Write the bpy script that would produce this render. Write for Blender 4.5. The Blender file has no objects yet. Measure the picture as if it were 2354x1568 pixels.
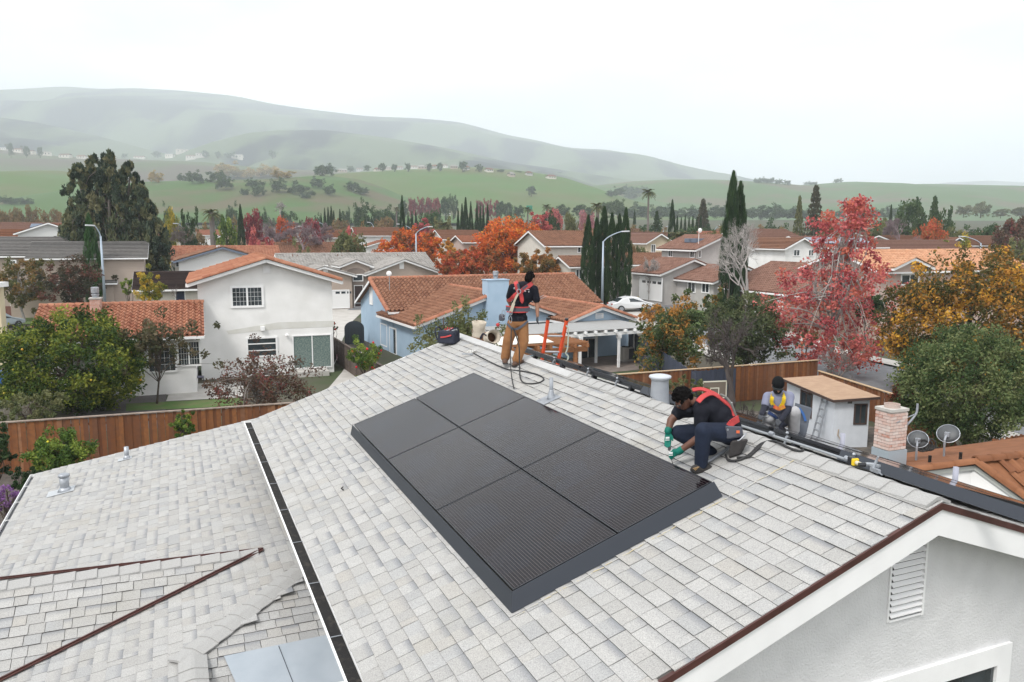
import bpy, bmesh, math, random
import numpy as np
from mathutils import Vector, Matrix
R = math.radians
random.seed(7)
SC = bpy.context.scene
COL = SC.collection
# ------------------------------------------------------------------ camera, sky, sun, exposure
CZ = 8.4
PIT = R(7.6874)
FO = 1812.3                       # focal length in pixels of a 2353 px wide picture
cd = bpy.data.cameras.new('camera'); cam = bpy.data.objects.new('camera', cd); COL.objects.link(cam)
cd.sensor_width = 36.0; cd.lens = 27.727; cd.clip_end = 20000; cd.clip_start = 0.1
cam.matrix_world = Matrix.Translation((0, 0, CZ)) @ Matrix.Rotation(R(90) - PIT, 4, 'X') @ Matrix.Rotation(R(0.116), 4, 'Z')
SC.camera = cam
SUN_EL, SUN_AZ = R(50), R(215)    # azimuth clockwise from +Y
wd = bpy.data.worlds.new('World'); SC.world = wd; wd.use_nodes = True
nt = wd.node_tree; nt.nodes.clear()
wo = nt.nodes.new('ShaderNodeOutputWorld'); bg = nt.nodes.new('ShaderNodeBackground')
sky = nt.nodes.new('ShaderNodeTexSky'); sky.sky_type = 'NISHITA'; sky.sun_disc = False
sky.sun_elevation = SUN_EL; sky.sun_rotation = SUN_AZ; sky.dust_density = 3
skm = nt.nodes.new('ShaderNodeVectorMath'); skm.operation = 'SCALE'; skm.inputs['Scale'].default_value = 0.10
nt.links.new(sky.outputs[0], skm.inputs[0])
tc = nt.nodes.new('ShaderNodeTexCoord'); nz = nt.nodes.new('ShaderNodeTexNoise')
mp = nt.nodes.new('ShaderNodeMapping'); mp.inputs['Scale'].default_value = (1.2, 1.2, 4.0)
nt.links.new(tc.outputs['Generated'], mp.inputs[0]); nt.links.new(mp.outputs[0], nz.inputs['Vector'])
nz.inputs['Scale'].default_value = 1.6; nz.inputs['Detail'].default_value = 5
rp = nt.nodes.new('ShaderNodeValToRGB')
rp.color_ramp.elements[0].position = .34; rp.color_ramp.elements[0].color = (.56, .57, .585, 1)
rp.color_ramp.elements[1].position = .66; rp.color_ramp.elements[1].color = (1.08, 1.085, 1.09, 1)
nt.links.new(nz.outputs['Fac'], rp.inputs[0])
mx = nt.nodes.new('ShaderNodeMixRGB'); mx.inputs[0].default_value = .93
nt.links.new(skm.outputs[0], mx.inputs[1]); nt.links.new(rp.outputs[0], mx.inputs[2])
nt.links.new(mx.outputs[0], bg.inputs[0]); bg.inputs[1].default_value = 1.0
nt.links.new(bg.outputs[0], wo.inputs[0])
sl = bpy.data.lights.new('sun', 'SUN'); sl.energy = 1.5; sl.angle = R(14); sl.color = (1, .965, .92)
so = bpy.data.objects.new('sun', sl); COL.objects.link(so)
sd = Vector((math.sin(SUN_AZ) * math.cos(SUN_EL), math.cos(SUN_AZ) * math.cos(SUN_EL), math.sin(SUN_EL)))
so.rotation_euler = sd.to_track_quat('Z', 'Y').to_euler(); so.location = (0, 0, 60)
vs = SC.view_settings; vs.view_transform = 'Standard'; vs.look = 'None'; vs.exposure = 0.85; vs.gamma = 1; vs.use_curve_mapping = False
SC.render.film_transparent = False
cy = SC.cycles
cy.max_bounces = 6; cy.diffuse_bounces = 2; cy.glossy_bounces = 3; cy.transmission_bounces = 4; cy.volume_bounces = 4; cy.transparent_max_bounces = 8
cy.use_denoising = True
try: cy.denoiser = 'OPENIMAGEDENOISE'
except Exception: pass
cy.sample_clamp_indirect = 4
# ------------------------------------------------------------------ photogrammetry helpers (o = 2353 px wide picture)
CPc, CPs = math.cos(PIT), math.sin(PIT)
def ray(x, y):
    a = (x - 1176.5) / FO; b = (784 - y) / FO
    return (a, CPc + b * CPs, -CPs + b * CPc)
def P(x, y, Y):
    d = ray(x, y); t = Y / d[1]; return Vector((d[0] * t, Y, CZ + d[2] * t))
def G(x, y, z=0.0):
    d = ray(x, y); t = (z - CZ) / d[2]; return Vector((d[0] * t, d[1] * t, z))
def px(p):
    d = Vector(p) - Vector((0, 0, CZ)); z = d.y * CPc - d.z * CPs
    if z < .1: return None
    return (1176.5 + FO * d.x / z, 784 - FO * (d.y * CPs + d.z * CPc) / z, z)
K = 1 / 1.7408                      # full-size pixel -> o pixel
class Frame:                        # an upright frame: origin, turned by phi about Z
    def __init__(s, o, phi):
        s.o = Vector(o); s.phi = phi; a = R(phi)
        s.ex = Vector((math.cos(a), math.sin(a), 0)); s.ey = Vector((-math.sin(a), math.cos(a), 0))
        s.M = Matrix.Translation(s.o) @ Matrix.Rotation(a, 4, 'Z')
    def loc(s, p): q = Vector(p) - s.o; return Vector((q.dot(s.ex), q.dot(s.ey), q.z))
    def _pl(s, x, y, n, d0):
        r = Vector(ray(x, y)); c = Vector((0, 0, CZ)); t = ((s.o - c).dot(n) + d0) / r.dot(n); return s.loc(c + r * t)
    def fy(s, x, y, y0=0): return s._pl(x, y, s.ey, y0)     # point of the upright plane local y = y0 seen at a pixel
    def fx(s, x, y, x0=0): return s._pl(x, y, s.ex, x0)
def gz(x, y):                       # lie of the land: flat near by, rising gently beyond 60 m
    t = max(0, y - 62) * .026
    return min(t, 5.2)
# ------------------------------------------------------------------ materials
MATS = {}
def nodes(name):
    m = bpy.data.materials.new(name); m.use_nodes = True; n = m.node_tree; b = n.nodes['Principled BSDF']; return m, n, b
def M(name, c1, c2=None, scale=6.0, rough=.75, bump=0, bscale=None, metal=0, spec=.35, stretch=None, detail=4, lo=.35, hi=.65):
    if name in MATS: return MATS[name]
    m, n, b = nodes(name); MATS[name] = m
    b.inputs['Base Color'].default_value = (*c1, 1); b.inputs['Roughness'].default_value = rough
    b.inputs['Metallic'].default_value = metal; b.inputs['Specular IOR Level'].default_value = spec
    if c2 or bump:
        t = n.nodes.new('ShaderNodeTexCoord'); src = t.outputs['Object']
        if stretch:
            g = n.nodes.new('ShaderNodeMapping'); g.inputs['Scale'].default_value = stretch; n.links.new(src, g.inputs[0]); src = g.outputs[0]
    if c2:
        z = n.nodes.new('ShaderNodeTexNoise'); z.inputs['Scale'].default_value = scale; z.inputs['Detail'].default_value = detail
        n.links.new(src, z.inputs['Vector'])
        r = n.nodes.new('ShaderNodeValToRGB'); e = r.color_ramp.elements
        e[0].position = lo; e[0].color = (*c1, 1); e[1].position = hi; e[1].color = (*c2, 1)
        n.links.new(z.outputs['Fac'], r.inputs[0]); n.links.new(r.outputs[0], b.inputs['Base Color'])
    if bump:
        z2 = n.nodes.new('ShaderNodeTexNoise'); z2.inputs['Scale'].default_value = bscale or scale * 6; z2.inputs['Detail'].default_value = 3
        n.links.new(src, z2.inputs['Vector'])
        u = n.nodes.new('ShaderNodeBump'); u.inputs['Strength'].default_value = bump; u.inputs['Distance'].default_value = .02
        n.links.new(z2.outputs['Fac'], u.inputs['Height']); n.links.new(u.outputs[0], b.inputs['Normal'])
    return m
def RM(name, stops, rough=.8, noise=None, nscale=20, nmix=.25, bump=0, bscale=60, band=None, trans=0, spec=.3, patch=None):
    """colour by the per-face / per-object random number, plus grain; band = darker strip at the covered upper end of a shingle"""
    if name in MATS: return MATS[name]
    m, n, b = nodes(name); MATS[name] = m; L = n.links
    a = n.nodes.new('ShaderNodeAttribute'); a.attribute_name = 'rnd'; oi = n.nodes.new('ShaderNodeObjectInfo')
    ad = n.nodes.new('ShaderNodeMath'); ad.operation = 'ADD'; L.new(a.outputs['Fac'], ad.inputs[0]); L.new(oi.outputs['Random'], ad.inputs[1])
    fr = n.nodes.new('ShaderNodeMath'); fr.operation = 'FRACT'; L.new(ad.outputs[0], fr.inputs[0])
    src = fr.outputs[0]
    if trans:  # foliage keeps its own spread, only nudged per object
        sc = n.nodes.new('ShaderNodeMath'); sc.operation = 'MULTIPLY_ADD'; sc.inputs[1].default_value = .16; L.new(oi.outputs['Random'], sc.inputs[0])
        sb = n.nodes.new('ShaderNodeMath'); sb.operation = 'SUBTRACT'; sb.inputs[1].default_value = .08; L.new(a.outputs['Fac'], sb.inputs[0]); L.new(sb.outputs[0], sc.inputs[2]); src = sc.outputs[0]
    r = n.nodes.new('ShaderNodeValToRGB'); cr = r.color_ramp
    while len(cr.elements) < len(stops): cr.elements.new(.5)
    for e, (p_, c_) in zip(cr.elements, stops): e.position = p_; e.color = (*c_, 1)
    L.new(src, r.inputs[0]); out = r.outputs[0]
    t = n.nodes.new('ShaderNodeTexCoord')
    def mix(fac, A, B, mode='MIX'):
        x = n.nodes.new('ShaderNodeMixRGB'); x.blend_type = mode
        for s_, v_ in ((0, fac), (1, A), (2, B)):
            if hasattr(v_, 'is_linked'): L.new(v_, x.inputs[s_])
            elif isinstance(v_, tuple): x.inputs[s_].default_value = (*v_, 1)
            else: x.inputs[s_].default_value = v_
        return x.outputs[0]
    if patch:   # stains with a shape of their own
        z = n.nodes.new('ShaderNodeTexNoise'); z.inputs['Scale'].default_value = patch[1]; z.inputs['Detail'].default_value = 5
        ge = n.nodes.new('ShaderNodeNewGeometry'); L.new(ge.outputs['Position'], z.inputs['Vector'])
        q = n.nodes.new('ShaderNodeMapRange'); q.inputs[1].default_value = patch[2]; q.inputs[2].default_value = patch[2] + .12; q.inputs[4].default_value = patch[3]
        L.new(z.outputs['Fac'], q.inputs[0]); out = mix(q.outputs[0], out, patch[0])
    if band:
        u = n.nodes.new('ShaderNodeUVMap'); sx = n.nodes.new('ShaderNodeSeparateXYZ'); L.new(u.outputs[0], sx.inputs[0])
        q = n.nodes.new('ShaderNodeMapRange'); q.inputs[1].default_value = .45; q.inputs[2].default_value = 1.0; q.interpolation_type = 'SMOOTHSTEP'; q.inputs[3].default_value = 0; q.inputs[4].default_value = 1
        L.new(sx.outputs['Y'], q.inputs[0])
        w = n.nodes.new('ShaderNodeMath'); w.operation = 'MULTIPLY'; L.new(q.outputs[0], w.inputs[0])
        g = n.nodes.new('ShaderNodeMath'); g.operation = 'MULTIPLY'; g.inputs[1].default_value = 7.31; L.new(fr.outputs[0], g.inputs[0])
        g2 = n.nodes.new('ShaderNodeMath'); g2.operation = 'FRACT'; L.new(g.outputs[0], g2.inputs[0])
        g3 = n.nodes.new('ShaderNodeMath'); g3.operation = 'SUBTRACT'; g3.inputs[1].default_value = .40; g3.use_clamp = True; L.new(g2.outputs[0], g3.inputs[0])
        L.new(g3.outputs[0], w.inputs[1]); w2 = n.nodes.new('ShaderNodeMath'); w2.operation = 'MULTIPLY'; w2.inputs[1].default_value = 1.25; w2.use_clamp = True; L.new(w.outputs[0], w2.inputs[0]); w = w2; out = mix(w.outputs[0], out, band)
    if noise:
        z = n.nodes.new('ShaderNodeTexNoise'); z.inputs['Scale'].default_value = nscale; z.inputs['Detail'].default_value = 4
        ge2 = n.nodes.new('ShaderNodeNewGeometry'); L.new(ge2.outputs['Position'], z.inputs['Vector'])
        q = n.nodes.new('ShaderNodeMapRange'); q.inputs[1].default_value = .35; q.inputs[2].default_value = .7; q.inputs[4].default_value = nmix
        L.new(z.outputs['Fac'], q.inputs[0]); out = mix(q.outputs[0], out, noise)
    if band:   # dark cut edge, which also paints in the shadow line under each course
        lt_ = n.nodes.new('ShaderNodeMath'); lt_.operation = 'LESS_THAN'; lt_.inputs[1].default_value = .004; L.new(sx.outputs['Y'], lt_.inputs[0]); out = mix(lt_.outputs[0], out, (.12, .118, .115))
    L.new(out, b.inputs['Base Color']); b.inputs['Roughness'].default_value = rough; b.inputs['Specular IOR Level'].default_value = spec
    if bump:
        z2 = n.nodes.new('ShaderNodeTexNoise'); z2.inputs['Scale'].default_value = bscale; z2.inputs['Detail'].default_value = 3
        ge3 = n.nodes.new('ShaderNodeNewGeometry'); L.new(ge3.outputs['Position'], z2.inputs['Vector'])
        u = n.nodes.new('ShaderNodeBump'); u.inputs['Strength'].default_value = bump; u.inputs['Distance'].default_value = .01
        L.new(z2.outputs['Fac'], u.inputs['Height']); L.new(u.outputs[0], b.inputs['Normal'])
    if trans:
        tr = n.nodes.new('ShaderNodeBsdfTranslucent'); L.new(out, tr.inputs[0]); ms = n.nodes.new('ShaderNodeMixShader'); ms.inputs[0].default_value = trans
        o_ = n.nodes['Material Output']; L.new(b.outputs[0], ms.inputs[1]); L.new(tr.outputs[0], ms.inputs[2]); L.new(ms.outputs[0], o_.inputs[0])
    return m
# ------------------------------------------------------------------ meshes
def vec(a): return np.array(a, dtype=float)
def mesh_from(name, V, F, mat=None, rnd=None, uv=None, smooth=False):
    V = np.asarray(V, dtype=np.float32); me = bpy.data.meshes.new(name)
    if isinstance(F, np.ndarray) and F.ndim == 2:
        k = F.shape[1]; nf = len(F); me.vertices.add(len(V)); me.vertices.foreach_set('co', V.ravel())
        me.loops.add(nf * k); me.polygons.add(nf)
        me.loops.foreach_set('vertex_index', F.astype(np.int32).ravel())
        me.polygons.foreach_set('loop_start', np.arange(0, nf * k, k, dtype=np.int32))
        me.update(calc_edges=True)
    else:
        me.from_pydata([tuple(map(float, v)) for v in V], [], [tuple(f) for f in F]); me.update()
    if rnd is not None:
        at = me.attributes.new('rnd', 'FLOAT', 'FACE'); at.data.foreach_set('value', np.asarray(rnd, dtype=np.float32))
    if uv is not None:
        l = me.uv_layers.new(name='UVMap'); l.data.foreach_set('uv', np.asarray(uv, dtype=np.float32).ravel())
    me.polygons.foreach_set('use_smooth', np.full(len(me.polygons), bool(smooth)))
    if mat: me.materials.append(mat)
    return me
def obj(name, me, parent=None, loc=None, rz=None):
    o = bpy.data.objects.new(name, me); COL.objects.link(o)
    if parent: o.parent = parent
    if loc is not None: o.location = loc
    if rz: o.rotation_euler.z = rz
    return o
def tag(o, label=None, cat=None, group=None, kind=None):
    if label: o['label'] = label
    if cat: o['category'] = cat
    if group: o['group'] = group
    if kind: o['kind'] = kind
    return o
def thing(name, label, cat, loc=(0, 0, 0), rz=0, group=None, M_=None):
    o = bpy.data.objects.new(name, None); COL.objects.link(o); o.empty_display_size = .2
    if M_ is not None: o.matrix_world = M_
    else: o.location = loc; o.rotation_euler = (0, 0, rz)
    return tag(o, label, cat, group)
class MB:
    def __init__(s): s.v = []; s.f = []; s.r = []
    def add(s, V, F, r=None):
        k = len(s.v); s.v += [tuple(x) for x in V]; s.f += [tuple(i + k for i in f) for f in F]
        s.r += [random.random() if r is None else r] * len(F); return s
    def box(s, a, b, r=None):
        x0, y0, z0 = a; x1, y1, z1 = b
        V = [(x0, y0, z0), (x1, y0, z0), (x1, y1, z0), (x0, y1, z0), (x0, y0, z1), (x1, y0, z1), (x1, y1, z1), (x0, y1, z1)]
        return s.add(V, [(3, 2, 1, 0), (4, 5, 6, 7), (0, 1, 5, 4), (1, 2, 6, 5), (2, 3, 7, 6), (3, 0, 4, 7)], r)
    def hexa(s, V, r=None):   # 8 points, bottom ring then top ring
        return s.add(V, [(3, 2, 1, 0), (4, 5, 6, 7), (0, 1, 5, 4), (1, 2, 6, 5), (2, 3, 7, 6), (3, 0, 4, 7)], r)
    def beam(s, p, q, w, h, up=(0, 0, 1), r=None):
        p, q = Vector(p), Vector(q); d = (q - p).normalized(); u = Vector(up); sd_ = d.cross(u)
        if sd_.length < 1e-4: sd_ = d.cross(Vector((0, 1, 0)))
        sd_.normalize(); u = sd_.cross(d); a = sd_ * w / 2; b = u * h / 2
        return s.hexa([p - a - b, p + a - b, q + a - b, q - a - b, p - a + b, p + a + b, q + a + b, q - a + b], r)
    def slab(s, poly, n, t, r=None):   # polygon extruded by vector n*t
        poly = [Vector(p) for p in poly]; k = len(poly); nn = Vector(n) * t
        V = poly + [p + nn for p in poly]
        return s.add(V, [tuple(reversed(range(k))), tuple(range(k, 2 * k))] + [(i, (i + 1) % k, (i + 1) % k + k, i + k) for i in range(k)], r)
    def tube(s, pts, rad, n=8, cap=True, r=None):
        pts = [Vector(p) for p in pts]; k = len(pts); rad = [rad] * k if not hasattr(rad, '__len__') else rad
        V = []; up = Vector((0.31, .17, .93))
        for i, p in enumerate(pts):
            d = (pts[min(i + 1, k - 1)] - pts[max(i - 1, 0)])
            d = d.normalized() if d.length > 1e-9 else Vector((0, 0, 1))
            a = d.cross(up)
            if a.length < 1e-3: a = d.cross(Vector((1, 0, 0)))
            a.normalize(); b = d.cross(a)
            for j in range(n):
                t = 2 * math.pi * j / n; V.append(p + (a * math.cos(t) + b * math.sin(t)) * rad[i])
        F = [(i * n + j, i * n + (j + 1) % n, (i + 1) * n + (j + 1) % n, (i + 1) * n + j) for i in range(k - 1) for j in range(n)]
        if cap: F += [tuple(range(n)), tuple(reversed(range((k - 1) * n, k * n)))]
        return s.add(V, F, r)
    def lathe(s, prof, n=16, o=(0, 0, 0), r=None, cap=True):
        V = [(o[0] + q * math.cos(2 * math.pi * j / n), o[1] + q * math.sin(2 * math.pi * j / n), o[2] + z) for q, z in prof for j in range(n)]
        F = [(i * n + j, i * n + (j + 1) % n, (i + 1) * n + (j + 1) % n, (i + 1) * n + j) for i in range(len(prof) - 1) for j in range(n)]
        if cap: F += [tuple(reversed(range(n))), tuple(range((len(prof) - 1) * n, len(prof) * n))]
        return s.add(V, F, r)
    def ell(s, c, rx, ry, rz_, rot=None, n=12, m=8, r=None):
        V = []; rot = rot or Matrix.Identity(3)
        for i in range(m + 1):
            a = math.pi * i / m
            for j in range(n):
                t = 2 * math.pi * j / n
                V.append(Vector(c) + rot @ Vector((rx * math.sin(a) * math.cos(t), ry * math.sin(a) * math.sin(t), rz_ * math.cos(a))))
        F = [(i * n + j, (i + 1) * n + j, (i + 1) * n + (j + 1) % n, i * n + (j + 1) % n) for i in range(m) for j in range(n)]
        return s.add(V, F, r)
    def build(s, name, mat, parent=None, smooth=False, bevel=0, loc=None, rnd=False):
        me = mesh_from(name, s.v, s.f, mat, s.r if rnd else None)
        bm = bmesh.new(); bm.from_mesh(me); bmesh.ops.remove_doubles(bm, verts=bm.verts, dist=1e-5); bmesh.ops.recalc_face_normals(bm, faces=bm.faces)
        if bevel: bmesh.ops.bevel(bm, geom=[e for e in bm.edges if e.is_manifold and e.calc_face_angle(0) > .6], offset=bevel, segments=1, affect='EDGES')
        bm.to_mesh(me); bm.free()
        if smooth:
            me.polygons.foreach_set('use_smooth', np.ones(len(me.polygons), dtype=bool))
        return obj(name, me, parent, loc)
def spline(pts, n=6):
    pts = [Vector(p) for p in pts]; out = []
    for i in range(len(pts) - 1):
        a = pts[max(i - 1, 0)]; b = pts[i]; c = pts[i + 1]; d = pts[min(i + 2, len(pts) - 1)]
        for k in range(n):
            t = k / n; out.append(.5 * ((2 * b) + (c - a) * t + (2 * a - 5 * b + 4 * c - d) * t * t + (3 * b - a - 3 * c + d) * t ** 3))
    return out + [pts[-1]]
# ------------------------------------------------------------------ repeated pieces (shingles, tiles): the largest in view one by one, the rest as one mesh
U_SH = (vec([(.016, 0, 0), (.984, 0, 0), (.984, 1.2, 0), (.016, 1.2, 0), (.016, 0, 1), (.984, 0, 1), (.984, 1.2, .05), (.016, 1.2, .05)]),
        np.array([(4, 5, 6, 7), (0, 1, 5, 4), (1, 2, 6, 5), (3, 0, 4, 7)]))
def s_tile(seg=6):
    xs = np.linspace(0, 1, seg + 1); pr = np.where(xs < .62, np.sin(xs / .62 * np.pi), -.12 * np.sin((xs - .62) / .38 * np.pi))
    V = []; F = []
    for y, lift in ((0, .42), (1.12, 0)):
        for x, p in zip(xs, pr): V.append((x * 1.02, y, .25 + p * .75 + lift))
    for x, p in zip(xs, pr): V.append((x * 1.02, 0.02, .25 + p * .75 - .3))
    k = seg + 1
    F = [(i, i + 1, k + i + 1, k + i) for i in range(seg)] + [(2 * k + i, 2 * k + i + 1, i + 1, i) for i in range(seg)]
    return vec(V), np.array(F)
U_T = s_tile(6); U_T4 = s_tile(4)
U_FLAT = (vec([(0, 0, 1), (1, 0, 1), (1, 1.1, .1), (0, 1.1, .1), (0, 0, 0), (1, 0, 0)]), np.array([(0, 1, 2, 3), (4, 5, 1, 0)]))
def pieces(parent, MW, name, unit, items, axes, mat, singles=0, limit=None, rest='', avoid=None, smooth=False):
    """items: (origin Vector, sx, sy, sz) in the parent's space; axes: (ex, ey, ez) unit vectors shared by all"""
    V, F = unit; ex, ey, ez = [vec(a) for a in axes]
    uv = V[:, :2][F].reshape(-1, 2)
    sc_ = []
    if singles:
        for i, (o_, sx, sy, sz) in enumerate(items):
            c = MW @ (Vector(o_) + Vector(ex) * sx * .5 + Vector(ey) * sy * .5); q = px(c)
            if not q or not (0 < q[0] < 2353 and 0 < q[1] < 1568) or (avoid and avoid(Vector(o_))): sc_.append(-1); continue
            q2 = px(MW @ (Vector(o_) + Vector(ex) * sx * .5)); q3 = px(MW @ (Vector(o_) + Vector(ey) * sy * .5))
            sc_.append(abs((q2[0] - q[0]) * (q3[1] - q[1]) - (q2[1] - q[1]) * (q3[0] - q[0])))
        order = sorted(range(len(items)), key=lambda i: -sc_[i]); pick = set(i for i in order[:singles] if sc_[i] > 0)
    else: pick = set()
    if pick:
        me = mesh_from(name, V, F, mat, None, uv, smooth)
        for i in pick:
            o_, sx, sy, sz = items[i]; o = bpy.data.objects.new(name, me); COL.objects.link(o); o.parent = parent
            a, b, c = ex * sx, ey * sy, ez * sz
            o.matrix_local = Matrix(((a[0], b[0], c[0], o_[0]), (a[1], b[1], c[1], o_[1]), (a[2], b[2], c[2], o_[2]), (0, 0, 0, 1)))
    left = [it for i, it in enumerate(items) if i not in pick]
    if left:
        O = np.array([tuple(i[0]) for i in left]); S = np.array([i[1:] for i in left])
        W = O[:, None, :] + (V[None, :, 0:1] * S[:, None, 0:1]) * ex + (V[None, :, 1:2] * S[:, None, 1:2]) * ey + (V[None, :, 2:3] * S[:, None, 2:3]) * ez
        FF = (F[None] + (np.arange(len(left)) * len(V))[:, None, None]).reshape(-1, F.shape[1])
        rr = np.repeat(np.random.default_rng(len(left)).random(len(left)), len(F))
        me = mesh_from(rest or name + 's', W.reshape(-1, 3), FF, mat, rr, np.tile(uv, (len(left), 1)), smooth)
        o = obj(rest or name + 's', me, parent)
        o['kind'] = 'stuff'
    return
def copy_tree(o, parent=None):
    c = o.copy(); COL.objects.link(c); c.parent = parent
    for ch in o.children: copy_tree(ch, c)
    return c
# ------------------------------------------------------------------ the house with the new solar array
HF = Frame((-2.677, 13.012, 5.213), -66.743)
S_ = R(19.024); SN, CS = math.sin(S_), math.cos(S_)
RY, RZ_, EY, EZ = 3.204, .945, -1.325, -.617
XF, XN = -3.706, 8.539
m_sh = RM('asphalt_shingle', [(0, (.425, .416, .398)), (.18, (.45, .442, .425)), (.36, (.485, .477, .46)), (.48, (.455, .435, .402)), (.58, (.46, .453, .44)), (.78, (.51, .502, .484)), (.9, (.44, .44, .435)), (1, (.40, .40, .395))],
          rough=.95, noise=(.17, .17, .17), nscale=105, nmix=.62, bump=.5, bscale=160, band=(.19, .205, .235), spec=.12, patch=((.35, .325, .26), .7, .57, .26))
m_cap = M('ridge_shingle', (.43, .425, .415), (.33, .328, .32), 120, rough=.95, bump=.4, bscale=150, spec=.15)
m_deck = M('roof_deck', (.09, .085, .08), rough=.95)
m_white = M('white_paint', (.86, .86, .855), (.81, .81, .805), 3, rough=.55)
m_stucco = M('light_grey_stucco', (.70, .70, .70), (.65, .65, .65), 4, rough=.9, bump=.5, bscale=55, spec=.2)
m_brown = M('brown_drip_metal', (.085, .035, .03), (.06, .026, .022), 8, rough=.45)
m_black = M('black_anodised', (.012, .013, .017), rough=.38, metal=.0, spec=.5)
m_skirt = M('dark_grey_skirt', (.024, .029, .039), rough=.42, spec=.4)
m_metal = M('galvanised_metal', (.42, .44, .47), (.30, .32, .35), 7, rough=.45, metal=.55)
m_gvent = M('grey_vent_metal', (.32, .34, .37), (.26, .28, .31), 5, rough=.55, metal=.2)
m_debris = M('gutter_debris', (.012, .011, .011), (.05, .042, .035), 14, rough=.9, bump=.6, lo=.5, hi=.75)
m_rope = M('black_rope', (.02, .02, .022), (.05, .05, .05), 60, rough=.8)
m_pane = M('dark_window_glass', (.045, .058, .066), (.02, .026, .03), 1.3, rough=.06, spec=.8)
house = thing('gabled_house', 'near house with pale grey shingle roof carrying the black solar array and white gable', 'house', M_=HF.M)
def slope_frame(o, down_y=True): pass
def lroof(x, s, h=0): return Vector((x, EY + s * CS - h * SN, EZ + s * SN + h * CS))       # left slope: s metres up from the eave
def rroof(x, s, h=0): return Vector((x, RY + s * CS + h * SN, RZ_ - s * SN + h * CS))     # right slope: s metres down from the ridge
SL = (RY - EY) / CS
mb = MB()
mb.slab([lroof(XF, 0, -.005), lroof(XN - .02, 0, -.005), lroof(XN - .02, SL, -.005), lroof(XF, SL, -.005)], (0, SN, -CS), .04)
mb.slab([rroof(XF, 0, -.005), rroof(XN - .02, 0, -.005), rroof(XN - .02, SL, -.005), rroof(XF, SL, -.005)], (0, -SN, -CS), .04)
roof = mb.build('roof', m_deck, house)
random.seed(11)
def courses(L, expo, slen, wmin=.15, wmax=.30, t=.011):
    out = []; s = -.02; row = 0
    while s < slen - expo * .6:
        x = -random.random() * .3
        while x < L:
            w = random.uniform(wmin, wmax)
            if random.random() < .15: w *= .55
            x0, x1 = max(x, 0), min(x + w, L)
            if x1 - x0 > .05: out.append((x0, s + random.uniform(-.003, .003), x1 - x0, expo, t * random.choice((.75, 1, 1.45))))
            x += w
        s += expo; row += 1
    return out
items = [(lroof(XF + a, s_, 0), w, e_, t) for a, s_, w, e_, t in courses(XN - XF, .166, SL - .06)]
AX_L = ((1, 0, 0), (0, CS, SN), (0, -SN, CS))
def under_array(o): return -.1 < o.x < 6.7 and -.25 < o.y < 2.1
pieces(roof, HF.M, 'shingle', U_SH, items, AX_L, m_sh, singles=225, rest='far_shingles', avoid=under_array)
random.seed(12)
items = [(rroof(XF + a + w, s_ + .02, 0) + Vector((0, 0, 0)), w, e_, t) for a, s_, w, e_, t in courses(XN - XF, .158, SL)]
items = [(rroof(o.x, SL - (o.y - RY) / CS), w, e_, t) for o, w, e_, t in items]
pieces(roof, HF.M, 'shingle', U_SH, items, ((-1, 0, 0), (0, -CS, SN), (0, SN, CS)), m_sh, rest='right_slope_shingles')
# ridge caps: folded pieces overlapping along the ridge
def cap_mesh(w1, w2, ln, a1, a2):
    V = []
    for y, h in ((0, .030), (ln, .012)):
        V += [(y, -w1 * math.cos(a1), -w1 * math.sin(a1) + h), (y, -w1 * .12, -.004 + h + .012), (y, w2 * .12, -.004 + h + .012), (y, w2 * math.cos(a2), -w2 * math.sin(a2) + h)]
    V += [(0, -w1 * math.cos(a1), -w1 * math.sin(a1) + .004), (0, -w1 * .12, .004), (0, w2 * .12, .004), (0, w2 * math.cos(a2), -w2 * math.sin(a2) + .004)]
    V += [(ln, -w1 * math.cos(a1), -w1 * math.sin(a1) - .004), (ln, w2 * math.cos(a2), -w2 * math.sin(a2) - .004)]
    F = [(0, 1, 5, 4), (1, 2, 6, 5), (2, 3, 7, 6), (0, 8, 9, 1), (1, 9, 10, 2), (2, 10, 11, 3), (0, 4, 12, 8), (3, 11, 13, 7)]
    return mesh_from('ridge_cap', V, F, m_cap)
cm = cap_mesh(.15, .15, .30, S_, S_)
x = XN - .02; n = 0
while x > 1.75:
    o = obj('ridge_cap', cm, roof, Vector((x + random.uniform(-.008, .008), RY, RZ_ + .006))); o.scale = (-1, random.uniform(.95, 1.06), 1); x -= .243; n += 1
mb = MB()       # the smooth white ridge strip of the far part
for s in (-1, 1):
    mb.slab([(XF - .02, RY, RZ_ + .03), (1.9, RY, RZ_ + .03), (1.9, RY + s * .15 * CS, RZ_ + .02 - .15 * SN), (XF - .02, RY + s * .15 * CS, RZ_ + .02 - .15 * SN)], (0, 0, 1), .012)
mb.build('ridge_strip', M('pale_ridge_strip', (.46, .46, .455), (.42, .42, .415), 5, rough=.7), house)
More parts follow.
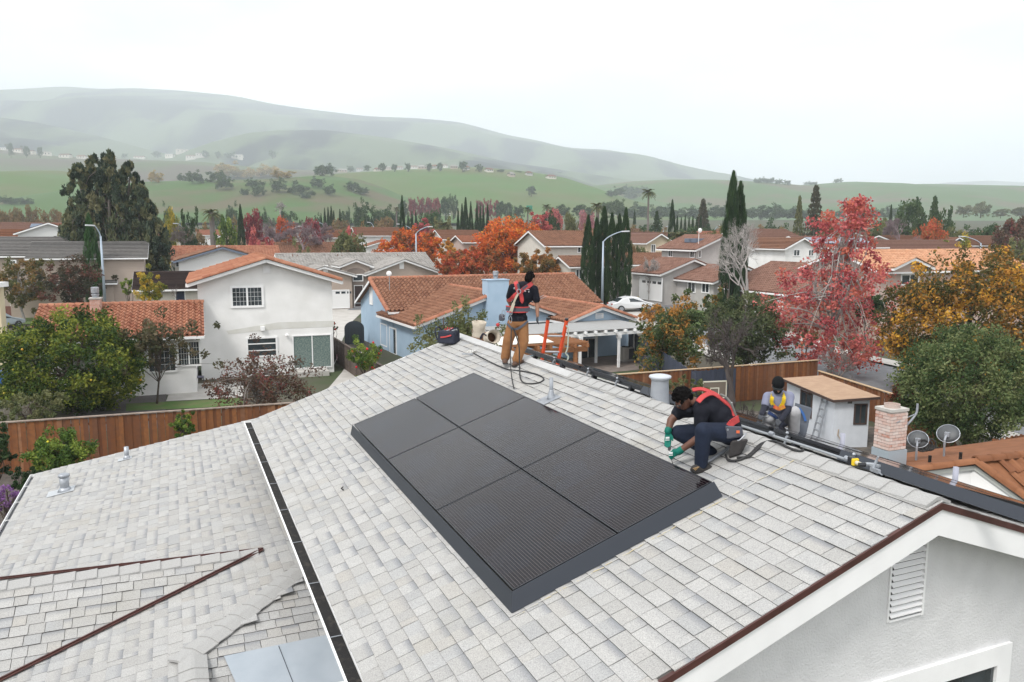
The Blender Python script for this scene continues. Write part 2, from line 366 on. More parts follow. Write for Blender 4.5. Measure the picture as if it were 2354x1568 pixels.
# walls
mb = MB()
wx0, wx1, wy0, wy1 = XF + .35, 8.19, EY + .35, RY + SL * CS - .35
def gable_block(mb, x0, x1, y0, y1, yr, zr, tl, zb):
    V = []
    for x in (x0, x1): V += [(x, y0, zb), (x, y1, zb), (x, y1, zr - (y1 - yr) * tl), (x, yr, zr), (x, y0, zr - (yr - y0) * tl)]
    mb.add(V, [(0, 1, 2, 3, 4), (9, 8, 7, 6, 5), (0, 4, 9, 5), (4, 3, 8, 9), (3, 2, 7, 8), (2, 1, 6, 7), (1, 0, 5, 6)])
gable_block(mb, wx0, wx1, wy0, wy1, RY, RZ_ - .06, math.tan(S_), -5.4)
mb.build('wall', m_stucco, house)
def rake(mb, x0, x1, top, h, sgn, ext=SL):    # board under the near rake
    a = Vector((0, RY, RZ_ - top)); 
    e = Vector((0, RY + sgn * ext * CS, RZ_ - top - ext * SN))
    V = []
    for x in (x0, x1):
        for p, dz in ((a, 0), (e, 0), (e, -h), (a, -h)): V.append((x, p.y, p.z + dz))
    mb.add(V, [(0, 1, 2, 3), (7, 6, 5, 4), (0, 4, 5, 1), (1, 5, 6, 2), (2, 6, 7, 3), (3, 7, 4, 0)])
for s in (-1, 1):
    mb = MB(); rake(mb, XN - .05, XN - .004, .055, .235, s); mb.build('fascia_board', m_white, house)
    mb = MB(); rake(mb, XN - .02, XN + .014, -.001, .058, s); mb.build('drip_edge', m_brown, house)
    mb = MB(); rake(mb, 8.0, XN - .052, .06, .02, s); mb.build('soffit', m_white, house)
    mb = MB(); rake(mb, XF - .012, XF + .03, -.002, .2, s); mb.build('far_fascia_board', m_white, house)
# gable vent with slats
vn = MB(); vy0, vy1, vz0, vz1 = 3.085, 3.475, -.246, .46; vx = 8.19
for a, b in (((vx - .005, vy1, vz0 - .02), (vx + .03, vy1 + .025, vz1)), ((vx - .005, vy0 - .02, vz0 - .02), (vx + .012, vy0, vz1)), ((vx - .005, vy0, vz0 - .02), (vx + .02, vy1, vz0))): vn.box(a, b)
vent = vn.build('gable_vent', m_white, house)
bk = MB().box((vx - .004, vy0, vz0), (vx + .002, vy1, vz1)); bk.build('vent_screen', M('dark_screen', (.05, .05, .055)), vent)
sm = MB().hexa([(0, 0, 0), (.03, 0, -.026), (.03, vy1 - vy0, -.026), (0, vy1 - vy0, 0), (0, 0, .008), (.03, 0, -.018), (.03, vy1 - vy0, -.018), (0, vy1 - vy0, .008)])
sme = mesh_from('slat', sm.v, sm.f, m_white)
z = vz0 + .05
while z < vz1: obj('slat', sme, vent, (vx + .002, vy0, z)); z += .058
# gable window
def window(parent, fr, origin, ex, up, w, h, name='window', fw=.07, depth=.05, nx=2, nz=1, grid=None, mf=None, mp_=None, gridm=None, trim=None):
    """frame ring, panes and bars in the plane through origin spanned by ex and up; outward = ex x up"""
    ex, up = Vector(ex), Vector(up); out = ex.cross(up)
    Mx = Matrix((( ex.x, up.x, out.x, origin[0]), (ex.y, up.y, out.y, origin[1]), (ex.z, up.z, out.z, origin[2]), (0, 0, 0, 1)))
    mb = MB()
    for a, b in (((0, 0, -.04), (w, fw, depth)), ((0, h - fw, -.04), (w, h, depth)), ((0, fw, -.04), (fw, h - fw, depth)), ((w - fw, fw, -.04), (w, h - fw, depth))): mb.box(a, b)
    for i in range(1, nx): x = w * i / nx; mb.box((x - fw * .4, fw, -.03), (x + fw * .4, h - fw, depth * .7))
    for i in range(1, nz): y = h * i / nz; mb.box((fw, y - fw * .3, -.03), (w - fw, y + fw * .3, depth * .65))
    o = mb.build(name, mf or m_white, parent); o.matrix_local = Mx
    cw = (w - 2 * fw) / nx
    for i in range(nx):
        MB().box((fw + cw * i + .004, fw, -.02), (fw + cw * (i + 1) - .004, h - fw, .006)).build('pane', mp_ or m_pane, o)
    if grid:
        g = MB()
        for i in range(nx):
            for j in range(1, grid[0]): x = fw + cw * (i + j / grid[0]); g.box((x - .006, fw, .004), (x + .006, h - fw, .012))
        for j in range(1, grid[1]): y = fw + (h - 2 * fw) * j / grid[1]; g.box((fw, y - .006, .004), (w - fw, y + .006, .013))
        g.build('glazing_bars', gridm or m_white, o)
    return o
window(house, None, (8.19, 2.2, -2.35), (0, 1, 0), (0, 0, 1), 2.586, 1.541, fw=.2, depth=.035, nx=1)
# eave gutter
mb = MB()
g0, g1 = EY - .155, EY - .012
mb.box((XF, g0, EZ - .066), (XN - .1, g0 + .008, EZ - .02)); mb.box((XF, g0 + .008, EZ - .066), (XN - .1, g1, EZ - .058)); mb.box((XF, g1 - .01, EZ - .058), (XN - .1, g1, EZ - .012))
mb.box((XF - .003, g0, EZ - .066), (XF + .012, g1, EZ - .022)); mb.box((XF, g0 - .006, EZ - .03), (XN - .1, g0 + .010, EZ - .018))
gut = mb.build('gutter', m_white, house)
MB().box((XF + .02, g0 + .01, EZ - .057), (XN - .12, g1 - .012, EZ - .04)).build('leaf_litter', m_debris, gut)
x = XF + .62
st = mesh_from('strap', *[(b.v, b.f) for b in [MB().box((0, g0, -.002), (.009, g1, .003))]][0], m_metal)
while x < XN - .3: obj('strap', st, gut, (x, 0, EZ - .018)); x += 1.27
# ---- lower roof: shed slope, cross gable, hip
T10 = math.tan(R(10)); s10, c10 = math.sin(R(10)), math.cos(R(10))
LY0, LZ0 = -1.191, -1.365
def lz(y): return LZ0 + (y - LY0) * T10
LX0, LX1, LYE = -7.0, 9.2, -5.71
mb = MB()
hipx = lambda y: 2.37 + (y + 1.193) * (3.69 - 2.37) / (-2.68 + 1.193)
poly = [(LX0, LYE), (LX1, LYE), (LX1, -2.7), (3.69, -2.7), (2.4, -1.23), (2.15, -.96), (-3.5, -.96), (-3.5, 1.5), (LX0, 1.5)]
mb.slab([(a, b, lz(b) - .004) for a, b in poly], (0, 0, -1), .05)
low = mb.build('lower_roof', m_deck, house)
random.seed(21)
def lpt(x, s): return Vector((x, LYE + s * c10, lz(LYE) + s * s10))
items = []
for a, s_, w, e_, t in courses(LX1 - LX0, .166, 4.80):
    p = lpt(LX0 + a, s_)
    if (p.y > -2.72 and p.x + w * .5 > hipx(p.y) + .1): continue
    items.append((p, w, e_, t))
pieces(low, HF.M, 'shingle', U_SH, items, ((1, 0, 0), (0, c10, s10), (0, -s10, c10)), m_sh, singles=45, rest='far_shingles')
AP = Vector((1.351, -1.664, -1.436)); AE = Vector((1.351, -8.2, -1.299)); TG = .43; TGf = .36; aG = math.atan(TG)
mb = MB()
for s in (-1, 1):
    mb.slab([AP + Vector((0, .0, -.004)), AE + Vector((0, 0, -.004)), AE + Vector((s * 3.2, 0, -3.2 * (TG if s > 0 else TGf))), AP + Vector((s * 3.2, 0, -3.2 * (TG if s > 0 else TGf)))], (0, 0, -1), .04)
cg = mb.build('cross_gable_roof', m_deck, house)
random.seed(22)
sG, cG = math.sin(aG), math.cos(aG); items = []
for a, s_, w, e_, t in courses(6.4, .166, 3.35):
    xx = 1.351 + (3.4 - s_) * cG; y = AP.y - a; z = AP.z + (AP.y - y) * .021 - (3.4 - s_) * sG
    if z < lz(y - w) - .14: continue
    items.append((Vector((xx, y - w, z)), w, e_, t))
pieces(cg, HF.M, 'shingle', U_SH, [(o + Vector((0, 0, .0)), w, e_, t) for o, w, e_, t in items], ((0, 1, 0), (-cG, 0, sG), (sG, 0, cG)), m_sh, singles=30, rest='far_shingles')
cm2 = cap_mesh(.14, .14, .33, aG, aG)
y = -1.73
while y > -8: 
    o = obj('ridge_cap', cm2, cg, (1.351, y, AP.z + (AP.y - y) * .021 + .004)); o.rotation_euler = (0, 0, -math.pi / 2); y -= .262
def valley(dx, dy, ln):
    d = Vector((dx, dy, 0)).normalized(); mb = MB()
    a = AP + Vector((0, 0, .0)); b = a + d * ln
    a.z = lz(a.y) + .034; b.z = lz(b.y) + .034
    mb.beam(a, b, .085, .012); mb.beam(a + Vector((0, 0, .012)), b + Vector((0, 0, .012)), .02, .022)
    return mb.build('valley_flashing', m_brown, house)
valley(.462, -1, 5.2); valley(-.55, -1, 6)
def hz(x): return -1.365 - .198 * (x - 2.37)
mb = MB(); hp = [(2.15, -.96), (9.2, -.96), (9.2, -2.72), (3.69, -2.72)]
mb.slab([(a, b, hz(a) - .006) for a, b in hp], (0, 0, -1), .05)
hipr = mb.build('hip_roof', m_deck, house)
random.seed(23); aH = math.atan(.198); sH, cH = math.sin(aH), math.cos(aH); items = []
for a, s_, w, e_, t in courses(1.8, .166, 6.9):
    xx = 9.2 - s_ * cH; y = -2.74 + a
    if y < -2.7 or xx < hipx(y + w / 2) + .05: continue
    items.append((Vector((xx, y, hz(xx))), w, e_, t))
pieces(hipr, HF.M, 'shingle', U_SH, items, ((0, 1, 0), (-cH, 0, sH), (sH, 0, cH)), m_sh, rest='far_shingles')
cm3 = cap_mesh(.155, .155, .34, R(8), R(8))
d = Vector((3.69 - 2.25, -2.68 + 1.06, lz(-2.68) - lz(-1.06))); ln = d.length; d.normalize(); k = 0
while k * .235 < ln:
    p = Vector((2.25, -1.06, lz(-1.06) + .024)) + d * (k * .235); o = obj('hip_cap', cm3, hipr, p)
    X = -d; Z = Vector((.09, -.05, 1)).normalized(); Yv = Z.cross(X).normalized(); Z = X.cross(Yv)
    o.matrix_local = Matrix(((X.x, Yv.x, Z.x, p.x + d.x * .3), (X.y, Yv.y, Z.y, p.y + d.y * .3), (X.z, Yv.z, Z.z, p.z + d.z * .3), (0, 0, 0, 1))); k += 1
x = 4.12
while x < 7: o = obj('hip_cap', cm3, hipr, (x, -2.69, lz(-2.69) + .022)); o.scale = (-1, 1, 1); x += .235
mb = MB(); mb.slab([(a, b, hz(a) + .03) for a, b in ((3.882, -2.357), (3.86, -1.0), (6.2, -1.0), (6.2, -1.9))], (.19, 0, 1), .006)
fs = mb.build('flat_metal_sheet', M('pale_blue_grey_sheet', (.36, .40, .44), (.31, .35, .39), 2.5, rough=.5, spec=.4), house)
mb = MB(); mb.beam((3.9, -1.75, hz(3.9) + .04), (6.1, -1.5, hz(6.1) + .04), .006, .006); mb.build('sheet_seam', m_skirt, fs)
# outer gutter of the lower roof, its walls
mb = MB(); gy = LYE - .13
mb.box((LX0, gy, lz(LYE) - .15), (3.0, gy + .012, lz(LYE) - .01)); mb.box((LX0, gy, lz(LYE) - .15), (3.0, LYE - .02, lz(LYE) - .138)); mb.box((LX0, gy, lz(LYE) - .15), (LX0 + .012, LYE - .01, lz(LYE) - .01))
mb.box((LX0, LYE - .03, lz(LYE) - .15), (3.0, LYE - .02, lz(LYE) - .02))
lg = mb.build('gutter', m_white, house)
MB().box((LX0 + .02, gy + .014, lz(LYE) - .136), (2.98, LYE - .034, lz(LYE) - .08)).build('leaf_litter', M('wet_gutter_litter', (.02, .03, .05), (.03, .03, .03), 9, rough=.3), lg)
for x in (-6.1, -5, -3.9, -2.8, -1.7, -.6, .5, 1.6): obj('strap', mesh_from('strap', *[(b.v, b.f) for b in [MB().box((0, gy, 0), (.02, LYE - .03, .006))]][0], m_white), lg, (x, 0, lz(LYE) - .02))
mb = MB(); mb.box((LX0 + .3, LYE + .4, -5.4), (LX1, wy0 + .02, lz(LYE + .4) - .06)); mb.box((LX0 + .3, -3, -5.4), (LX1, wy0 + .01, lz(-3) - .1)); mb.build('lower_wall', m_stucco, house)
mb = MB(); mb.slab([(LX0 - .02, LYE, lz(LYE) - .004), (LX0 - .02, 1.5, lz(1.5) - .004), (LX0 - .02, 1.5, lz(1.5) - .18), (LX0 - .02, LYE, lz(LYE) - .18)], (1, 0, 0), .03); mb.build('far_fascia_board', m_white, house)
# ------------------------------------------------------------------ solar panels
def solar_glass():
    m, n, b = nodes('solar_glass'); L = n.links
    t = n.nodes.new('ShaderNodeTexCoord'); sx = n.nodes.new('ShaderNodeSeparateXYZ'); L.new(t.outputs['Object'], sx.inputs[0])
    def line(src, per, w, off=0):
        a = n.nodes.new('ShaderNodeMath'); a.operation = 'MULTIPLY_ADD'; a.inputs[1].default_value = 1 / per; a.inputs[2].default_value = off; L.new(src, a.inputs[0])
        f_ = n.nodes.new('ShaderNodeMath'); f_.operation = 'FRACT'; L.new(a.outputs[0], f_.inputs[0])
        c = n.nodes.new('ShaderNodeMath'); c.operation = 'LESS_THAN'; c.inputs[1].default_value = w / per; L.new(f_.outputs[0], c.inputs[0]); return c.outputs[0]
    aa = n.nodes.new('ShaderNodeMath'); aa.operation = 'MULTIPLY'; aa.inputs[1].default_value = 6.2832 / .0312; L.new(sx.outputs['Y'], aa.inputs[0])
    ab_ = n.nodes.new('ShaderNodeMath'); ab_.operation = 'COSINE'; L.new(aa.outputs[0], ab_.inputs[0]); ac_ = n.nodes.new('ShaderNodeMath'); ac_.operation = 'MULTIPLY_ADD'; ac_.inputs[1].default_value = .5; ac_.inputs[2].default_value = .5; L.new(ab_.outputs[0], ac_.inputs[0])
    ad_ = n.nodes.new('ShaderNodeMath'); ad_.operation = 'POWER'; ad_.inputs[1].default_value = 14; L.new(ac_.outputs[0], ad_.inputs[0]); w1 = ad_.outputs[0]
    c1 = n.nodes.new('ShaderNodeMixRGB'); L.new(w1, c1.inputs[0])
    z = n.nodes.new('ShaderNodeTexVoronoi'); z.inputs['Scale'].default_value = 3.2; L.new(t.outputs['Object'], z.inputs['Vector'])
    r = n.nodes.new('ShaderNodeValToRGB'); e = r.color_ramp.elements; e[0].color = (.005, .003, .005, 1); e[1].color = (.006, .006, .011, 1); e[0].position = .5; e[1].position = .9
    sp = n.nodes.new('ShaderNodeSeparateColor'); L.new(z.outputs['Color'], sp.inputs[0]); L.new(sp.outputs[0], r.inputs[0])
    L.new(r.outputs[0], c1.inputs[1]); c1.inputs[2].default_value = (.055, .048, .048, 1)
    w2 = line(sx.outputs['X'], 2.269, .012, .5 - .0026); c2 = n.nodes.new('ShaderNodeMixRGB'); L.new(w2, c2.inputs[0]); L.new(c1.outputs[0], c2.inputs[1]); c2.inputs[2].default_value = (.008, .008, .014, 1)
    L.new(c2.outputs[0], b.inputs['Base Color']); b.inputs['Roughness'].default_value = .07; b.inputs['Specular IOR Level'].default_value = .23
    return m
m_solar = solar_glass()
PW, PH = 2.255, 1.132
fm = MB(); f_ = .011; fd = .034
for a, b in (((0, 0, -fd), (PW, f_, 0)), ((0, PH - f_, -fd), (PW, PH, 0)), ((0, f_, -fd), (f_, PH - f_, 0)), ((PW - f_, f_, -fd), (PW, PH - f_, 0))): fm.box(a, b)
fme = mesh_from('frame', fm.v, fm.f, m_black)
gm_ = MB().box((f_, f_, -.012), (PW - f_, PH - f_, -.0025)); gme = mesh_from('glass', gm_.v, gm_.f, m_solar)
bm_ = MB().box((f_, f_, -.02), (PW - f_, PH - f_, -.014)); bme = mesh_from('back_sheet', bm_.v, bm_.f, m_black)
def panel(label, Mx, group):
    t = thing('solar_panel', label, 'solar panel', group=group, M_=Mx)
    obj('frame', fme, t); obj('glass', gme, t); obj('back_sheet', bme, t)
    return t
AXL = Matrix(((1, 0, 0, 0), (0, CS, -SN, 0), (0, SN, CS, 0), (0, 0, 0, 1)))
lab = {(0, 0): 'far lower solar panel of the array, nearest the tool bag end and the gutter', (0, 1): 'far upper solar panel of the array, where the rope ends', (1, 0): 'middle solar panel of the lower row beside the gutter side skirt',
       (1, 1): 'middle solar panel of the upper row, next to the slim vent pipe', (2, 0): 'nearest lower solar panel at the corner of the dark skirt', (2, 1): 'near upper solar panel mirroring the crouching worker'}
for i in range(3):
    for j in range(2):
        panel(lab[i, j], HF.M @ AXL @ Matrix.Translation((i * 2.269 + .007, j * 1.151 + .008, 0)), 'solar panels of the finished array')
# skirt round the near and lower edges
sk = thing('array_skirt', 'dark grey metal skirt along the lower and near edges of the finished solar array', 'skirt', M_=HF.M @ AXL)
def skirt(p, q, out, name='skirt_plate'):
    p, q, out = Vector(p), Vector(q), Vector(out); mb = MB(); h = .137; dn = Vector((0, 0, -h)); fl = out * .085
    i = -out * .004
    mb.hexa([p + dn + fl, q + dn + fl, q + dn + fl + i, p + dn + fl + i, p, q, q + i, p + i]); mb.hexa([p - out * .02, q - out * .02, q, p, p - out * .02 + Vector((0, 0, .004)), q - out * .02 + Vector((0, 0, .004)), q + Vector((0, 0, .004)), p + Vector((0, 0, .004))])
    return mb
AW, AH = 3 * 2.269, 2 * 1.151
mb = MB(); h = -.137; o2 = .085
mb.add([(0, -.012, .002), (AW + .012, -.012, .002), (AW + o2 + .012, -o2 - .012, h), (0, -o2 - .012, h), (0, -.018, .002), (AW + .012, -.018, -.004), (AW + o2 + .006, -o2 - .018, h), (0, -o2 - .018, h)], [(0, 1, 2, 3), (7, 6, 5, 4), (0, 4, 5, 1), (3, 2, 6, 7), (0, 3, 7, 4), (1, 5, 6, 2)]); mb.build('lower_plate', m_skirt, sk)
mb = MB(); mb.add([(AW + .012, -.012, .002), (AW + .012, AH, .002), (AW + .012 + o2, AH, h), (AW + .012 + o2, -o2 - .012, h), (AW + .018, -.012, .002), (AW + .018, AH, .002), (AW + .018 + o2, AH, h), (AW + .018 + o2, -o2 - .012, h)], [(3, 2, 1, 0), (4, 5, 6, 7), (0, 1, 5, 4), (2, 3, 7, 6), (1, 2, 6, 5), (0, 4, 7, 3)]); mb.build('near_plate', m_skirt, sk)
mb = MB()
for y in (.3, .85, 1.45, 2.0): mb.box((0, y, -.07), (AW, y + .04, -.036))
mb.build('rail', m_black, sk)
# second array behind the ridge
A2 = R(17.6); a2s, a2c = math.sin(A2), math.cos(A2)
X2, Y2, Z2 = -.95, 3.60, .985
M2 = HF.M @ Matrix(((1, 0, 0, X2), (0, a2c, a2s, Y2), (0, -a2s, a2c, Z2), (0, 0, 0, 1)))
nm = ['farthest', 'second', 'third', 'nearest']
for i in range(4):
    for j in range(2):
        panel('%s panel along the ridge, %s row of the second array' % (nm[i], ('upper', 'lower')[j]), M2 @ Matrix.Translation((i * 2.335 + .0, j * 1.15, 0)), 'solar panels of the second array behind the ridge')
rk = thing('panel_racking', 'black rails and clamps under the second array behind the ridge', 'racking', M_=M2)
mb = MB()
for y in (.03, .5, .9, 1.3, 1.75, 2.1): mb.box((-.05, y, -.085), (9.5, y + .045, -.037))
mb.build('rail', m_black, rk)
mb = MB(); 
for x in np.arange(.4, 9.4, 1.15): mb.box((x, .02, -.18), (x + .06, .1, -.06))
mb.build('foot_mount', m_black, rk)
for x in (1.35, 2.62, 3.55, 6.05, 6.25, 7.25, 8.2):
    mb = MB(); mb.tube([(x, -.02, -.05), (x, .02, -.05)], .018, 8); mb.box((x - .012, -.03, -.14), (x + .012, -.012, -.05)); mb.lathe([(.012, -.03), (.02, -.02), (.012, .0)], 8, (x, -.03, .01)); mb.build('clamp_bolt', m_metal, rk)
for x0, x1 in ((4.3, 5.45), (8.05, 10.6)):
    mb = MB(); mb.hexa([(x0, -.07, -.105), (x1, -.07, -.105), (x1, -.065, -.105), (x0, -.065, -.105), (x0 - .04, -.006, .002), (x1, -.006, .002), (x1, -.001, .002), (x0 - .04, -.001, .002)]); mb.build('skirt_plate', m_skirt, rk)
for k in range(3):
    mb = MB(); mb.tube(spline([(-.2 + k * .1, -.12 - .02 * k, -.13), (.4, -.16 + .03 * k, -.135), (1.1, -.1 - .03 * k, -.13), (1.9, -.05, -.11)]), .008, 6); mb.build('cable', m_rope, rk)
# ------------------------------------------------------------------ things on the roofs
def on_left(x, y, h=0): return Vector((x, y, RZ_ - (RY - y) * math.tan(S_) + h))
def flash(mb, x, y, w, l): mb.slab([lroof(x - w, (y - EY) / CS - l, .014), lroof(x + w, (y - EY) / CS - l, .014), lroof(x + w, (y - EY) / CS + l * .5, .02), lroof(x - w, (y - EY) / CS + l * .5, .02)], (0, -SN, CS), .004)
t = thing('vent_pipe', 'slim grey plumbing vent pipe with sheet flashing above the solar array', 'vent pipe', M_=HF.M @ Matrix.Translation(on_left(2.43, 2.52)))
MB().lathe([(.03, 0), (.03, .33), (.026, .33), (.026, .2)], 14).build('pipe', m_gvent, t, True)
MB().lathe([(.085, -.06), (.06, .03), (.036, .13), (.034, .14)], 16).build('boot', m_metal, t, True)
mb = MB(); mb.slab([(-.16, -.2, -.052), (.14, -.2, -.052), (.14, .1, .05), (-.16, .1, .05)], (0, -SN, CS), .004); mb.build('flashing', m_metal, t)
t = thing('roof_vent', 'large pale grey round vent stack with flat cap standing at the ridge', 'roof vent', M_=HF.M @ Matrix.Translation((4.08, 3.36, .86)))
MB().lathe([(.165, -.03), (.135, .06), (.128, .12), (.115, .37), (.115, .38)], 24).build('stack', m_gvent, t, True)
MB().lathe([(.12, .365), (.126, .385), (.148, .395), (.153, .416), (.145, .427), (.09, .44), (.0, .444)], 24).build('cap', M('pale_vent_cap', (.46, .49, .53), rough=.45), t, True)
mb = MB(); mb.lathe([(.205, -.03), (.205, .02), (.185, .03)], 20); mb.build('seal', m_rope, t)
mb = MB(); mb.tube(spline([(-.14, -.08, .25), (-.05, -.15, .19), (.07, -.145, .1), (.03, -.155, .07)]), .004, 5); mb.build('wire', m_rope, t)
def low_vent(x, y, rr, h, label, cap):
    t = thing('roof_vent', label, 'roof vent', M_=HF.M @ Matrix.Translation((x, y, lz(y))))
    MB().lathe([(rr, -.02), (rr, h)], 14).build('pipe', m_metal, t, True)
    mb = MB(); mb.slab([(-rr * 2.2, -rr * 3.6, -rr * 3.6 * T10 + .015), (rr * 2.2, -rr * 3.6, -rr * 3.6 * T10 + .015), (rr * 2.2, rr * 2, rr * 2 * T10 + .015), (-rr * 2.2, rr * 2, rr * 2 * T10 + .015)], (0, 0, 1), .006); mb.build('flashing', M('bright_flashing', (.50, .52, .54), rough=.4, metal=.4), t)
    MB().lathe([(rr * 1.7, -.02), (rr * 1.05, .09)], 14).build('boot', m_metal, t, True)
    if cap: MB().lathe([(rr * 1.25, h - .03), (rr * 1.25, h + .01), (rr * .9, h + .03)], 14).build('cap', m_metal, t, True)
low_vent(-4.87, -4.92, .088, .34, 'stubby galvanised vent with cap near the corner of the lower roof', True)
low_vent(-6.22, -3.83, .05, .28, 'thin galvanised vent pipe at the far edge of the lower roof', False)
for nmq, x, y, h, l in (('vent_pipe', 4.79, 6.0, .42, 'grey plastic vent pipe rising behind the second array before the shed'), ('vent_pipe', 6.57, 6.0, .42, 'grey plastic vent pipe rising before the white triangular gable of the neighbour')):
    t = thing(nmq, l, 'vent pipe', M_=HF.M @ Matrix.Translation((x, y, RZ_ - (y - RY) * math.tan(S_) - .02)))
    MB().lathe([(.033, 0), (.033, h), (.028, h), (.028, h - .1)], 14).build('pipe', M('grey_pvc', (.36, .37, .44), rough=.5), t, True)
    MB().lathe([(.09, -.04), (.05, .1)], 14).build('boot', m_metal, t, True)
# conduit along the ridge and stub under the crouching worker
t = thing('conduit', 'grey electrical conduit lying along the ridge beside the second array', 'conduit', M_=HF.M)
mb = MB(); mb.tube(spline([(5.2, 3.25, 1.0), (6.0, 3.3, .995), (6.9, 3.36, .985), (7.35, 3.4, .97)]), .014, 8); mb.build('pipe', M('dull_conduit', (.27, .29, .31), rough=.55), t, True)
mb = MB(); mb.tube([(7.3, 3.4, .985), (7.42, 3.41, .975)], .026, 8); mb.tube([(6.3, 3.32, 1.012), (6.36, 3.325, 1.01)], .024, 8); mb.build('coupling', m_metal, t)
t = thing('conduit', 'short grey conduit running under the crouching worker to the solar array', 'conduit', M_=HF.M)
mb = MB(); mb.tube([on_left(6.25, 2.28, .03), on_left(6.2, 2.75, .03), on_left(6.15, 3.05, .05)], .017, 8); mb.build('pipe', m_gvent, t, True)
# stray twig and yellow chalk line
mb = MB(); mb.tube([on_left(2.2, -.62, .03), on_left(2.27, -.66, .05), on_left(2.32, -.64, .03)], .009, 5); tw = mb.build('twig', m_debris); tw.matrix_world = HF.M; tag(tw, 'small dark twig lying on the shingles left of the solar array', 'twig')
mc = M('yellow_chalk', (.50, .43, .27), (.46, .455, .43), 9, rough=1, lo=.42, hi=.56)
mb = MB(); random.seed(5)
s = -.05
while s < 3.3:
    l = random.uniform(.05, .13); a = lroof(6.955 + random.uniform(-.012, .012), (0 - EY) / CS + s, .0125); b = lroof(6.96 + random.uniform(-.012, .012), (0 - EY) / CS + s + l, .0125)
    mb.slab([a, a + Vector((.012, 0, 0)), b + Vector((.012, 0, 0)), b], (0, -SN, CS), .0015); s += l + random.uniform(-.01, .03)
o = mb.build('chalk_line', mc, house)
# ------------------------------------------------------------------ ground, streets, hills
def gz(x, y):
    f = min(1, max(0, (x + 6) / 18)); f = f * f * (3 - 2 * f)
    near = min(max(0, y - 58), 34) * .045 * f
    return near + min(max(0, y - 62) * .014, 3.4) + min(max(0, y - 230), 300) * .052
def sheet(name, poly, mat, dz, kind='structure', n=10, thick=0):
    """flat-ish sheet following the land: poly given as a strip of left/right point pairs"""
    V = []; F = []
    for (a, b) in poly:
        for t in np.linspace(0, 1, n): 
            x = a[0] + (b[0] - a[0]) * t; y = a[1] + (b[1] - a[1]) * t; V.append((x, y, gz(x, y) + dz))
    for i in range(len(poly) - 1):
        for j in range(n - 1): F.append((i * n + j, i * n + j + 1, (i + 1) * n + j + 1, (i + 1) * n + j))
    o = obj(name, mesh_from(name, V, F, mat)); bm = bmesh.new(); bm.from_mesh(o.data); bmesh.ops.recalc_face_normals(bm, faces=bm.faces)
    for f in bm.faces:
        if f.normal.z < 0: f.normal_flip()
    bm.to_mesh(o.data); bm.free()
    return tag(o, kind=kind)
m_ground = M('dry_ground', (.085, .075, .055), (.055, .075, .032), .12, rough=.95, bump=.3, bscale=3, detail=8, lo=.42, hi=.58)
xs = np.concatenate([np.linspace(-3500, -320, 10), np.linspace(-300, 300, 61), np.linspace(320, 3500, 10)]); ys = np.concatenate([np.linspace(-60, 320, 96), np.linspace(360, 6000, 20)])
V = [(x, y, gz(x, y)) for y in ys for x in xs]; nx_ = len(xs)
F = np.array([(j * nx_ + i, j * nx_ + i + 1, (j + 1) * nx_ + i + 1, (j + 1) * nx_ + i) for j in range(len(ys) - 1) for i in range(nx_ - 1)])
tag(obj('ground', mesh_from('ground', V, F, m_ground, smooth=True)), kind='structure')
m_road = M('asphalt_road', (.20, .205, .215), (.16, .165, .175), 2, rough=.9)
m_conc = M('pale_concrete', (.50, .48, .45), (.42, .40, .37), 1.2, rough=.9)
m_lawn = M('lawn_green', (.07, .14, .03), (.11, .13, .05), 1.5, rough=.95, bump=.6, bscale=30)
m_pav = M('brown_patio', (.22, .18, .155), (.16, .135, .12), 2.2, rough=.9)
m_soil = M('garden_soil', (.10, .085, .075), (.07, .06, .052), 4, rough=.95, bump=.5, bscale=30)
def strip(cl, w0, w1):
    out = []
    for i, (x, y) in enumerate(cl):
        a = cl[max(i - 1, 0)]; b = cl[min(i + 1, len(cl) - 1)]; d = Vector((b[0] - a[0], b[1] - a[1])).normalized(); n = Vector((d.y, -d.x)); out.append(((x + n.x * w0, y + n.y * w0), (x + n.x * w1, y + n.y * w1)))
    return out
CL = [(34, 8), (27, 28), (22.5, 42), (19, 55), (17, 68), (15, 90), (14, 130)]
sheet('road', strip(CL, -4, 4), m_road, .012)
sheet('pavement', strip(CL, -5.6, -4.02), m_conc, .11); sheet('pavement', strip(CL, 4.02, 5.6), m_conc, .11)
for s in (-1, 1): sheet('kerb', strip(CL, s * 4.0, s * 4.16), m_conc, .125)
sheet('road', [((-90, 66), (-90, 74)), ((-40, 74), (-40, 82)), ((-18, 84), (-18, 92)), ((20, 98), (20, 106)), ((80, 118), (80, 128))], m_road, .010)
sheet('driveway', [((-16.2, 55), (-12.6, 56.5)), ((-19.5, 70), (-15, 72)), ((-22, 86), (-16, 86))], m_conc, .022)
sheet('driveway', [((10, 80), (15, 82)), ((13.2, 92), (18, 90)), ((15.5, 101), (21, 99))], m_conc, .05)
sheet('front_lawn', [((-60, 70), (-60, 76)), ((-42, 72), (-42, 80))], m_lawn, .06)
sheet('front_lawn', [((15, 68), (24, 66)), ((16, 78), (27, 78))], m_lawn, .04)
sheet('patio', [((0, 44.6), (9.5, 49.6)), ((-2.5, 50), (10.5, 56))], m_pav, .02)
sheet('turf_strip', [((5.2, 42.6), (8.8, 44.6)), ((4.9, 44.2), (8.4, 46.2))], M('bright_turf', (.05, .20, .04), (.07, .16, .05), 9, rough=.95), .03)
sheet('garden_path', [((-9.9, 40), (-8.9, 40)), ((-10.4, 47.5), (-9.2, 47.5)), ((-11.3, 56), (-9.9, 56))], m_conc, .03)
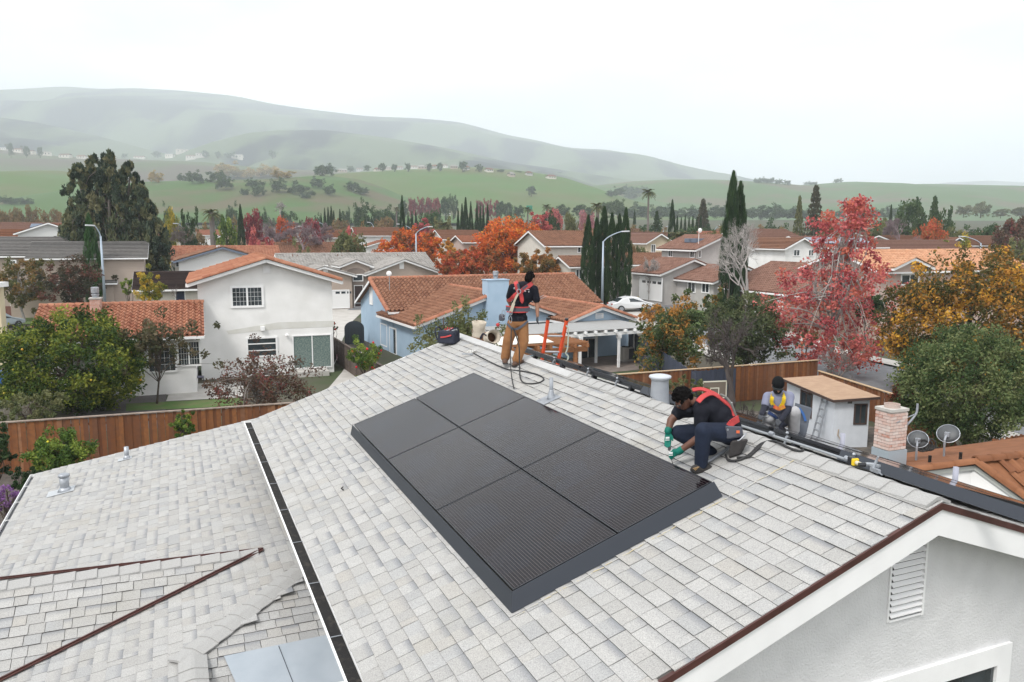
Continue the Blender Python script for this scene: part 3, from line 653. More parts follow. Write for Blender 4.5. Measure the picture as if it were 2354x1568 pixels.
sheet('backyard_lawn', [(tuple(G(290, 948)[:2]), tuple(G(560, 935)[:2])), (tuple(G(290, 931)[:2]), tuple(G(560, 917)[:2]))], m_lawn, .03)
sheet('concrete_slab', [(tuple(G(382, 925)[:2]), tuple(G(560, 915)[:2])), (tuple(G(395, 889)[:2]), tuple(G(560, 876)[:2]))], m_conc, .025)
sheet('gravel_bed', [(tuple(G(150, 1000)[:2]), tuple(G(380, 985)[:2])), (tuple(G(200, 880)[:2]), tuple(G(384, 880)[:2]))], M('grey_gravel', (.13, .12, .115), (.08, .075, .072), 25, rough=.95, bump=.7), .02)
sheet('soil_bed', [(tuple(G(-60, 1250)[:2]), tuple(G(260, 1120)[:2])), (tuple(G(-60, 1075)[:2]), tuple(G(260, 1050)[:2]))], m_soil, .03)
sheet('gravel_bed', [((4, 24), (22, 22)), ((9, 38), (15, 36))], M('debris_yard', (.14, .12, .10), (.06, .055, .05), 3, rough=.95, bump=.7), .02)
def noise2(x, y, seed):
    v = 0
    for k, (fx, fy, a) in enumerate(((1, 1, 1), (2.1, 1.7, .5), (4.3, 3.9, .25), (8.7, 8.1, .12))):
        v += a * math.sin(x * fx + seed * 1.7 + 1.3 * math.sin(y * fy * .8 + k + seed)) * math.cos(y * fy * .6 + k * 2 + seed + .9 * math.sin(x * fx * .7))
    return v
HILLS = {}
def hill(name, crest, Yc, Yb, zb, mat, amp=.1, ns=.004, seed=1, Yk=None, pw=1.0):
    cx = [(c[0] - 1176.5) / FO * Yc for c in crest]; cz = [P(c[0], c[1], Yc).z for c in crest]
    X = np.linspace(cx[0], cx[-1], 150); Zc = np.interp(X, cx, cz)
    kk = np.array([1, 3, 5, 3, 1.]) / 13; Zc = np.convolve(np.pad(Zc, 2, 'edge'), kk, 'valid')
    ts = np.concatenate([np.linspace(0, 1, 40), 1 + np.linspace(.06, .8, 8)]); V = []
    Yk = Yk or (Yc - Yb)
    for t in ts:
        for x, zc in zip(X, Zc):
            y = Yb + (Yc - Yb) * t if t <= 1 else Yc + Yk * (t - 1)
            s = (.5 - .5 * math.cos(math.pi * min(t, 1))) ** pw if t <= 1 else 1 - .8 * (t - 1) ** 1.3
            e = math.sin(math.pi * min(max(t, 0), 1)) if t < 1 else .0
            z = zb + (zc - zb) * s + (zc - zb) * amp * e * noise2(x * ns, y * ns * 1.3, seed)
            if t < 1: z = min(z, 8.4 + (zc - 8.4) * (y / Yc) * (.9 + .1 * t))
            V.append((x, y, z))
    n = len(X); F = np.array([(j * n + i, j * n + i + 1, (j + 1) * n + i + 1, (j + 1) * n + i) for j in range(len(ts) - 1) for i in range(n - 1)])
    HILLS[name] = (V, F)
    return tag(obj('hill', mesh_from('hill', V, F, mat, smooth=True)), kind='structure')
g1, g2 = (.085, .15, .035), (.13, .135, .06)
mh1 = M('bright_grass_hill', (.055, .125, .016), (.10, .105, .034), .009, rough=1, detail=9, bump=.2, bscale=.05)
mh2 = M('mixed_grass_hill', (.05, .105, .018), (.10, .085, .042), .010, rough=1, detail=10, lo=.52, hi=.64)
mh3 = M('mountain_grass', (.006, .012, .018), (.085, .115, .06), .0030, rough=1, detail=12, lo=.43, hi=.53, stretch=(1.4, .5, .8))
mh4 = M('brown_slope', (.085, .07, .05), (.07, .095, .035), .006, rough=1, detail=8, lo=.45, hi=.6)
hill('far_right', [(1930, 436), (2080, 426), (2160, 418), (2250, 413), (2353, 418), (2470, 421), (2700, 430)], 6000, 4800, 15, mh3, .05, .001, 5)
hill('main', [(-700, 250), (-300, 225), (0, 212), (90, 208), (180, 200), (250, 207), (330, 204), (440, 210), (560, 222), (640, 240), (720, 252), (850, 268), (960, 272), (1060, 281), (1170, 312), (1230, 322), (1300, 340), (1400, 344), (1500, 376), (1580, 396), (1640, 408), (1800, 440)], 4800, 2300, 60, mh3, .2, .0017, 3, pw=.9)
hill('spur', [(-300, 300), (0, 268), (120, 285), (260, 318), (380, 352), (480, 366), (560, 330), (640, 300), (760, 300), (900, 318), (1050, 345), (1160, 372), (1300, 392), (1420, 410), (1500, 425)], 2700, 1500, 40, mh3, .2, .0034, 8)
hill('right', [(1240, 445), (1350, 428), (1450, 416), (1540, 412), (1640, 412), (1720, 418), (1800, 426), (1880, 421), (1920, 417), (1965, 416), (2020, 424), (2100, 421), (2150, 421), (2230, 432), (2300, 440), (2420, 447), (2700, 452)], 1800, 900, 17, mh2, .07, .004, 4)
hill('foot', [(-300, 325), (-100, 336), (0, 345), (80, 352), (160, 362), (300, 368), (480, 374), (620, 388), (760, 394), (900, 398), (1000, 410)], 1600, 950, 30, mh4, .06, .004, 6)
hill('green_right', [(640, 425), (740, 408), (830, 397), (900, 392), (1000, 388), (1100, 384), (1200, 393), (1280, 405), (1340, 428), (1400, 455), (1450, 472), (1520, 490)], 1250, 600, 17, mh1, .06, .006, 2)
hill('mid', [(230, 445), (340, 425), (420, 417), (520, 416), (620, 413), (700, 409), (750, 404), (830, 413), (880, 430), (930, 452), (980, 470), (1080, 484), (1150, 492)], 820, 470, 15, mh2, .05, .008, 7)
hill('left', [(-300, 400), (0, 397), (100, 394), (160, 395), (260, 410), (340, 432), (420, 452), (520, 474)], 900, 500, 16, mh1, .04, .008, 9)
from mathutils.bvhtree import BVHTree
_bv = []; _bf = []
for V, F in list(HILLS.values()) + [([(x, y, gz(x, y)) for y in ys for x in xs], np.array([(j * nx_ + i, j * nx_ + i + 1, (j + 1) * nx_ + i + 1, (j + 1) * nx_ + i) for j in range(len(ys) - 1) for i in range(nx_ - 1)]))]:
    k = len(_bv); _bv += V; _bf += [tuple(int(q) + k for q in f) for f in F]
LAND = BVHTree.FromPolygons(_bv, _bf)
def land(x, y):      # the point of the land seen at a pixel
    h = LAND.ray_cast(Vector((0, 0, CZ)), Vector(ray(x, y)).normalized()); return h[0] if h[0] else P(x, y, 900)
# ------------------------------------------------------------------ roof tile helpers
def tmat(name, a, b, c): return RM(name, [(0, a), (.35, b), (.7, tuple((x + y) / 2 for x, y in zip(a, b))), (1, c)], rough=.85, noise=tuple(x * .55 for x in a), nscale=3, nmix=.45, spec=.2)
mt_or = tmat('terracotta_tile', (.33, .135, .078), (.39, .185, .115), (.27, .10, .06))
mt_br = tmat('brown_tile', (.19, .092, .056), (.235, .12, .075), (.15, .072, .045))
mt_pk = tmat('pink_brown_tile', (.20, .105, .078), (.24, .135, .10), (.16, .082, .06))
mt_gr = tmat('grey_tile', (.30, .285, .265), (.36, .34, .32), (.24, .225, .21))
mt_dg = tmat('dark_grey_tile', (.15, .145, .14), (.19, .18, .17), (.12, .115, .11))
mt_pe = tmat('peach_tile', (.50, .26, .15), (.56, .32, .20), (.43, .21, .12))
mt_dk = tmat('dark_brown_shingle', (.065, .045, .042), (.09, .065, .06), (.05, .036, .034))
mt_rs = tmat('rust_tile', (.21, .085, .04), (.27, .12, .06), (.16, .065, .033))
def slope(parent, MW, o, ex, ey, L, D, mat, tw=.30, tl=.36, th=.09, unit=None, singles=0, keep=None, name='roof_tile', rest='far_tiles', deck=None):
    o, ex, ey = Vector(o), Vector(ex).normalized(), Vector(ey).normalized(); ez = ex.cross(ey)
    unit = unit or U_T4; items = []; nr = max(1, int(D / tl)); tl = D / nr
    for r in range(nr):
        if unit is U_FLAT: 
            items.append((o + ey * (r * tl), L, tl, th)); continue
        nc = max(1, int(L / tw)); w = L / nc
        for c in range(nc):
            p = o + ex * (c * w) + ey * (r * tl)
            if keep and not keep(p + ex * w * .5 + ey * tl * .5): continue
            items.append((p, w, tl, th))
    pieces(parent, MW, name, unit, items, (ex, ey, ez), mat, singles=singles, rest=rest)
hc = MB(); n_ = 7
_V = []; _F = []
for y, q in ((0, 1.12), (1.08, .95)):
    for j in range(n_): t = math.pi * j / (n_ - 1); _V.append((q * math.cos(t), y, q * math.sin(t) - .25))
_F = [(j, j + 1, n_ + j + 1, n_ + j) for j in range(n_ - 1)]; _V += [(math.cos(math.pi * j / (n_ - 1)) * .8, 0, math.sin(math.pi * j / (n_ - 1)) * .8 - .25) for j in range(n_)]
_F += [(j + 1, j, 2 * n_ + j, 2 * n_ + j + 1) for j in range(n_ - 1)]
CAPM = {}
def caps(parent, p, q, r, mat, sp=.42, name='ridge_tile', up=(0, 0, 1)):
    key = mat.name
    if key not in CAPM: CAPM[key] = mesh_from('ridge_tile', _V, _F, mat, smooth=True)
    p, q = Vector(p), Vector(q); d = q - p; n = max(1, int(d.length / sp)); sp = d.length / n; d.normalize(); sx = d.cross(Vector(up)).normalized(); u = sx.cross(d)
    for i in range(n):
        o = bpy.data.objects.new(name, CAPM[key]); COL.objects.link(o); o.parent = parent; c = p + d * (i * sp)
        o.matrix_local = Matrix(((sx.x * r, d.x * sp, u.x * r, c.x), (sx.y * r, d.y * sp, u.y * r, c.y), (sx.z * r, d.z * sp, u.z * r, c.z), (0, 0, 0, 1)))
def gblock(parent, MW, x0, x1, y0, y1, zt, h, ridge, sl_, mw, mr, over=.45, unit=None, tw=.3, tl=.36, th=.1, singles=0, mf=None, capr=None, sides=(1, 1), zr_cut=None, name='roof', mcap=None):
    """box walls with a gable roof; walls go down h from the eave height zt"""
    mf = mf or m_white; mcap = mcap or mr
    mb = MB()
    if ridge == 'x':
        ym = (y0 + y1) / 2; rise = (y1 - y0) / 2 * sl_
        V = []
        for x in (x0, x1): V += [(x, y0, zt - h), (x, y1, zt - h), (x, y1, zt), (x, ym, zt + rise), (x, y0, zt)]
    else:
        xm = (x0 + x1) / 2; rise = (x1 - x0) / 2 * sl_
        V = []
        for y in (y0, y1): V += [(x1, y, zt - h), (x0, y, zt - h), (x0, y, zt), (xm, y, zt + rise), (x1, y, zt)]
    mb.add(V, [(4, 3, 2, 1, 0), (5, 6, 7, 8, 9), (0, 5, 9, 4), (4, 9, 8, 3), (3, 8, 7, 2), (2, 7, 6, 1), (1, 6, 5, 0)])
    mb.build('wall', mw, parent)
    c = 1 / math.sqrt(1 + sl_ * sl_); s = sl_ * c; half = ((y1 - y0) if ridge == 'x' else (x1 - x0)) / 2 + over; D = half / c
    rf = MB(); fa = MB(); g = .05
    if ridge == 'x':
        ym = (y0 + y1) / 2; zr = zt + (y1 - y0) / 2 * sl_ + g; ze = zr - half * sl_; A, B = x0 - over, x1 + over
        for sg in (-1, 1):
            rf.slab([(A, ym, zr), (B, ym, zr), (B, ym + sg * half, ze), (A, ym + sg * half, ze)], (0, 0, -1), .07)
            for X in (A, B): fa.beam((X, ym, zr - .1), (X, ym + sg * half, ze - .1), .04, .18)
            fa.beam((A, ym + sg * (half + .02), ze - .1), (B, ym + sg * (half + .02), ze - .1), .08, .14)
        ro = rf.build(name, mr, parent); fa.build('fascia', mf, parent)
        if sides[0]: slope(ro, MW, (A, ym - half, ze + .01), (1, 0, 0), (0, c, s), B - A, D, mr, tw, tl, th, unit, singles)
        if sides[1]: slope(ro, MW, (B, ym + half, ze + .01), (-1, 0, 0), (0, -c, s), B - A, D, mr, tw, tl, th, unit, 0)
        if capr: caps(ro, (A, ym, zr + .06), (B, ym, zr + .06), capr, mcap)
    else:
        xm = (x0 + x1) / 2; zr = zt + (x1 - x0) / 2 * sl_ + g; ze = zr - half * sl_; A, B = y0 - over, y1 + over
        for sg in (-1, 1):
            rf.slab([(xm, A, zr), (xm, B, zr), (xm + sg * half, B, ze), (xm + sg * half, A, ze)], (0, 0, -1), .07)
            for Y_ in (A, B): fa.beam((xm, Y_, zr - .1), (xm + sg * half, Y_, ze - .1), .04, .18)
            fa.beam((xm + sg * (half + .02), A, ze - .1), (xm + sg * (half + .02), B, ze - .1), .08, .14)
        ro = rf.build(name, mr, parent); fa.build('fascia', mf, parent)
        if sides[0]: slope(ro, MW, (xm - half, B, ze + .01), (0, -1, 0), (c, 0, s), B - A, D, mr, tw, tl, th, unit, singles)
        if sides[1]: slope(ro, MW, (xm + half, A, ze + .01), (0, 1, 0), (-c, 0, s), B - A, D, mr, tw, tl, th, unit, 0)
        if capr:
            caps(ro, (xm, A, zr + .06), (xm, B, zr + .06), capr, mcap)
            for sg in (-1, 1): caps(ro, (xm + sg * half, A, ze + .07), (xm, A, zr + .07), capr * .85, mcap, name='rake_tile')
    return ro
def wy(parent, fr, y0, x0, ya, x1, yb, **k):      # window on a plane local y = y0 from pixel box (o pixels)
    a = fr.fy(x0, yb, y0); b = fr.fy(x1, ya, y0); w = max(b.x - a.x, .2); h = max(b.z - a.z, .2)
    return window(parent, fr, (a.x, y0, a.z), (1, 0, 0), (0, 0, 1), w, h, **k)
def wx(parent, fr, x0, xa, ya, xb, yb, **k):      # on a plane local x = x0 (facing -x)
    a = fr.fx(xa, yb, x0); b = fr.fx(xb, ya, x0); w = max(abs(a.y - b.y), .2); h = max(b.z - a.z, .2)
    return window(parent, fr, (x0, max(a.y, b.y), min(a.z, b.z)), (0, -1, 0), (0, 0, 1), w, h, **k)
m_cream = M('cream_stucco', (.62, .58, .52), (.57, .53, .47), 2, rough=.9)
m_offw = M('white_stucco', (.83, .825, .81), (.74, .735, .715), .9, rough=.9, bump=.3, bscale=25)
m_tan = M('tan_stucco', (.42, .345, .29), (.38, .31, .26), 1.5, rough=.9, bump=.3, bscale=20)
m_blue = M('light_blue_stucco', (.38, .50, .62), (.34, .46, .58), 1.2, rough=.9, bump=.3, bscale=20)
m_beige = M('beige_siding', (.46, .38, .32), (.42, .345, .29), 2, rough=.85, stretch=(.3, .3, 9))
m_greyst = M('warm_grey_stucco', (.47, .45, .43), (.43, .41, .395), 1.5, rough=.9, bump=.3, bscale=20)
m_brick = M('brown_brick', (.22, .10, .08), (.17, .075, .06), 7, rough=.9)
m_slate = M('slate_trim', (.13, .16, .21), rough=.6)
# ------------------------------------------------------------------ white two-storey house
WF = Frame(G(768, 856), 21); wh = thing('two_storey_house', 'white stucco two-storey house with terracotta tile roof and sliding glass door', 'house', M_=WF.M)
ewx = WF.fy(455, 700, 0).x; ez_ = WF.fy(768, 642, 0).z
apx = WF.fy(608, 598, 0)
rise = (apx.z - ez_) / (-ewx / 2) 
gblock(wh, WF.M, ewx, 0, 0, 9.5, ez_, ez_ + .3, 'y', .315, m_offw, mt_or, over=.55, tl=.42, tw=.31, th=.14, singles=60, capr=.16, unit=U_T)
o = wy(wh, WF, -.01, 530, 657, 605, 710, fw=.13, nx=2, grid=(4, 4))
wy(wh, WF, -.01, 567, 774, 637, 824, fw=.1, nx=1, nz=3)
wy(wh, WF, -.01, 674, 768, 761, 850, name='sliding_door', fw=.07, nx=2, mp_=M('curtained_glass', (.10, .15, .14), (.20, .25, .23), 12, rough=.15, spec=.6))
lv = wy(wh, WF, -.01, 604, 604, 620, 630, name='gable_vent', fw=.03, nx=1, nz=1, mp_=m_white)
for i in range(7): MB().box((.03, .05 + i * .08, .0), (.42, .075 + i * .08, .03)).build('slat', m_white, lv)
p = WF.fy(603, 756, 0); MB().box((p.x - .12, -.2, p.z - .12), (p.x + .12, 0, p.z + .12)).build('flood_lamp', m_white, wh)
p = WF.fy(659, 771, 0); MB().lathe([(.02, .12), (.13, 0), (.05, -.02)], 10, (p.x, -.15, p.z)).build('wall_lamp', m_white, wh)
p = WF.fy(716, 856, 0); MB().box((p.x - .9, -1.2, .0), (p.x + .9, 0, .3)).build('door_step', m_conc, wh)
p = WF.fy(746, 852, 0); MB().box((p.x - .2, -.03, p.z - .1), (p.x + .2, 0.01, p.z + .1)).build('crawl_vent', m_deck, wh)
p = WF.fy(650, 745, -.008); MB().slab([(WF.fy(x_, y_, -.006)) for x_, y_ in ((520, 762), (640, 742), (767, 738), (767, 752), (650, 757), (525, 770))], (0, -1, 0), .003).build('bare_plaster_patch', M('plaster_patch', (.60, .59, .54), (.66, .655, .62), 1.5, rough=.95), wh)
# low wing with the tile roof in front
wing_y = -3.9
a = WF.fy(465, 770, wing_y); b = WF.fy(285, 780, wing_y)
WZ = a.z + .12; rdg = WF.fy(450, 704, wing_y + 3.6)
gblock(wh, WF.M, ewx - 7.4, a.x - .4, wing_y, wing_y + 7.4, WZ, WZ + .3, 'x', .33, m_offw, mt_or, over=.5, tw=.31, tl=.4, th=.16, singles=230, capr=.15, unit=U_T, sides=(1, 0), name='wing_roof')
wy(wh, WF, wing_y - .01, 408, 783, 460, 845, fw=.09, nx=2, grid=(4, 4)); wy(wh, WF, wing_y - .01, 340, 790, 404, 860, fw=.09, nx=1, grid=(5, 4))
cw = thing('brick_chimney', 'weathered pink brick chimney with metal flue cap beside the low tile roof', 'chimney', M_=WF.M @ Matrix.Translation((WF.fy(220, 700, wing_y + 3).x, wing_y + 3, 0)))
cz_ = WF.fy(220, 689, wing_y + 3).z; m_bpink = RM('pink_brick', [(0, (.46, .22, .16)), (.4, (.55, .33, .26)), (.7, (.48, .25, .19)), (1, (.60, .42, .35))], rough=.9, noise=(.62, .55, .5), nscale=9, nmix=.4)
MB().box((-.24, -.3, 0), (.24, .3, cz_)).build('core', M('mortar', (.42, .38, .35), rough=.95), cw)
def brick_shaft(parent, x0, x1, y0, y1, z0, z1, bl, bh, mat, sides=('front', 'left')):
    me = {}
    k = 0; z = z0
    while z < z1 - bh * .5:
        for sd_ in sides:
            L = (x1 - x0) if sd_ in ('front', 'back') else (y1 - y0); n = max(1, round(L / bl)); w = L / n; off = (k % 2) * .5 * w; xs_ = []
            u = -off
            while u < L - .01:
                a_, b_ = max(u, 0), min(u + w, L)
                if b_ - a_ > .03: xs_.append((a_, b_))
                u += w
            for a_, b_ in xs_:
                ln = round(b_ - a_, 3)
                if ln not in me: q = MB().box((.006, -.012, .006), (ln - .006, .02, bh - .006)); me[ln] = mesh_from('brick', q.v, q.f, mat)
                o = obj('brick', me[ln], parent)
                if sd_ == 'front': o.location = (x0 + a_, y0 + random.uniform(-.003, .003), z)
                elif sd_ == 'left': o.location = (x0 + random.uniform(-.003, .003), y0 + b_, z); o.rotation_euler.z = -math.pi / 2
                elif sd_ == 'right': o.location = (x1, y0 + a_, z); o.rotation_euler.z = math.pi / 2
        z += bh; k += 1
brick_shaft(cw, -.25, .25, -.31, .31, cz_ - 1.9, cz_, .24, .085, m_bpink, ('front', 'left', 'right'))
MB().box((-.3, -.36, cz_), (.3, .36, cz_ + .07)).build('crown', m_conc, cw)
MB().lathe([(.16, cz_ + .07), (.16, cz_ + .18), (.2, cz_ + .2), (.2, cz_ + .26), (.13, cz_ + .28), (.2, cz_ + .34), (.2, cz_ + .62), (.15, cz_ + .64)], 12).build('flue_cap', m_metal, cw)
# lounger on the slab
ln = thing('lounge_chair', 'grey fabric folding lounger on the slab by the white house', 'lounger', loc=G(425, 897), rz=R(21))
mb = MB(); mb.slab([(-.95, -.3, .1), (-.95, .3, .1), (-.1, .3, .72), (-.1, -.3, .72)], (0, 0, 1), .03); mb.slab([(-.1, -.3, .72), (-.1, .3, .72), (1.0, .3, .62), (1.0, -.3, .62)], (0, 0, 1), .03); mb.build('fabric', M('violet_grey_fabric', (.12, .115, .16), rough=.8), ln)
mb = MB()
for s in (-.3, .3): mb.tube([(-.1, s, .7), (.15, s, 0)], .02, 6); mb.tube([(.15, s, .69), (-.15, s, 0)], .02, 6); mb.tube([(.95, s, .62), (1.0, s, 0)], .02, 6); mb.tube([(-.95, s, .1), (-.1, s, .72), (1.0, s, .62)], .022, 6)
mb.build('frame', m_black, ln)
# ------------------------------------------------------------------ blue house
BF = Frame((-6.3, 50.3, 0), 26); bh_ = thing('bungalow', 'light blue stucco bungalow with brown tile roof, blue chimney and white patio cover', 'house', M_=BF.M)
mt_bl = tmat('blue_house_tile', (.225, .105, .064), (.285, .145, .09), (.175, .078, .048)); mt_cap = tmat('terracotta_cap', (.36, .15, .09), (.42, .19, .12), (.30, .115, .07))
SLB = .335
# main body (ridge along x) and two front gables (ridge along y)
gblock(bh_, BF.M, .35, 17.2, 5.6, 14.0, 3.15, 3.2, 'x', .45, m_blue, mt_bl, over=.4, tw=.31, tl=.38, th=.15, singles=110, capr=.15, unit=U_T, sides=(1, 0), mcap=mt_cap)
gblock(bh_, BF.M, .4, 11.2, .35, 8, 2.62, 2.7, 'y', SLB, m_blue, mt_bl, over=.4, tw=.31, tl=.38, th=.15, singles=120, capr=.19, unit=U_T, name='wing_roof', mcap=mt_cap)
gblock(bh_, BF.M, 10.4, 15.3, -1.8, 7, 2.62, 2.7, 'y', SLB, m_blue, mt_bl, over=.38, tw=.31, tl=.38, th=.15, singles=60, capr=.19, unit=U_T, name='porch_roof', mcap=mt_cap)
# roll of rake tiles on the left gable end
caps(bh_, (-.05, 5.25, 3.06), (-.05, 9.8, 5.14), .17, mt_cap, name='rake_tile')
c0 = BF.fy(1942 * K, 1122 * K, 0); c1 = BF.fy(2026 * K, 1122 * K, 0)
ch = MB(); ch.box((c0.x, -.35, 1.0), (c1.x, .55, c0.z)); ch.box((c0.x - .05, -.4, c0.z), (c1.x + .05, .6, c0.z + .05)); cho = ch.build('chimney', m_blue, bh_)
MB().lathe([(.14, c0.z + .05), (.14, c0.z + .22), (.19, c0.z + .24), (.12, c0.z + .28), (.19, c0.z + .32), (.19, c0.z + .58), (.14, c0.z + .6)], 12, ((c0.x + c1.x) / 2, .1, 0)).build('flue_cap', m_metal, cho)
lvb = wx(bh_, BF, .34, 850, 662, 856, 700, name='gable_vent', fw=.04, nx=1, mp_=m_white)
lv = wy(bh_, BF, -1.81, 1368, 719, 1386, 732, name='gable_vent', fw=.04, nx=1, mp_=m_white)
for i in range(4): MB().box((.02, .06 + i * .085, .0), (.5, .085 + i * .085, .03)).build('slat', M('vent_slat_blue', (.25, .36, .48)), lv)
wx(bh_, BF, .39, 876, 747, 890, 793, fw=.09, nx=2); wx(bh_, BF, .39, 897, 756, 911, 812, fw=.09, nx=1)
wy(bh_, BF, .34, 1205, 735, 1287, 758, fw=.1, nx=1)
wy(bh_, BF, -1.81, 1332, 775, 1370, 830, name='sliding_door', fw=.09, nx=2)
t_ = wy(bh_, BF, .34, 1262, 800, 1300, 826, fw=.06, nx=1)
# patio cover
pc = thing('patio_cover', 'white painted patio cover with slatted roof on posts before the blue bungalow', 'patio cover', M_=BF.M)
py0, py1, px0, px1 = -6.3, -1.95, 3.6, 14.2; zt0, zt1 = 2.22, 2.24
MB().beam((px0, py0, zt0), (px1, py0, zt0), .09, .2).build('beam', m_white, pc)
mbm = MB(); mbm.beam((0, 0, 0), (0, py1 - py0 + .35, zt1 - zt0), .09, .16); rme = mesh_from('rafter', mbm.v, mbm.f, m_white)
for i in range(15): obj('rafter', rme, pc, (px0 + .15 + i * (px1 - px0 - .3) / 14, py0 - .35, zt0 + .17))
m_wood = M('weathered_white_board', (.36, .36, .355), (.28, .28, .275), 3, rough=.8, stretch=(1, 9, 9))
for i in range(13):
    y = py0 - .1 + i * (py1 - py0) / 12.4; z = zt0 + .26 + (y - py0) / (py1 - py0) * (zt1 - zt0)
    MB().box((px0, y, z), (px1, y + .34, z + .025)).build('roof_board', m_wood, pc)
for px_, py_ in ((1422, py0), (1333, py0), (1370, -4.2), (1458, -4.2)):
    g_ = BF.fy(px_, 800, py_); mb = MB(); mb.box((g_.x - .07, g_.y - .07, 0), (g_.x + .07, g_.y + .07, 2.2)); mb.box((g_.x - .15, g_.y - .09, 1.9), (g_.x + .15, g_.y + .09, 2.12)); mb.build('post', m_white, pc)
ac = thing('air_conditioner', 'beige outdoor air conditioning unit with dark grille on the patio', 'air conditioner', loc=G(1438, 828), rz=R(26))
MB().box((-.42, -.38, .08), (.42, .38, .92)).build('cabinet', M('beige_cabinet', (.50, .47, .42), rough=.5), ac, bevel=.04)
MB().box((-.02, -.4, .14), (.4, -.375, .84)).build('grille', M('dark_grille', (.06, .06, .065), rough=.6), ac)
MB().lathe([(.3, .92), (.3, .95), (.1, .96)], 14).build('fan_guard', m_debris, ac)
MB().box((-.5, -.46, 0), (.5, .46, .08)).build('pad', m_conc, ac)
sb_ = thing('satellite_dish', 'small white dish on a tall mast at the left end of the blue bungalow roof', 'satellite dish', loc=BF.M @ Vector((.9, 8.0, 4.3)))
MB().tube([(0, 0, 0), (0, 0, 1.2)], .03, 6).build('mast', m_metal, sb_); MB().ell((0, -.1, 1.25), .2, .06, .2).build('dish', m_white, sb_, True)
ld = thing('television_aerial', 'dark folded dish arm and aerial lying on the brown tiles of the blue bungalow', 'aerial', loc=BF.M @ Vector((10.6, 4.0, 3.35)))
mb = MB(); mb.slab([(-.1, 0, 0), (.1, 0, 0), (-.2, .1, .75), (-.3, .1, .7)], (0, 1, 0), .04); mb.build('dish', m_debris, ld); mb = MB(); mb.tube([(0, 0, .1), (.9, 0, .6)], .02, 5); mb.tube([(.6, 0, .3), (1.1, 0, .5)], .015, 5); mb.build('arm', m_metal, ld)
# timber pergola with a white sheet, behind the ladder
PG = Frame(G(1222, 838), 24); pg = thing('timber_pergola', 'brown timber pergola partly topped with a white sheet behind the orange ladder', 'pergola', M_=Frame((-.3, 38.6, 0), 24).M)
m_tim = M('cedar_timber', (.33, .15, .065), (.27, .115, .05), 3, rough=.75, stretch=(1, 1, 6))
pz = 2.85
for y in (0, 3.0): MB().beam((-1.5, y, pz - .3), (4.6, y, pz - .3), .12, .26).build('beam', m_tim, pg)
for x, y in ((0, 0), (3.9, 0), (0, 3), (3.9, 3)): MB().box((x - .09, y - .09, 0), (x + .09, y + .09, pz - .17)).build('post', m_tim, pg)
for i in range(9): MB().beam((-1.2 + i * .7, -.5, pz - .06), (-1.2 + i * .7, 3.6, pz - .06), .06, .2).build('rafter', m_tim, pg)
for i in range(12): MB().box((-1.6, -.3 + i * .32, pz + .06), (4.5, -.22 + i * .32, pz + .13)).build('slat', m_tim, pg)
ws = MB(); ws.slab([(-1.5, -.1, pz + .15), (2.6, -.1, pz + .15), (3.1, 2.7, pz + .15), (-1.5, 2.9, pz + .15)], (0, 0, 1), .02); wso = ws.build('plastic_sheet', M('cream_sheet', (.78, .74, .66), rough=.6)); wso.matrix_world = Frame((-.3, 38.6, 0), 24).M
tag(wso, 'large cream white sheet lying on top of the timber pergola', 'sheet')
# ------------------------------------------------------------------ tan house with the pale grey tile roof
TF = Frame(P(1396 * K, 1237 * K, 86), 23); th_ = thing('tan_house', 'tan stucco house with pale grey tile roof, arched entry and white garage door', 'house', M_=TF.M)
lz_ = lambda x, y, y0=0: TF.fy(x, y, y0)
e2 = lz_(1459 * K, 1101 * K); e3 = lz_(1765 * K, 1101 * K)
gblock(th_, TF.M, e2.x + .4, e3.x - .4, 0, 9, e2.z + .15, 6, 'y', .36, m_tan, mt_gr, over=.45, tw=.33, tl=.4, unit=U_T4, capr=.11)
e0 = lz_(1180 * K, 1106 * K); e1 = lz_(1418 * K, 1106 * K)
gblock(th_, TF.M, e0.x, e1.x - .4, -.4, 9, e1.z + .15, 6, 'y', .30, m_tan, mt_gr, over=.45, tw=.33, tl=.4, capr=.11)
r0 = lz_(1115 * K, 1012 * K, 8); r1 = lz_(1690 * K, 1002 * K, 8)
gblock(th_, TF.M, r0.x, r1.x, 3.5, 13, e2.z + .3, 6, 'x', .37, m_tan, mt_gr, over=.45, tw=.33, tl=.42, capr=.11, sides=(1, 0))
ea = lz_(1428 * K, 1045 * K, -.2); ew = 1.55
gblock(th_, TF.M, ea.x - ew, ea.x + ew, .6, 6, ea.z - .55, 5.5, 'y', .38, m_tan, mt_gr, over=.35, tw=.33, tl=.4, capr=.1)
ar = []; 
for i in range(9): a_ = math.pi * i / 8; ar.append((ea.x - 1.05 * math.cos(a_), .58, ea.z - 1.3 + .5 * math.sin(a_)))
MB().slab(ar + [(ea.x + 1.05, .58, ea.z - 5), (ea.x - 1.05, .58, ea.z - 5)], (0, 1, 0), .03).build('entry_shade_plate', M('shaded_tan', (.22, .18, .155)), th_)  # flat arch plate, wall tan darkened to paint the shade of the entry
wy(th_, TF, .55, 1410 * K, 1098 * K, 1452 * K, 1128 * K, fw=.1, nx=1)
wy(th_, TF, .55, 1417 * K, 1142 * K, 1452 * K, 1232 * K, name='front_door', fw=.08, nx=1, mp_=M('dark_door', (.05, .03, .028), rough=.5))
gd = wy(th_, TF, -.42, 1325 * K, 1160 * K, 1397 * K, 1237 * K, name='garage_door', fw=.1, nx=1, mp_=M('white_door_panel', (.76, .76, .75), rough=.5))
for i in range(3): MB().box((.5 + i * .62, 1.6, .01), (.95 + i * .62, 1.82, .02)).build('door_light', m_pane, gd)
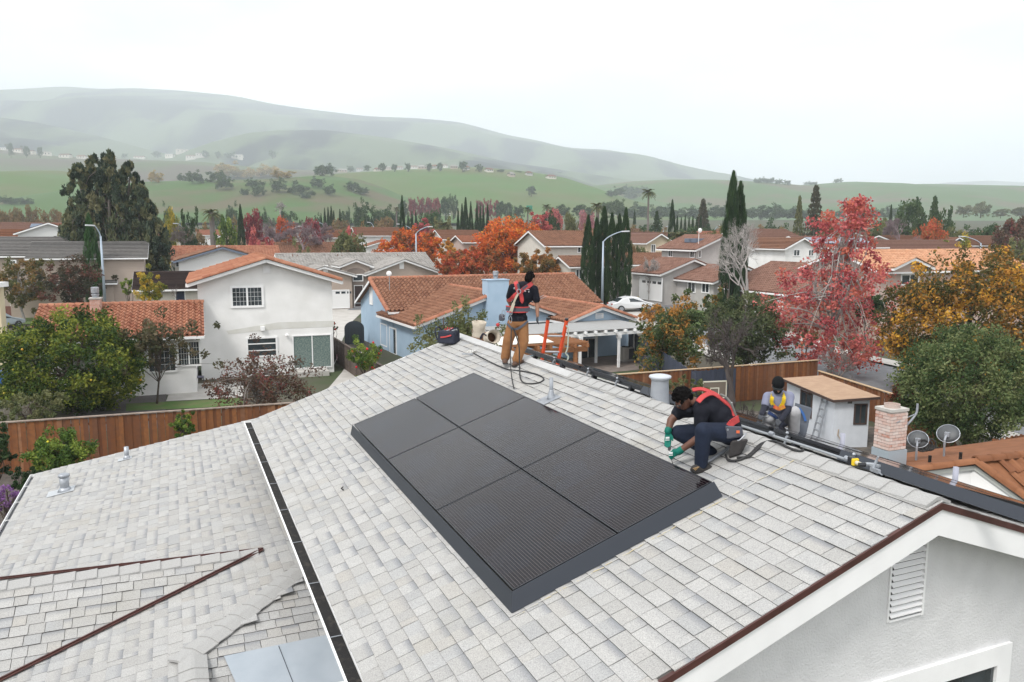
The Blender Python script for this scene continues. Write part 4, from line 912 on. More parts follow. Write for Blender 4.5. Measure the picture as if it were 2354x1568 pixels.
for x_, y_ in ((1606, 1063), (1299, 1075)):
    v_ = lz_(x_ * K, y_ * K); MB().box((v_.x - .25, -.46 if x_ < 1400 else -.03, v_.z - .4), (v_.x + .25, -.4 if x_ < 1400 else .0, v_.z + .35)).build('gable_vent', m_white, th_)
for xx_ in (1170, 1350, 1590):
    q = lz_(xx_ * K, 1022 * K, 7.4); mb = MB(); mb.tube([(q.x, q.y, q.z - .5), (q.x, q.y, q.z + .1)], .05, 6); mb.tube([(q.x + .5, q.y, q.z - .5), (q.x + .5, q.y, q.z)], .05, 6); mb.build('roof_pipe', mt_br, th_)
ordw = ['first', 'second', 'third', 'fourth', 'fifth', 'sixth', 'seventh', 'eighth', 'ninth', 'tenth', 'eleventh', 'twelfth', 'thirteenth', 'fourteenth', 'fifteenth', 'sixteenth', 'seventeenth', 'eighteenth']
# ------------------------------------------------------------------ other houses
def house2(label, x, y, Y, w, d, h, ridge, sl_, mw, mr, phi=22, name='house', unit=U_FLAT, tl=.36, tw=.33, capr=None, over=.45, mf=None, group=None):
    """x, y: pixel of the front-left eave corner at distance Y"""
    fr = Frame(P(x, y, Y), phi); base = gz(fr.o.x, fr.o.y); hh = max(h, fr.o.z - base + .4)
    Mx = Matrix.Translation((fr.o.x, fr.o.y, fr.o.z - hh + .4)) @ Matrix.Rotation(R(phi), 4, 'Z')
    f2 = Frame((fr.o.x, fr.o.y, fr.o.z - hh + .4), phi); z = hh - .4
    t = thing(name, label, 'house', M_=Mx, group=group)
    gblock(t, f2.M, 0, w, 0, d, z, hh, ridge, sl_, mw, mr, over=over, unit=unit, tl=tl, tw=tw, capr=capr, mf=mf)
    return t, f2, z
# grey two-storey house with the garage (corner of the upper storey)
kh, KF, kz = house2('grey stucco two-storey house with brown tile roof, white garage door and parked car', 1600, 571, 83, 6.6, 6.6, 6, 'y', .40, m_greyst, mt_pk, unit=U_T4, tl=.38, capr=.11, name='two_storey_house')
def sub(t, F, z0, x, y, Y, w, d, ridge, sl_, mw, mr, unit=U_T4, over=.4, capr=.1, name='wing_roof'):
    q = F.loc(P(x, y, Y)); gblock(t, F.M, q.x, q.x + w, q.y, q.y + d, q.z, q.z + 1.2, ridge, sl_, mw, mr, over=over, unit=unit, tl=.38, capr=capr, name=name); return q
q1 = sub(kh, KF, kz, 1519, 628, 80, 7.4, 5.7, 'y', .36, m_greyst, mt_pk, name='garage_roof')
q2 = sub(kh, KF, kz, 1640, 646, 75, 7.0, 7.4, 'y', .36, m_greyst, mt_pk)
gd = wx(kh, KF, q1.x - .01, 1469, 638, 1522, 686, name='garage_door', fw=.1, nx=1, mp_=M('white_door_panel', (.76, .76, .75)))
for i in range(4): MB().box((.5 + i * 1.0, 1.75, .01), (1.2 + i * 1.0, 2.0, .02)).build('door_light', m_pane, gd)
wx(kh, KF, -.01, 1535, 574, 1546, 590, fw=.08, nx=2); wx(kh, KF, -.01, 1585, 574, 1596, 592, fw=.08, nx=2); wy(kh, KF, -.01, 1604, 574, 1611, 592, fw=.08, nx=1)
wx(kh, KF, q2.x - .01, 1580, 643, 1599, 671, fw=.1, nx=2); wx(kh, KF, q2.x - .01, 1612, 645, 1631, 672, fw=.1, nx=2)
sk_ = KF.loc(P(1650, 553, 84)); mb = MB()
for dy_ in (0, 1.2): mb.box((1.0, 1.6 + dy_, kz + .62), (2.1, 2.5 + dy_, kz + 1.05))
mb.build('skylight', m_slate, kh)
mb = MB(); mb.tube([(.8, .8, kz + .2), (.8, .8, kz + 1.9)], .03, 5); mb.ell((.8, .6, kz + 1.9), .25, .08, .25); mb.build('dish', m_white, kh)
# beige two-storey left of the cypresses
t, F2, z = house2('beige two-storey house with brown tile roof left of the cypress row', 1255, 563, 95, 9, 9, 6, 'x', .36, m_cream, mt_br, unit=U_T4, tl=.4, name='two_storey_house')
wy(t, F2, -.01, 1326, 567, 1342, 581, fw=.1, nx=2)
q = sub(t, F2, z, 1312, 611, 87, 6, 5, 'x', .36, m_cream, mt_br); wy(t, F2, q.y - .01, 1322, 618, 1338, 642, fw=.1, nx=2)
# brown-roofed house behind the red tree
t, F2, z = house2('long brown-roofed house behind the red tree and the pale bare tree', 1885, 678, 62, 11, 12, 3, 'y', .38, M('brown_stucco', (.27, .19, .15), (.23, .16, .125), 2), mt_pk, unit=U_T4, tl=.38, capr=.11)
wx(t, F2, -.01, 1715, 690, 1738, 715, fw=.1, nx=2); wx(t, F2, -.01, 1780, 690, 1800, 722, name='garage_door', fw=.1, nx=1, mp_=MATS['white_door_panel'])
# peach-roofed house
t, F2, z = house2('pinkish house with bright peach tile roof and pediment behind the yellow tree', 2020, 620, 62, 17, 8, 3, 'x', .34, M('pink_stucco', (.50, .38, .33), (.46, .345, .30), 2), mt_pe, unit=U_T4, tl=.4, capr=.12)
q = F2.loc(P(2076, 606, 61)); gblock(t, F2.M, q.x, q.x + 3.4, -.5, 3, q.z - .2, .6, 'y', .36, M('pink_stucco', (.50, .38, .33)), mt_pe, over=.5, unit=U_T4, tl=.4, capr=.12, name='pediment_roof')
wy(t, F2, -.02, 2068, 627, 2112, 655, fw=.12, nx=2)
# left grey-roofed house
t, F2, z = house2('beige sided two-storey house with dark grey tile roof behind the citrus tree', -60, 588, 78, 7.4, 8, 6, 'x', .42, m_beige, mt_dg, unit=U_FLAT, tl=.36, name='two_storey_house')
q = sub(t, F2, z, 69, 594, 77, 10, 8, 'x', .36, m_beige, mt_dg, unit=U_FLAT, capr=None)
MB().box((q.x - 6, q.y - .12, -1), (q.x + 10, q.y - .02, 1.2)).build('brick_base', m_brick, t)
wy(t, F2, q.y - .03, 72, 682, 97, 707, fw=.1, nx=2, grid=(2, 3)); wy(t, F2, q.y - .03, 126, 676, 152, 705, fw=.1, nx=2, grid=(2, 3)); wy(t, F2, q.y - .05, 22, 600, 37, 614, fw=.1, nx=2, grid=(2, 2))
wy(t, F2, q.y - .06, 25, 690, 53, 722, name='front_door', fw=.15, nx=1, mp_=M('dark_red_door', (.10, .015, .015), rough=.5))
q = sub(t, F2, z, 20, 655, 76, 9, 2, 'x', .3, m_beige, mt_dg, unit=U_FLAT, capr=None, name='porch_roof')
# houses behind the white one
t, F2, z = house2('white gabled house with slate blue trim just behind the white two-storey house', 410, 600, 74, 7.8, 9, 4, 'y', .30, M('white_siding', (.66, .66, .65), rough=.7), mt_br, mf=m_slate, tl=.36, unit=U_T4)
lv = wy(t, F2, -.02, 497, 566, 505, 580, name='gable_vent', fw=.05, nx=1, mp_=m_white)
t, F2, z = house2('low house with orange tile roof left of the slate trimmed gable', 392, 598, 92, 12, 8, 3, 'x', .34, m_cream, mt_or, unit=U_T4, capr=.1)
wy(t, F2, -.02, 403, 602, 418, 616, fw=.08, nx=2)
t, F2, z = house2('low outbuilding with dark brown shingle roof and blue door behind the terracotta wing', 318, 664, 62, 7.5, 6, 2.6, 'x', .36, m_cream, mt_dk, tl=.2)
wy(t, F2, -.02, 403, 668, 425, 706, name='front_door', fw=.06, nx=1, mp_=M('navy_door', (.03, .04, .07)))
t, F2, z = house2('white gabled house with orange roof left of the great conifer', 40, 538, 115, 8, 10, 4, 'y', .36, M('white_siding', (.66, .66, .65)), mt_or)
t, F2, z = house2('pale blue gable peeping from behind the great conifer', 90, 556, 98, 9, 8, 3, 'y', .26, M('pale_blue_siding', (.55, .62, .68)), mt_dg)
t, F2, z = house2('house with pink tile roof and roof solar panels at the left edge', -60, 532, 150, 16, 9, 4, 'x', .34, m_cream, mt_pk)
MB().slab([(9, .6, z + .55), (14, .6, z + .55), (14, 2.9, z + 1.3), (9, 2.9, z + 1.3)], (0, -.3, 1), .05).build('solar_panels', m_slate, t)
t, F2, z = house2('house with orange brown roof at the left edge before the pink roof', -40, 551, 118, 9, 8, 3, 'x', .34, m_cream, mt_rs)
t, F2, z = house2('brown-roofed house behind the tan house', 598, 585, 118, 15, 9, 3, 'x', .34, m_cream, mt_br, unit=U_T4, capr=.1)
t, F2, z = house2('small yellow gabled house below the palm', 485, 551, 150, 8, 8, 3, 'y', .34, M('yellow_stucco', (.58, .48, .33)), mt_br)
t, F2, z = house2('blue house with grey roof beside the slim cypress and palm', 514, 536, 190, 12, 9, 3, 'x', .3, m_slate, mt_dg)
t, F2, z = house2('two-storey house with brown roof and white walls left of the orange trees', 822, 541, 150, 9, 8, 5, 'x', .36, m_offw, mt_br, name='two_storey_house')
q = sub(t, F2, z, 846, 566, 140, 6, 5, 'y', .3, m_offw, mt_or, unit=U_FLAT, capr=None, name='porch_roof')
t, F2, z = house2('brown-roofed house between the two orange trees', 1020, 549, 135, 7, 8, 4, 'x', .36, m_cream, mt_br)
q = F2.loc(P(1032, 542, 134)); gblock(t, F2.M, 1.2, 3.4, -.6, 3, z - .1, .4, 'y', .6, m_cream, mt_br, unit=U_FLAT, tl=.36, name='pediment_roof')
t, F2, z = house2('pink walled house partly hidden by the tall orange tree', 1066, 556, 122, 5, 6, 4, 'x', .3, M('pink_stucco', (.50, .38, .33)), mt_or)
t, F2, z = house2('distant brown roof above the left orange tree', 968, 543, 165, 8, 8, 3, 'x', .34, m_cream, mt_br)
t, F2, z = house2('red-roofed house right of the street lamp and cypress row', 1452, 552, 150, 15, 9, 5, 'x', .34, m_cream, mt_pk)
q = F2.loc(P(1500, 541, 149)); gblock(t, F2.M, q.x, q.x + 5, -.5, 4, z, .6, 'y', .45, m_slate, mt_pk, unit=U_FLAT, tl=.36, name='pediment_roof')
t, F2, z = house2('pale yellow gabled house above the white garage roof', 1487, 556, 125, 4.6, 8, 4, 'y', .55, M('pale_yellow_stucco', (.60, .50, .36)), mt_pk)
wy(t, F2, -.02, 1495, 561, 1506, 580, fw=.1, nx=2); wy(t, F2, -.02, 1522, 561, 1532, 578, fw=.1, nx=2)
t, F2, z = house2('low brown-roofed house directly behind the cypress row', 1440, 606, 100, 9, 7, 3, 'x', .34, m_cream, mt_br, unit=U_T4)
t, F2, z = house2('two-storey house with pink tile roof behind the pale bare tree', 1724, 549, 112, 9, 8, 6, 'x', .36, M('pale_yellow_stucco', (.60, .50, .36)), mt_pk, name='two_storey_house')
wy(t, F2, -.02, 1775, 556, 1786, 572, fw=.1, nx=2)
t, F2, z = house2('white gabled house peeping through the top of the red tree', 1804, 568, 96, 5, 8, 5, 'y', .45, m_offw, mt_br)
wy(t, F2, -.02, 1822, 572, 1838, 588, fw=.1, nx=2); wy(t, F2, -.02, 1856, 572, 1870, 588, fw=.1, nx=2)
t, F2, z = house2('white house with roof solar panels right of the red tree crown', 1864, 566, 106, 13, 8, 5, 'x', .34, m_offw, mt_pk)
MB().slab([(1, .3, z + .42), (11, .3, z + .42), (11, 2.6, z + 1.2), (1, 2.6, z + 1.2)], (0, -.3, 1), .05).build('solar_panels', M('pale_solar', (.16, .19, .25), rough=.15), t)
wy(t, F2, -.02, 1972, 571, 1990, 580, fw=.1, nx=2)
t, F2, z = house2('long low house with dark red roof above the peach roof', 1990, 577, 108, 22, 10, 3, 'x', .30, m_tan, mt_pk)
t, F2, z = house2('low house with dark roof and white pediment at the right edge', 2080, 562, 128, 26, 10, 3, 'x', .30, m_tan, mt_br)
q = F2.loc(P(2218, 566, 127)); gblock(t, F2.M, q.x, q.x + 5.4, -.6, 4, z, .6, 'y', .45, m_slate, mt_br, unit=U_FLAT, tl=.36, name='pediment_roof')
for lb, x, y, Y, w, mr_ in (('far pink roof at the right edge under the hills', 2190, 545, 190, 24, mt_pk), ('far brown roof under the redwoods on the right', 2000, 547, 170, 14, mt_br), ('far red roof right of the tall dark cypress pair', 1735, 541, 170, 10, mt_rs),
                        ('far brown roof between cypress row and tall palm', 1390, 543, 190, 10, mt_br), ('far orange roof left of the tall orange tree', 900, 536, 210, 12, mt_or), ('far tan roof under the yellow-green trees', 700, 541, 200, 14, mt_br),
                        ('far pale roof behind the low red shrubs', 560, 543, 170, 12, mt_gr), ('far white barn roof at the foot of the left hill', 190, 512, 330, 14, mt_gr)):
    house2(lb, x, y, Y, w, 9, 3, 'x', .32, m_cream, mr_)
for i, (x, y, Y, w) in enumerate(((318, 549, 170, 10), (455, 541, 220, 12), (625, 541, 180, 12), (745, 546, 170, 11), (768, 533, 260, 14), (866, 548, 160, 10), (1105, 540, 200, 12), (1292, 545, 160, 10), (1418, 536, 230, 13), (1590, 546, 165, 10), (1655, 541, 210, 12), (1775, 545, 190, 11), (1922, 547, 180, 14), (2052, 540, 230, 16), (2130, 549, 170, 12), (2280, 540, 230, 16))):
    house2('far tiled roof, %s from the left in the farthest row of roofs' % ordw[i], x, y, Y, w, 8, 3, 'xy'[i % 4 == 2], .34, [m_cream, m_offw, m_tan][i % 3], [mt_br, mt_or, mt_pk, mt_rs][i % 4], group='farthest row of roofs')
# ------------------------------------------------------------------ neighbour at the right with chimney and dishes
NB = thing('neighbour_house', 'neighbouring house at the right edge with rusty brown tile roof and white gable', 'house', loc=(0, 0, 0))
def fq(x, y, Y): return P(x * K, y * K, Y)
A_, B_, E_ = fq(3640, 1880, 18.6), fq(3903, 1845, 18.6), fq(4330, 1800, 19.6)
D_, D2, A2_ = fq(4330, 1712, 24.5), fq(3600, 1812, 22.2), fq(3440, 1862, 20.0)
C_ = fq(4240, 2085, 17.2); C2 = fq(4500, 1990, 18.4)
mb = MB(); nrm = (B_ - A_).cross(D_ - A_).normalized(); nrm = nrm if nrm.z > 0 else -nrm
mb.slab([A2_, A_, B_, E_, D_, D2], nrm, -.06); nr = mb.build('roof', mt_rs, NB)
slope(nr, Matrix.Identity(4), A2_ + nrm * .0, (E_ - A2_), nrm.cross(E_ - A2_), 7.5, 5.2, mt_rs, tw=.30, tl=.2, th=.035, unit=U_SH, singles=70, keep=lambda p: px(p)[1] < 1085 and px(p)[0] < 2420 and px(p)[1] > 990 and p.y < 24.5 and (p - D2).cross(D_ - D2).z > -.3)
n2 = (C_ - B_).cross(E_ - B_).normalized(); n2 = n2 if n2.z > 0 else -n2
mb = MB(); mb.slab([B_, C_, C2, E_], n2, -.06); nr2 = mb.build('lower_slope', mt_rs, NB)
exs = (C_ - B_).normalized(); eys = n2.cross(exs)
slope(nr2, Matrix.Identity(4), B_ + exs * .02, (E_ - B_).normalized() * 1.0, (B_ - C_).normalized(), .01, .01, mt_rs, unit=U_FLAT)
dE = (E_ - B_).normalized(); dC = (C_ - B_).normalized()
ud = (n2.cross(dE)).normalized(); ud = ud if ud.z > 0 else -ud
slope(nr2, Matrix.Identity(4), C_ - dE * .1, dE, ud, 3.2, (C_ - B_).length * abs(dC.dot(ud)) , mt_rs, tw=.27, tl=.4, th=.09, unit=U_T, singles=40, keep=lambda p: (p - C_).dot(dE) > ((p - C_).dot(ud)) * ((B_ - C_).dot(dE) / max(.01, (B_ - C_).dot(ud))) - .05)
caps(NB, A_ + Vector((0, 0, .02)), B_ + Vector((0, 0, .02)), .11, mt_rs); caps(NB, B_ + Vector((0, 0, .06)), E_ + Vector((0, 0, .06)), .12, mt_rs); caps(NB, C_ + Vector((0, 0, .03)), B_ + Vector((0, 0, .03)), .12, mt_rs, name='rake_tile')
mb = MB(); mb.add([A_ + Vector((-.3, .1, -.12)), B_ + Vector((0, .1, -.1)), C_ + Vector((0, .1, -.1)), C_ + Vector((0, .1, -3)), A_ + Vector((-.3, .1, -3.2))], [(0, 1, 2, 3, 4)]); mb.slab([A_ + Vector((-.3, .12, -.12)), B_ + Vector((0, .12, -.1)), C_ + Vector((0, .12, -.1)), C_ + Vector((0, .12, -3)), A_ + Vector((-.3, .12, -3.2))], (0, 1, 0), .1); mb.build('wall', M('white_gable', (.72, .72, .71), rough=.7), NB)
mb = MB(); mb.beam(A_ + Vector((-.2, .02, -.14)), B_ + Vector((0, .02, -.14)), .06, .1); mb.beam(B_ + Vector((0, .02, -.14)), C_ + Vector((0, .02, -.14)), .06, .1); mb.build('fascia', M('grey_fascia', (.48, .49, .46)), NB)
for x_, y_ in ((3720, 1838), (3843, 1825)):
    p = fq(x_, y_, 19.4); MB().tube([p - Vector((0, 0, .1)), p + Vector((0, 0, .12))], .04, 8).build('roof_pipe', m_debris, NB)
cb = fq(3560, 1822, 19.5); chn = thing('brick_chimney', 'square chimney of pink and white bricks with a metal arm on the rusty tile roof', 'chimney', loc=cb, rz=R(22))
ctop = fq(3560, 1635, 19.5).z - cb.z
MB().box((-.27, -.2, -1.0), (.27, .26, ctop)).build('core', M('mortar', (.42, .38, .35)), chn)
random.seed(3); brick_shaft(chn, -.28, .28, -.21, .27, .22, ctop - .02, .21, .078, RM('pale_brick', [(0, (.46, .20, .14)), (.3, (.60, .42, .36)), (.55, (.66, .55, .50)), (.75, (.50, .27, .21)), (1, (.64, .50, .45))], rough=.9, noise=(.66, .6, .57), nscale=14, nmix=.5), ('front', 'left'))
MB().box((-.30, -.23, ctop - .02), (.30, .29, ctop + .05)).build('crown', m_conc, chn); MB().lathe([(.19, ctop + .05), (.19, ctop + .14), (.17, ctop + .14), (.17, ctop + .06)], 18, (0, .03, 0)).build('flue', M('pale_clay', (.45, .36, .32)), chn)
MB().box((-.31, -.24, -.3), (.31, .3, .2)).build('lead_flashing', M('grey_lead', (.33, .38, .42), rough=.5), chn)
mb = MB(); mb.tube(spline([(.28, -.1, ctop - .42), (.42, -.12, ctop - .38), (.62, -.15, ctop - .15), (.66, -.15, ctop - .02), (.66, -.15, ctop + .12)]), .028, 8); mb.tube([(.6, -.15, ctop - .14), (-.1, -.23, ctop - .28)], .012, 5); mb.box((.26, -.2, ctop - .5), (.31, -.02, ctop - .3)); mb.build('antenna_arm', m_gvent, chn)
def dish(label, x, y, Y, r, tilt, az):
    t = thing('satellite_dish', label, 'satellite dish', loc=fq(x, y, Y), rz=az)
    mb = MB(); V = []; F = []; n = 20
    for k, q in enumerate((0, .35, .7, 1)):
        for j in range(n): a = 2 * math.pi * j / n; V.append((r * q * math.cos(a), -.22 * r * q * q, r * .92 * q * math.sin(a)))
    F = [(k * n + j, k * n + (j + 1) % n, (k + 1) * n + (j + 1) % n, (k + 1) * n + j) for k in range(3) for j in range(n)]
    mb.add(V, F); o = mb.build('reflector', M('dish_back_grey', (.075, .08, .085), rough=.45), t, True); o.rotation_euler = (tilt, 0, 0); o.modifiers.new('s', 'SOLIDIFY').thickness = .02
    mb = MB(); mb.tube([(r * math.cos(a), -.22 * r, r * .92 * math.sin(a)) for a in np.linspace(0, 2 * math.pi, 25)], .012, 5, cap=False); o = mb.build('rim', m_metal, t); o.rotation_euler = (tilt, 0, 0)
    mb = MB(); mb.tube(spline([(0, .05, -.05), (0, .25, -.15), (0, .22, -.5), (0, .22, -.62)]), .028, 7); mb.box((-.06, .0, -.1), (.06, .1, .02)); mb.tube([(0, -.05, -r * .9), (0.1, -.55, -r * .3)], .02, 6); mb.box((.05, -.62, -r * .35), (.16, -.5, -r * .2)); mb.build('mount', m_gvent, t)
    return t
dish('round grey satellite dish just right of the pink brick chimney', 3673, 1752, 20.3, .25, .5, 2.6)
dish('round grey satellite dish farther right, tilted up beside the evergreen tree', 3792, 1728, 20.6, .28, .6, 2.4)
bx_ = thing('cable_coil', 'black cable coils and bracket heaped between chimney and satellite dishes', 'cable', loc=fq(3690, 1795, 20.2))
mb = MB()
for k in range(3): mb.tube([(.17 * math.cos(a) + .12 * k, .05 * k, .16 * math.sin(a) + .1) for a in np.linspace(0, 6.28, 14)], .02, 5, cap=False)
mb.build('coil', m_rope, bx_)
# ------------------------------------------------------------------ fences
m_fen = RM('cedar_board', [(0, (.13, .045, .018)), (.3, (.27, .105, .036)), (.55, (.20, .072, .026)), (.8, (.15, .062, .032)), (1, (.33, .16, .08))], rough=.8, noise=(.10, .05, .03), nscale=7, nmix=.45)
m_fold = RM('old_board', [(0, (.11, .085, .07)), (.5, (.15, .115, .095)), (1, (.09, .07, .06))], rough=.9, noise=(.05, .04, .035), nscale=7, nmix=.4)
m_fsl = RM('slate_board', [(0, (.055, .065, .095)), (.5, (.07, .08, .115)), (1, (.05, .06, .085))], rough=.8)
def fence(label, a, b, h, mat, bw=.14, name='board_fence', z0=None, cap=True, rail=m_wood, slope_top=0):
    a, b = Vector((a[0], a[1], 0)), Vector((b[0], b[1], 0)); d = b - a; L = d.length; rz = math.atan2(d.y, d.x)
    z = gz(a.x, a.y) if z0 is None else z0
    t = thing(name, label, 'fence', loc=(a.x, a.y, z), rz=rz)
    n = int(L / bw); w = L / n; m1 = MB().box((.004, -.01, .03), (w * 1.0 - .004, .012, h)); m2 = MB().box((-.02, -.03, .03), (w * 1.02, -.011, h - .03))
    e1 = mesh_from('board', m1.v, m1.f, mat); e2_ = mesh_from('board', m2.v, m2.f, mat)
    for i in range(n):
        o = obj('board', e1 if i % 2 == 0 else e2_, t, (i * w, 0, random.uniform(-.015, .015))); o.rotation_euler = (0, random.uniform(-.008, .008), 0); 
    mp_ = MB().box((-.05, .0, 0), (.05, .1, h)); pe = mesh_from('post', mp_.v, mp_.f, mat)
    for i in range(int(L / 2.4) + 1): obj('post', pe, t, (min(i * 2.4, L), .013, 0))
    for zz in (.3, h - .3): MB().box((0, .014, zz), (L, .05, zz + .09)).build('rail', mat, t)
    if cap: MB().box((-.03, -.07, h), (L + .03, .09, h + .035)).build('cap_rail', rail, t)
    return t
m_caprail = M('grey_cap_rail', (.30, .24, .20), (.22, .17, .14), 5, rough=.9)
random.seed(9)
g0_, g1_ = G(-70, 980, 1.85), G(700, 926, 1.85)
fence('warm brown board fence behind the lower roof at the left', g0_, g1_, 1.85, m_fen, rail=m_caprail)
g0_, g1_ = G(1405, 862, 1.85), G(1879, 827, 1.85)
fence('reddish brown board fence running behind the crouching workers to the shed corner', g0_, g1_, 1.85, m_fen, rail=M('pale_cap_rail', (.45, .32, .20), rough=.8))
q_ = G(1882, 852, 1.55); q2_ = G(2075, 912, 1.55)
fence('reddish brown board fence behind the white shed towards the round evergreen', q_, q_ + (q2_ - q_) * 1.5, 1.55, m_fen, rail=M('pale_cap_rail', (.45, .32, .20)))
fence('dark slate blue board fence beyond the reddish fence', G(1445, 757, 1.8), G(1600, 858, 1.8), 1.8, m_fsl, cap=False)
fence('dark slate blue board fence end right of the bare tree', G(1600, 852, 1.8), G(1845, 828, 1.8), 1.8, m_fsl, cap=False)
fence('old grey brown board fence between white house and blue bungalow', G(732, 758, 1.6), G(905, 858, 1.6), 1.6, m_fold, cap=True, rail=m_fold)
fence('low wooden fence behind the yellow-green tree and hedge ball', G(250, 712, 1.9), G(420, 690, 1.9), 1.9, M('rust_fence', (.20, .09, .05)), bw=.3, z0=.2, cap=False)
fence('dark brown fence at the foot of the round evergreen tree', G(2290, 1008, 1.6), G(2420, 980, 1.6), 1.6, m_fen, cap=False)
# ------------------------------------------------------------------ shed, stepladder, basketball hoop
SF = Frame(G(1914, 1029), 5); sh = thing('garden_shed', 'small white garden shed with flat plywood roof and dark framed windows', 'shed', M_=SF.M)
sz = 1.95; SW, SD = 1.42, 4.4
mb = MB(); mb.hexa([(0, 0, 0), (SW, 0, 0), (SW, SD, 0), (0, SD, 0), (0, 0, sz), (SW, 0, sz + .1), (SW, SD, sz + .1), (0, SD, sz)]); mb.build('wall', M('white_board_wall', (.62, .65, .69), (.57, .60, .64), 3, rough=.7), sh)
mb = MB(); mb.hexa([(-.18, -.2, sz + .005), (SW + .3, -.2, sz + .11), (SW + .3, SD + .2, sz + .11), (-.18, SD + .2, sz + .005), (-.18, -.2, sz + .05), (SW + .3, -.2, sz + .155), (SW + .3, SD + .2, sz + .155), (-.18, SD + .2, sz + .05)]); ro = mb.build('roof', M('plywood_roof', (.40, .27, .18), (.34, .22, .145), 3, rough=.85), sh)
mb = MB(); mb.beam((-.19, -.21, sz + .0), (SW + .3, -.21, sz + .1), .03, .1); mb.beam((-.19, -.2, sz + .0), (-.19, SD + .2, sz + .0), .03, .1); mb.build('fascia', M('dark_brown_trim', (.07, .045, .038)), sh)
mdk = MATS['dark_brown_trim']
window(sh, SF, (.78, -.005, .95), (1, 0, 0), (0, 0, 1), .55, .85, fw=.06, depth=.03, nx=2, mf=mdk); window(sh, SF, (-.005, 3.0, .75), (0, -1, 0), (0, 0, 1), 1.1, 1.05, fw=.07, depth=.03, nx=2, mf=mdk)
mb = MB(); mb.box((.5, -.03, sz - .14), (.68, -.005, sz - .05)); mb.box((-.03, 2.0, sz - .14), (-.005, 2.25, sz - .05)); mb.build('air_slot', m_deck, sh)
mb = MB(); mb.box((.08, -.012, .05), (.66, -.002, 1.72)); mb.build('door', M('white_board_wall', (.62, .65, .69)), sh)
mb = MB(); mb.beam((.15, -.05, .55), (.5, -.12, .0), .03, .03); mb.beam((.18, -.04, .78), (.15, -.05, .52), .03, .03); mb.build('prop_stick', M('raw_stick', (.42, .33, .24)), sh)
sl_t = thing('stepladder', 'aluminium stepladder leaning on the white shed wall', 'ladder', M_=SF.M @ Matrix.Translation((-.42, .5, 0)))
for y in (0, .5): MB().beam((0, y + (.04 if y == 0 else -.04) * 0, 0), (.36, y * .8 + .05, 1.85), .03, .07).build('side_rail', m_metal, sl_t)
for i in range(6): z = .25 + i * .29; MB().box((z * .19 - .04, .02 + z * .02, z), (z * .19 + .06, .5 - z * .04, z + .03)).build('step', m_metal, sl_t)
bo = thing('basketball_hoop', 'glass basketball backboard with white frame against the brown fence', 'basketball hoop', loc=G(1640, 952), rz=R(12))
bz0, bz1 = 2.0, 2.75
hb = P(1636, 895, bo.location.y).z; hw = .62
mb = MB()
for a, b in (((-hw, -.02, hb - .42), (-hw + .05, .02, hb + .42)), ((hw - .05, -.02, hb - .42), (hw, .02, hb + .42)), ((-hw + .05, -.02, hb + .37), (hw - .05, .02, hb + .42)), ((-hw + .05, -.02, hb - .42), (hw - .05, .02, hb - .37)), ((-.23, -.025, hb - .3), (-.19, -.005, hb + .1)), ((.19, -.025, hb - .3), (.23, -.005, hb + .1)), ((-.19, -.025, hb + .06), (.19, -.005, hb + .1))): mb.box(a, b)
mb.build('backboard_frame', M('cream_frame', (.70, .68, .56), rough=.5), bo)
MB().box((-hw + .05, -.004, hb - .37), (hw - .05, .004, hb + .37)).build('backboard_glass', M('smoky_board', (.17, .14, .11), rough=.15), bo)
mb = MB(); mb.tube([(.0, .25, -.5), (0, .25, hb), (0, .05, hb)], .05, 8); mb.box((-.12, .02, hb - .37), (-.09, .05, hb + .4)); mb.box((.09, .02, hb - .37), (.12, .05, hb + .4)); mb.build('pole', m_black, bo)
mb = MB(); mb.tube([(.22 * math.cos(a), -.28 + .22 * math.sin(a), hb - .3) for a in np.linspace(0, 6.28, 17)], .012, 6, cap=False); mb.build('rim', M('orange_rim', (.5, .12, .03)), bo)
jk = thing('scrap_pile', 'pile of timber offcuts and a white pipe behind the second array', 'scrap', loc=G(1735, 1000))
random.seed(4)
for i in range(9): 
    a = random.uniform(0, 3.1); p = Vector((random.uniform(-1.6, 1.4), random.uniform(-.8, .8), .1 + i * .05)); MB().beam(p, p + Vector((math.cos(a) * 1.2, math.sin(a) * 1.2, random.uniform(0, .4))), .1, .05).build('offcut', m_tim if i % 3 == 0 else m_fold, jk)
MB().tube([(-.9, -.5, .0), (-1.15, -.3, 1.5)], .05, 8).build('white_pipe', m_white, jk)
# ------------------------------------------------------------------ street lamps
m_pole = M('blue_grey_pole', (.36, .43, .50), rough=.5, metal=.2)
def lamp(label, x, ytop, Y, ybase, arm, h=None):
    top = P(x, ytop, Y); zb = P(x, ybase, Y).z if ybase else gz(top.x, Y); zb = min(zb, gz(top.x, Y) + .0) if ybase is None else zb
    t = thing('street_lamp', label, 'street lamp', loc=(top.x, Y, zb), group='street lamps'); H = top.z - zb
    MB().tube([(0, 0, 0), (0, 0, H - .9)], [.13, .08], 10).build('pole', m_pole, t, True)
    ax, ay = arm; MB().tube(spline([(0, 0, H - .95), (ax * .25, ay * .25, H - .55), (ax * .65, ay * .65, H - .2), (ax, ay, H)]), .05, 7).build('arm', m_pole, t, True)
    dv = Vector((ax, ay, 0)).normalized(); mb = MB(); mb.beam(Vector((ax, ay, H)), Vector((ax, ay, H + .03)) + dv * .75, .28, .12); mb.build('lamp_head', M('pale_lamp_head', (.60, .62, .64), rough=.4), t, bevel=.03)
lamp('street lamp with pale pole between cypress row and blue bungalow', 1386, 532, 74, 700, (1.7, .2))
lamp('blue-grey street lamp left of the white house in front of the slim cypress', 229, 521, 70, 706, (-.3, -.35))
lamp('street lamp standing behind the tan house roof ridge', 955, 522, 108, 640, (1.5, .3))
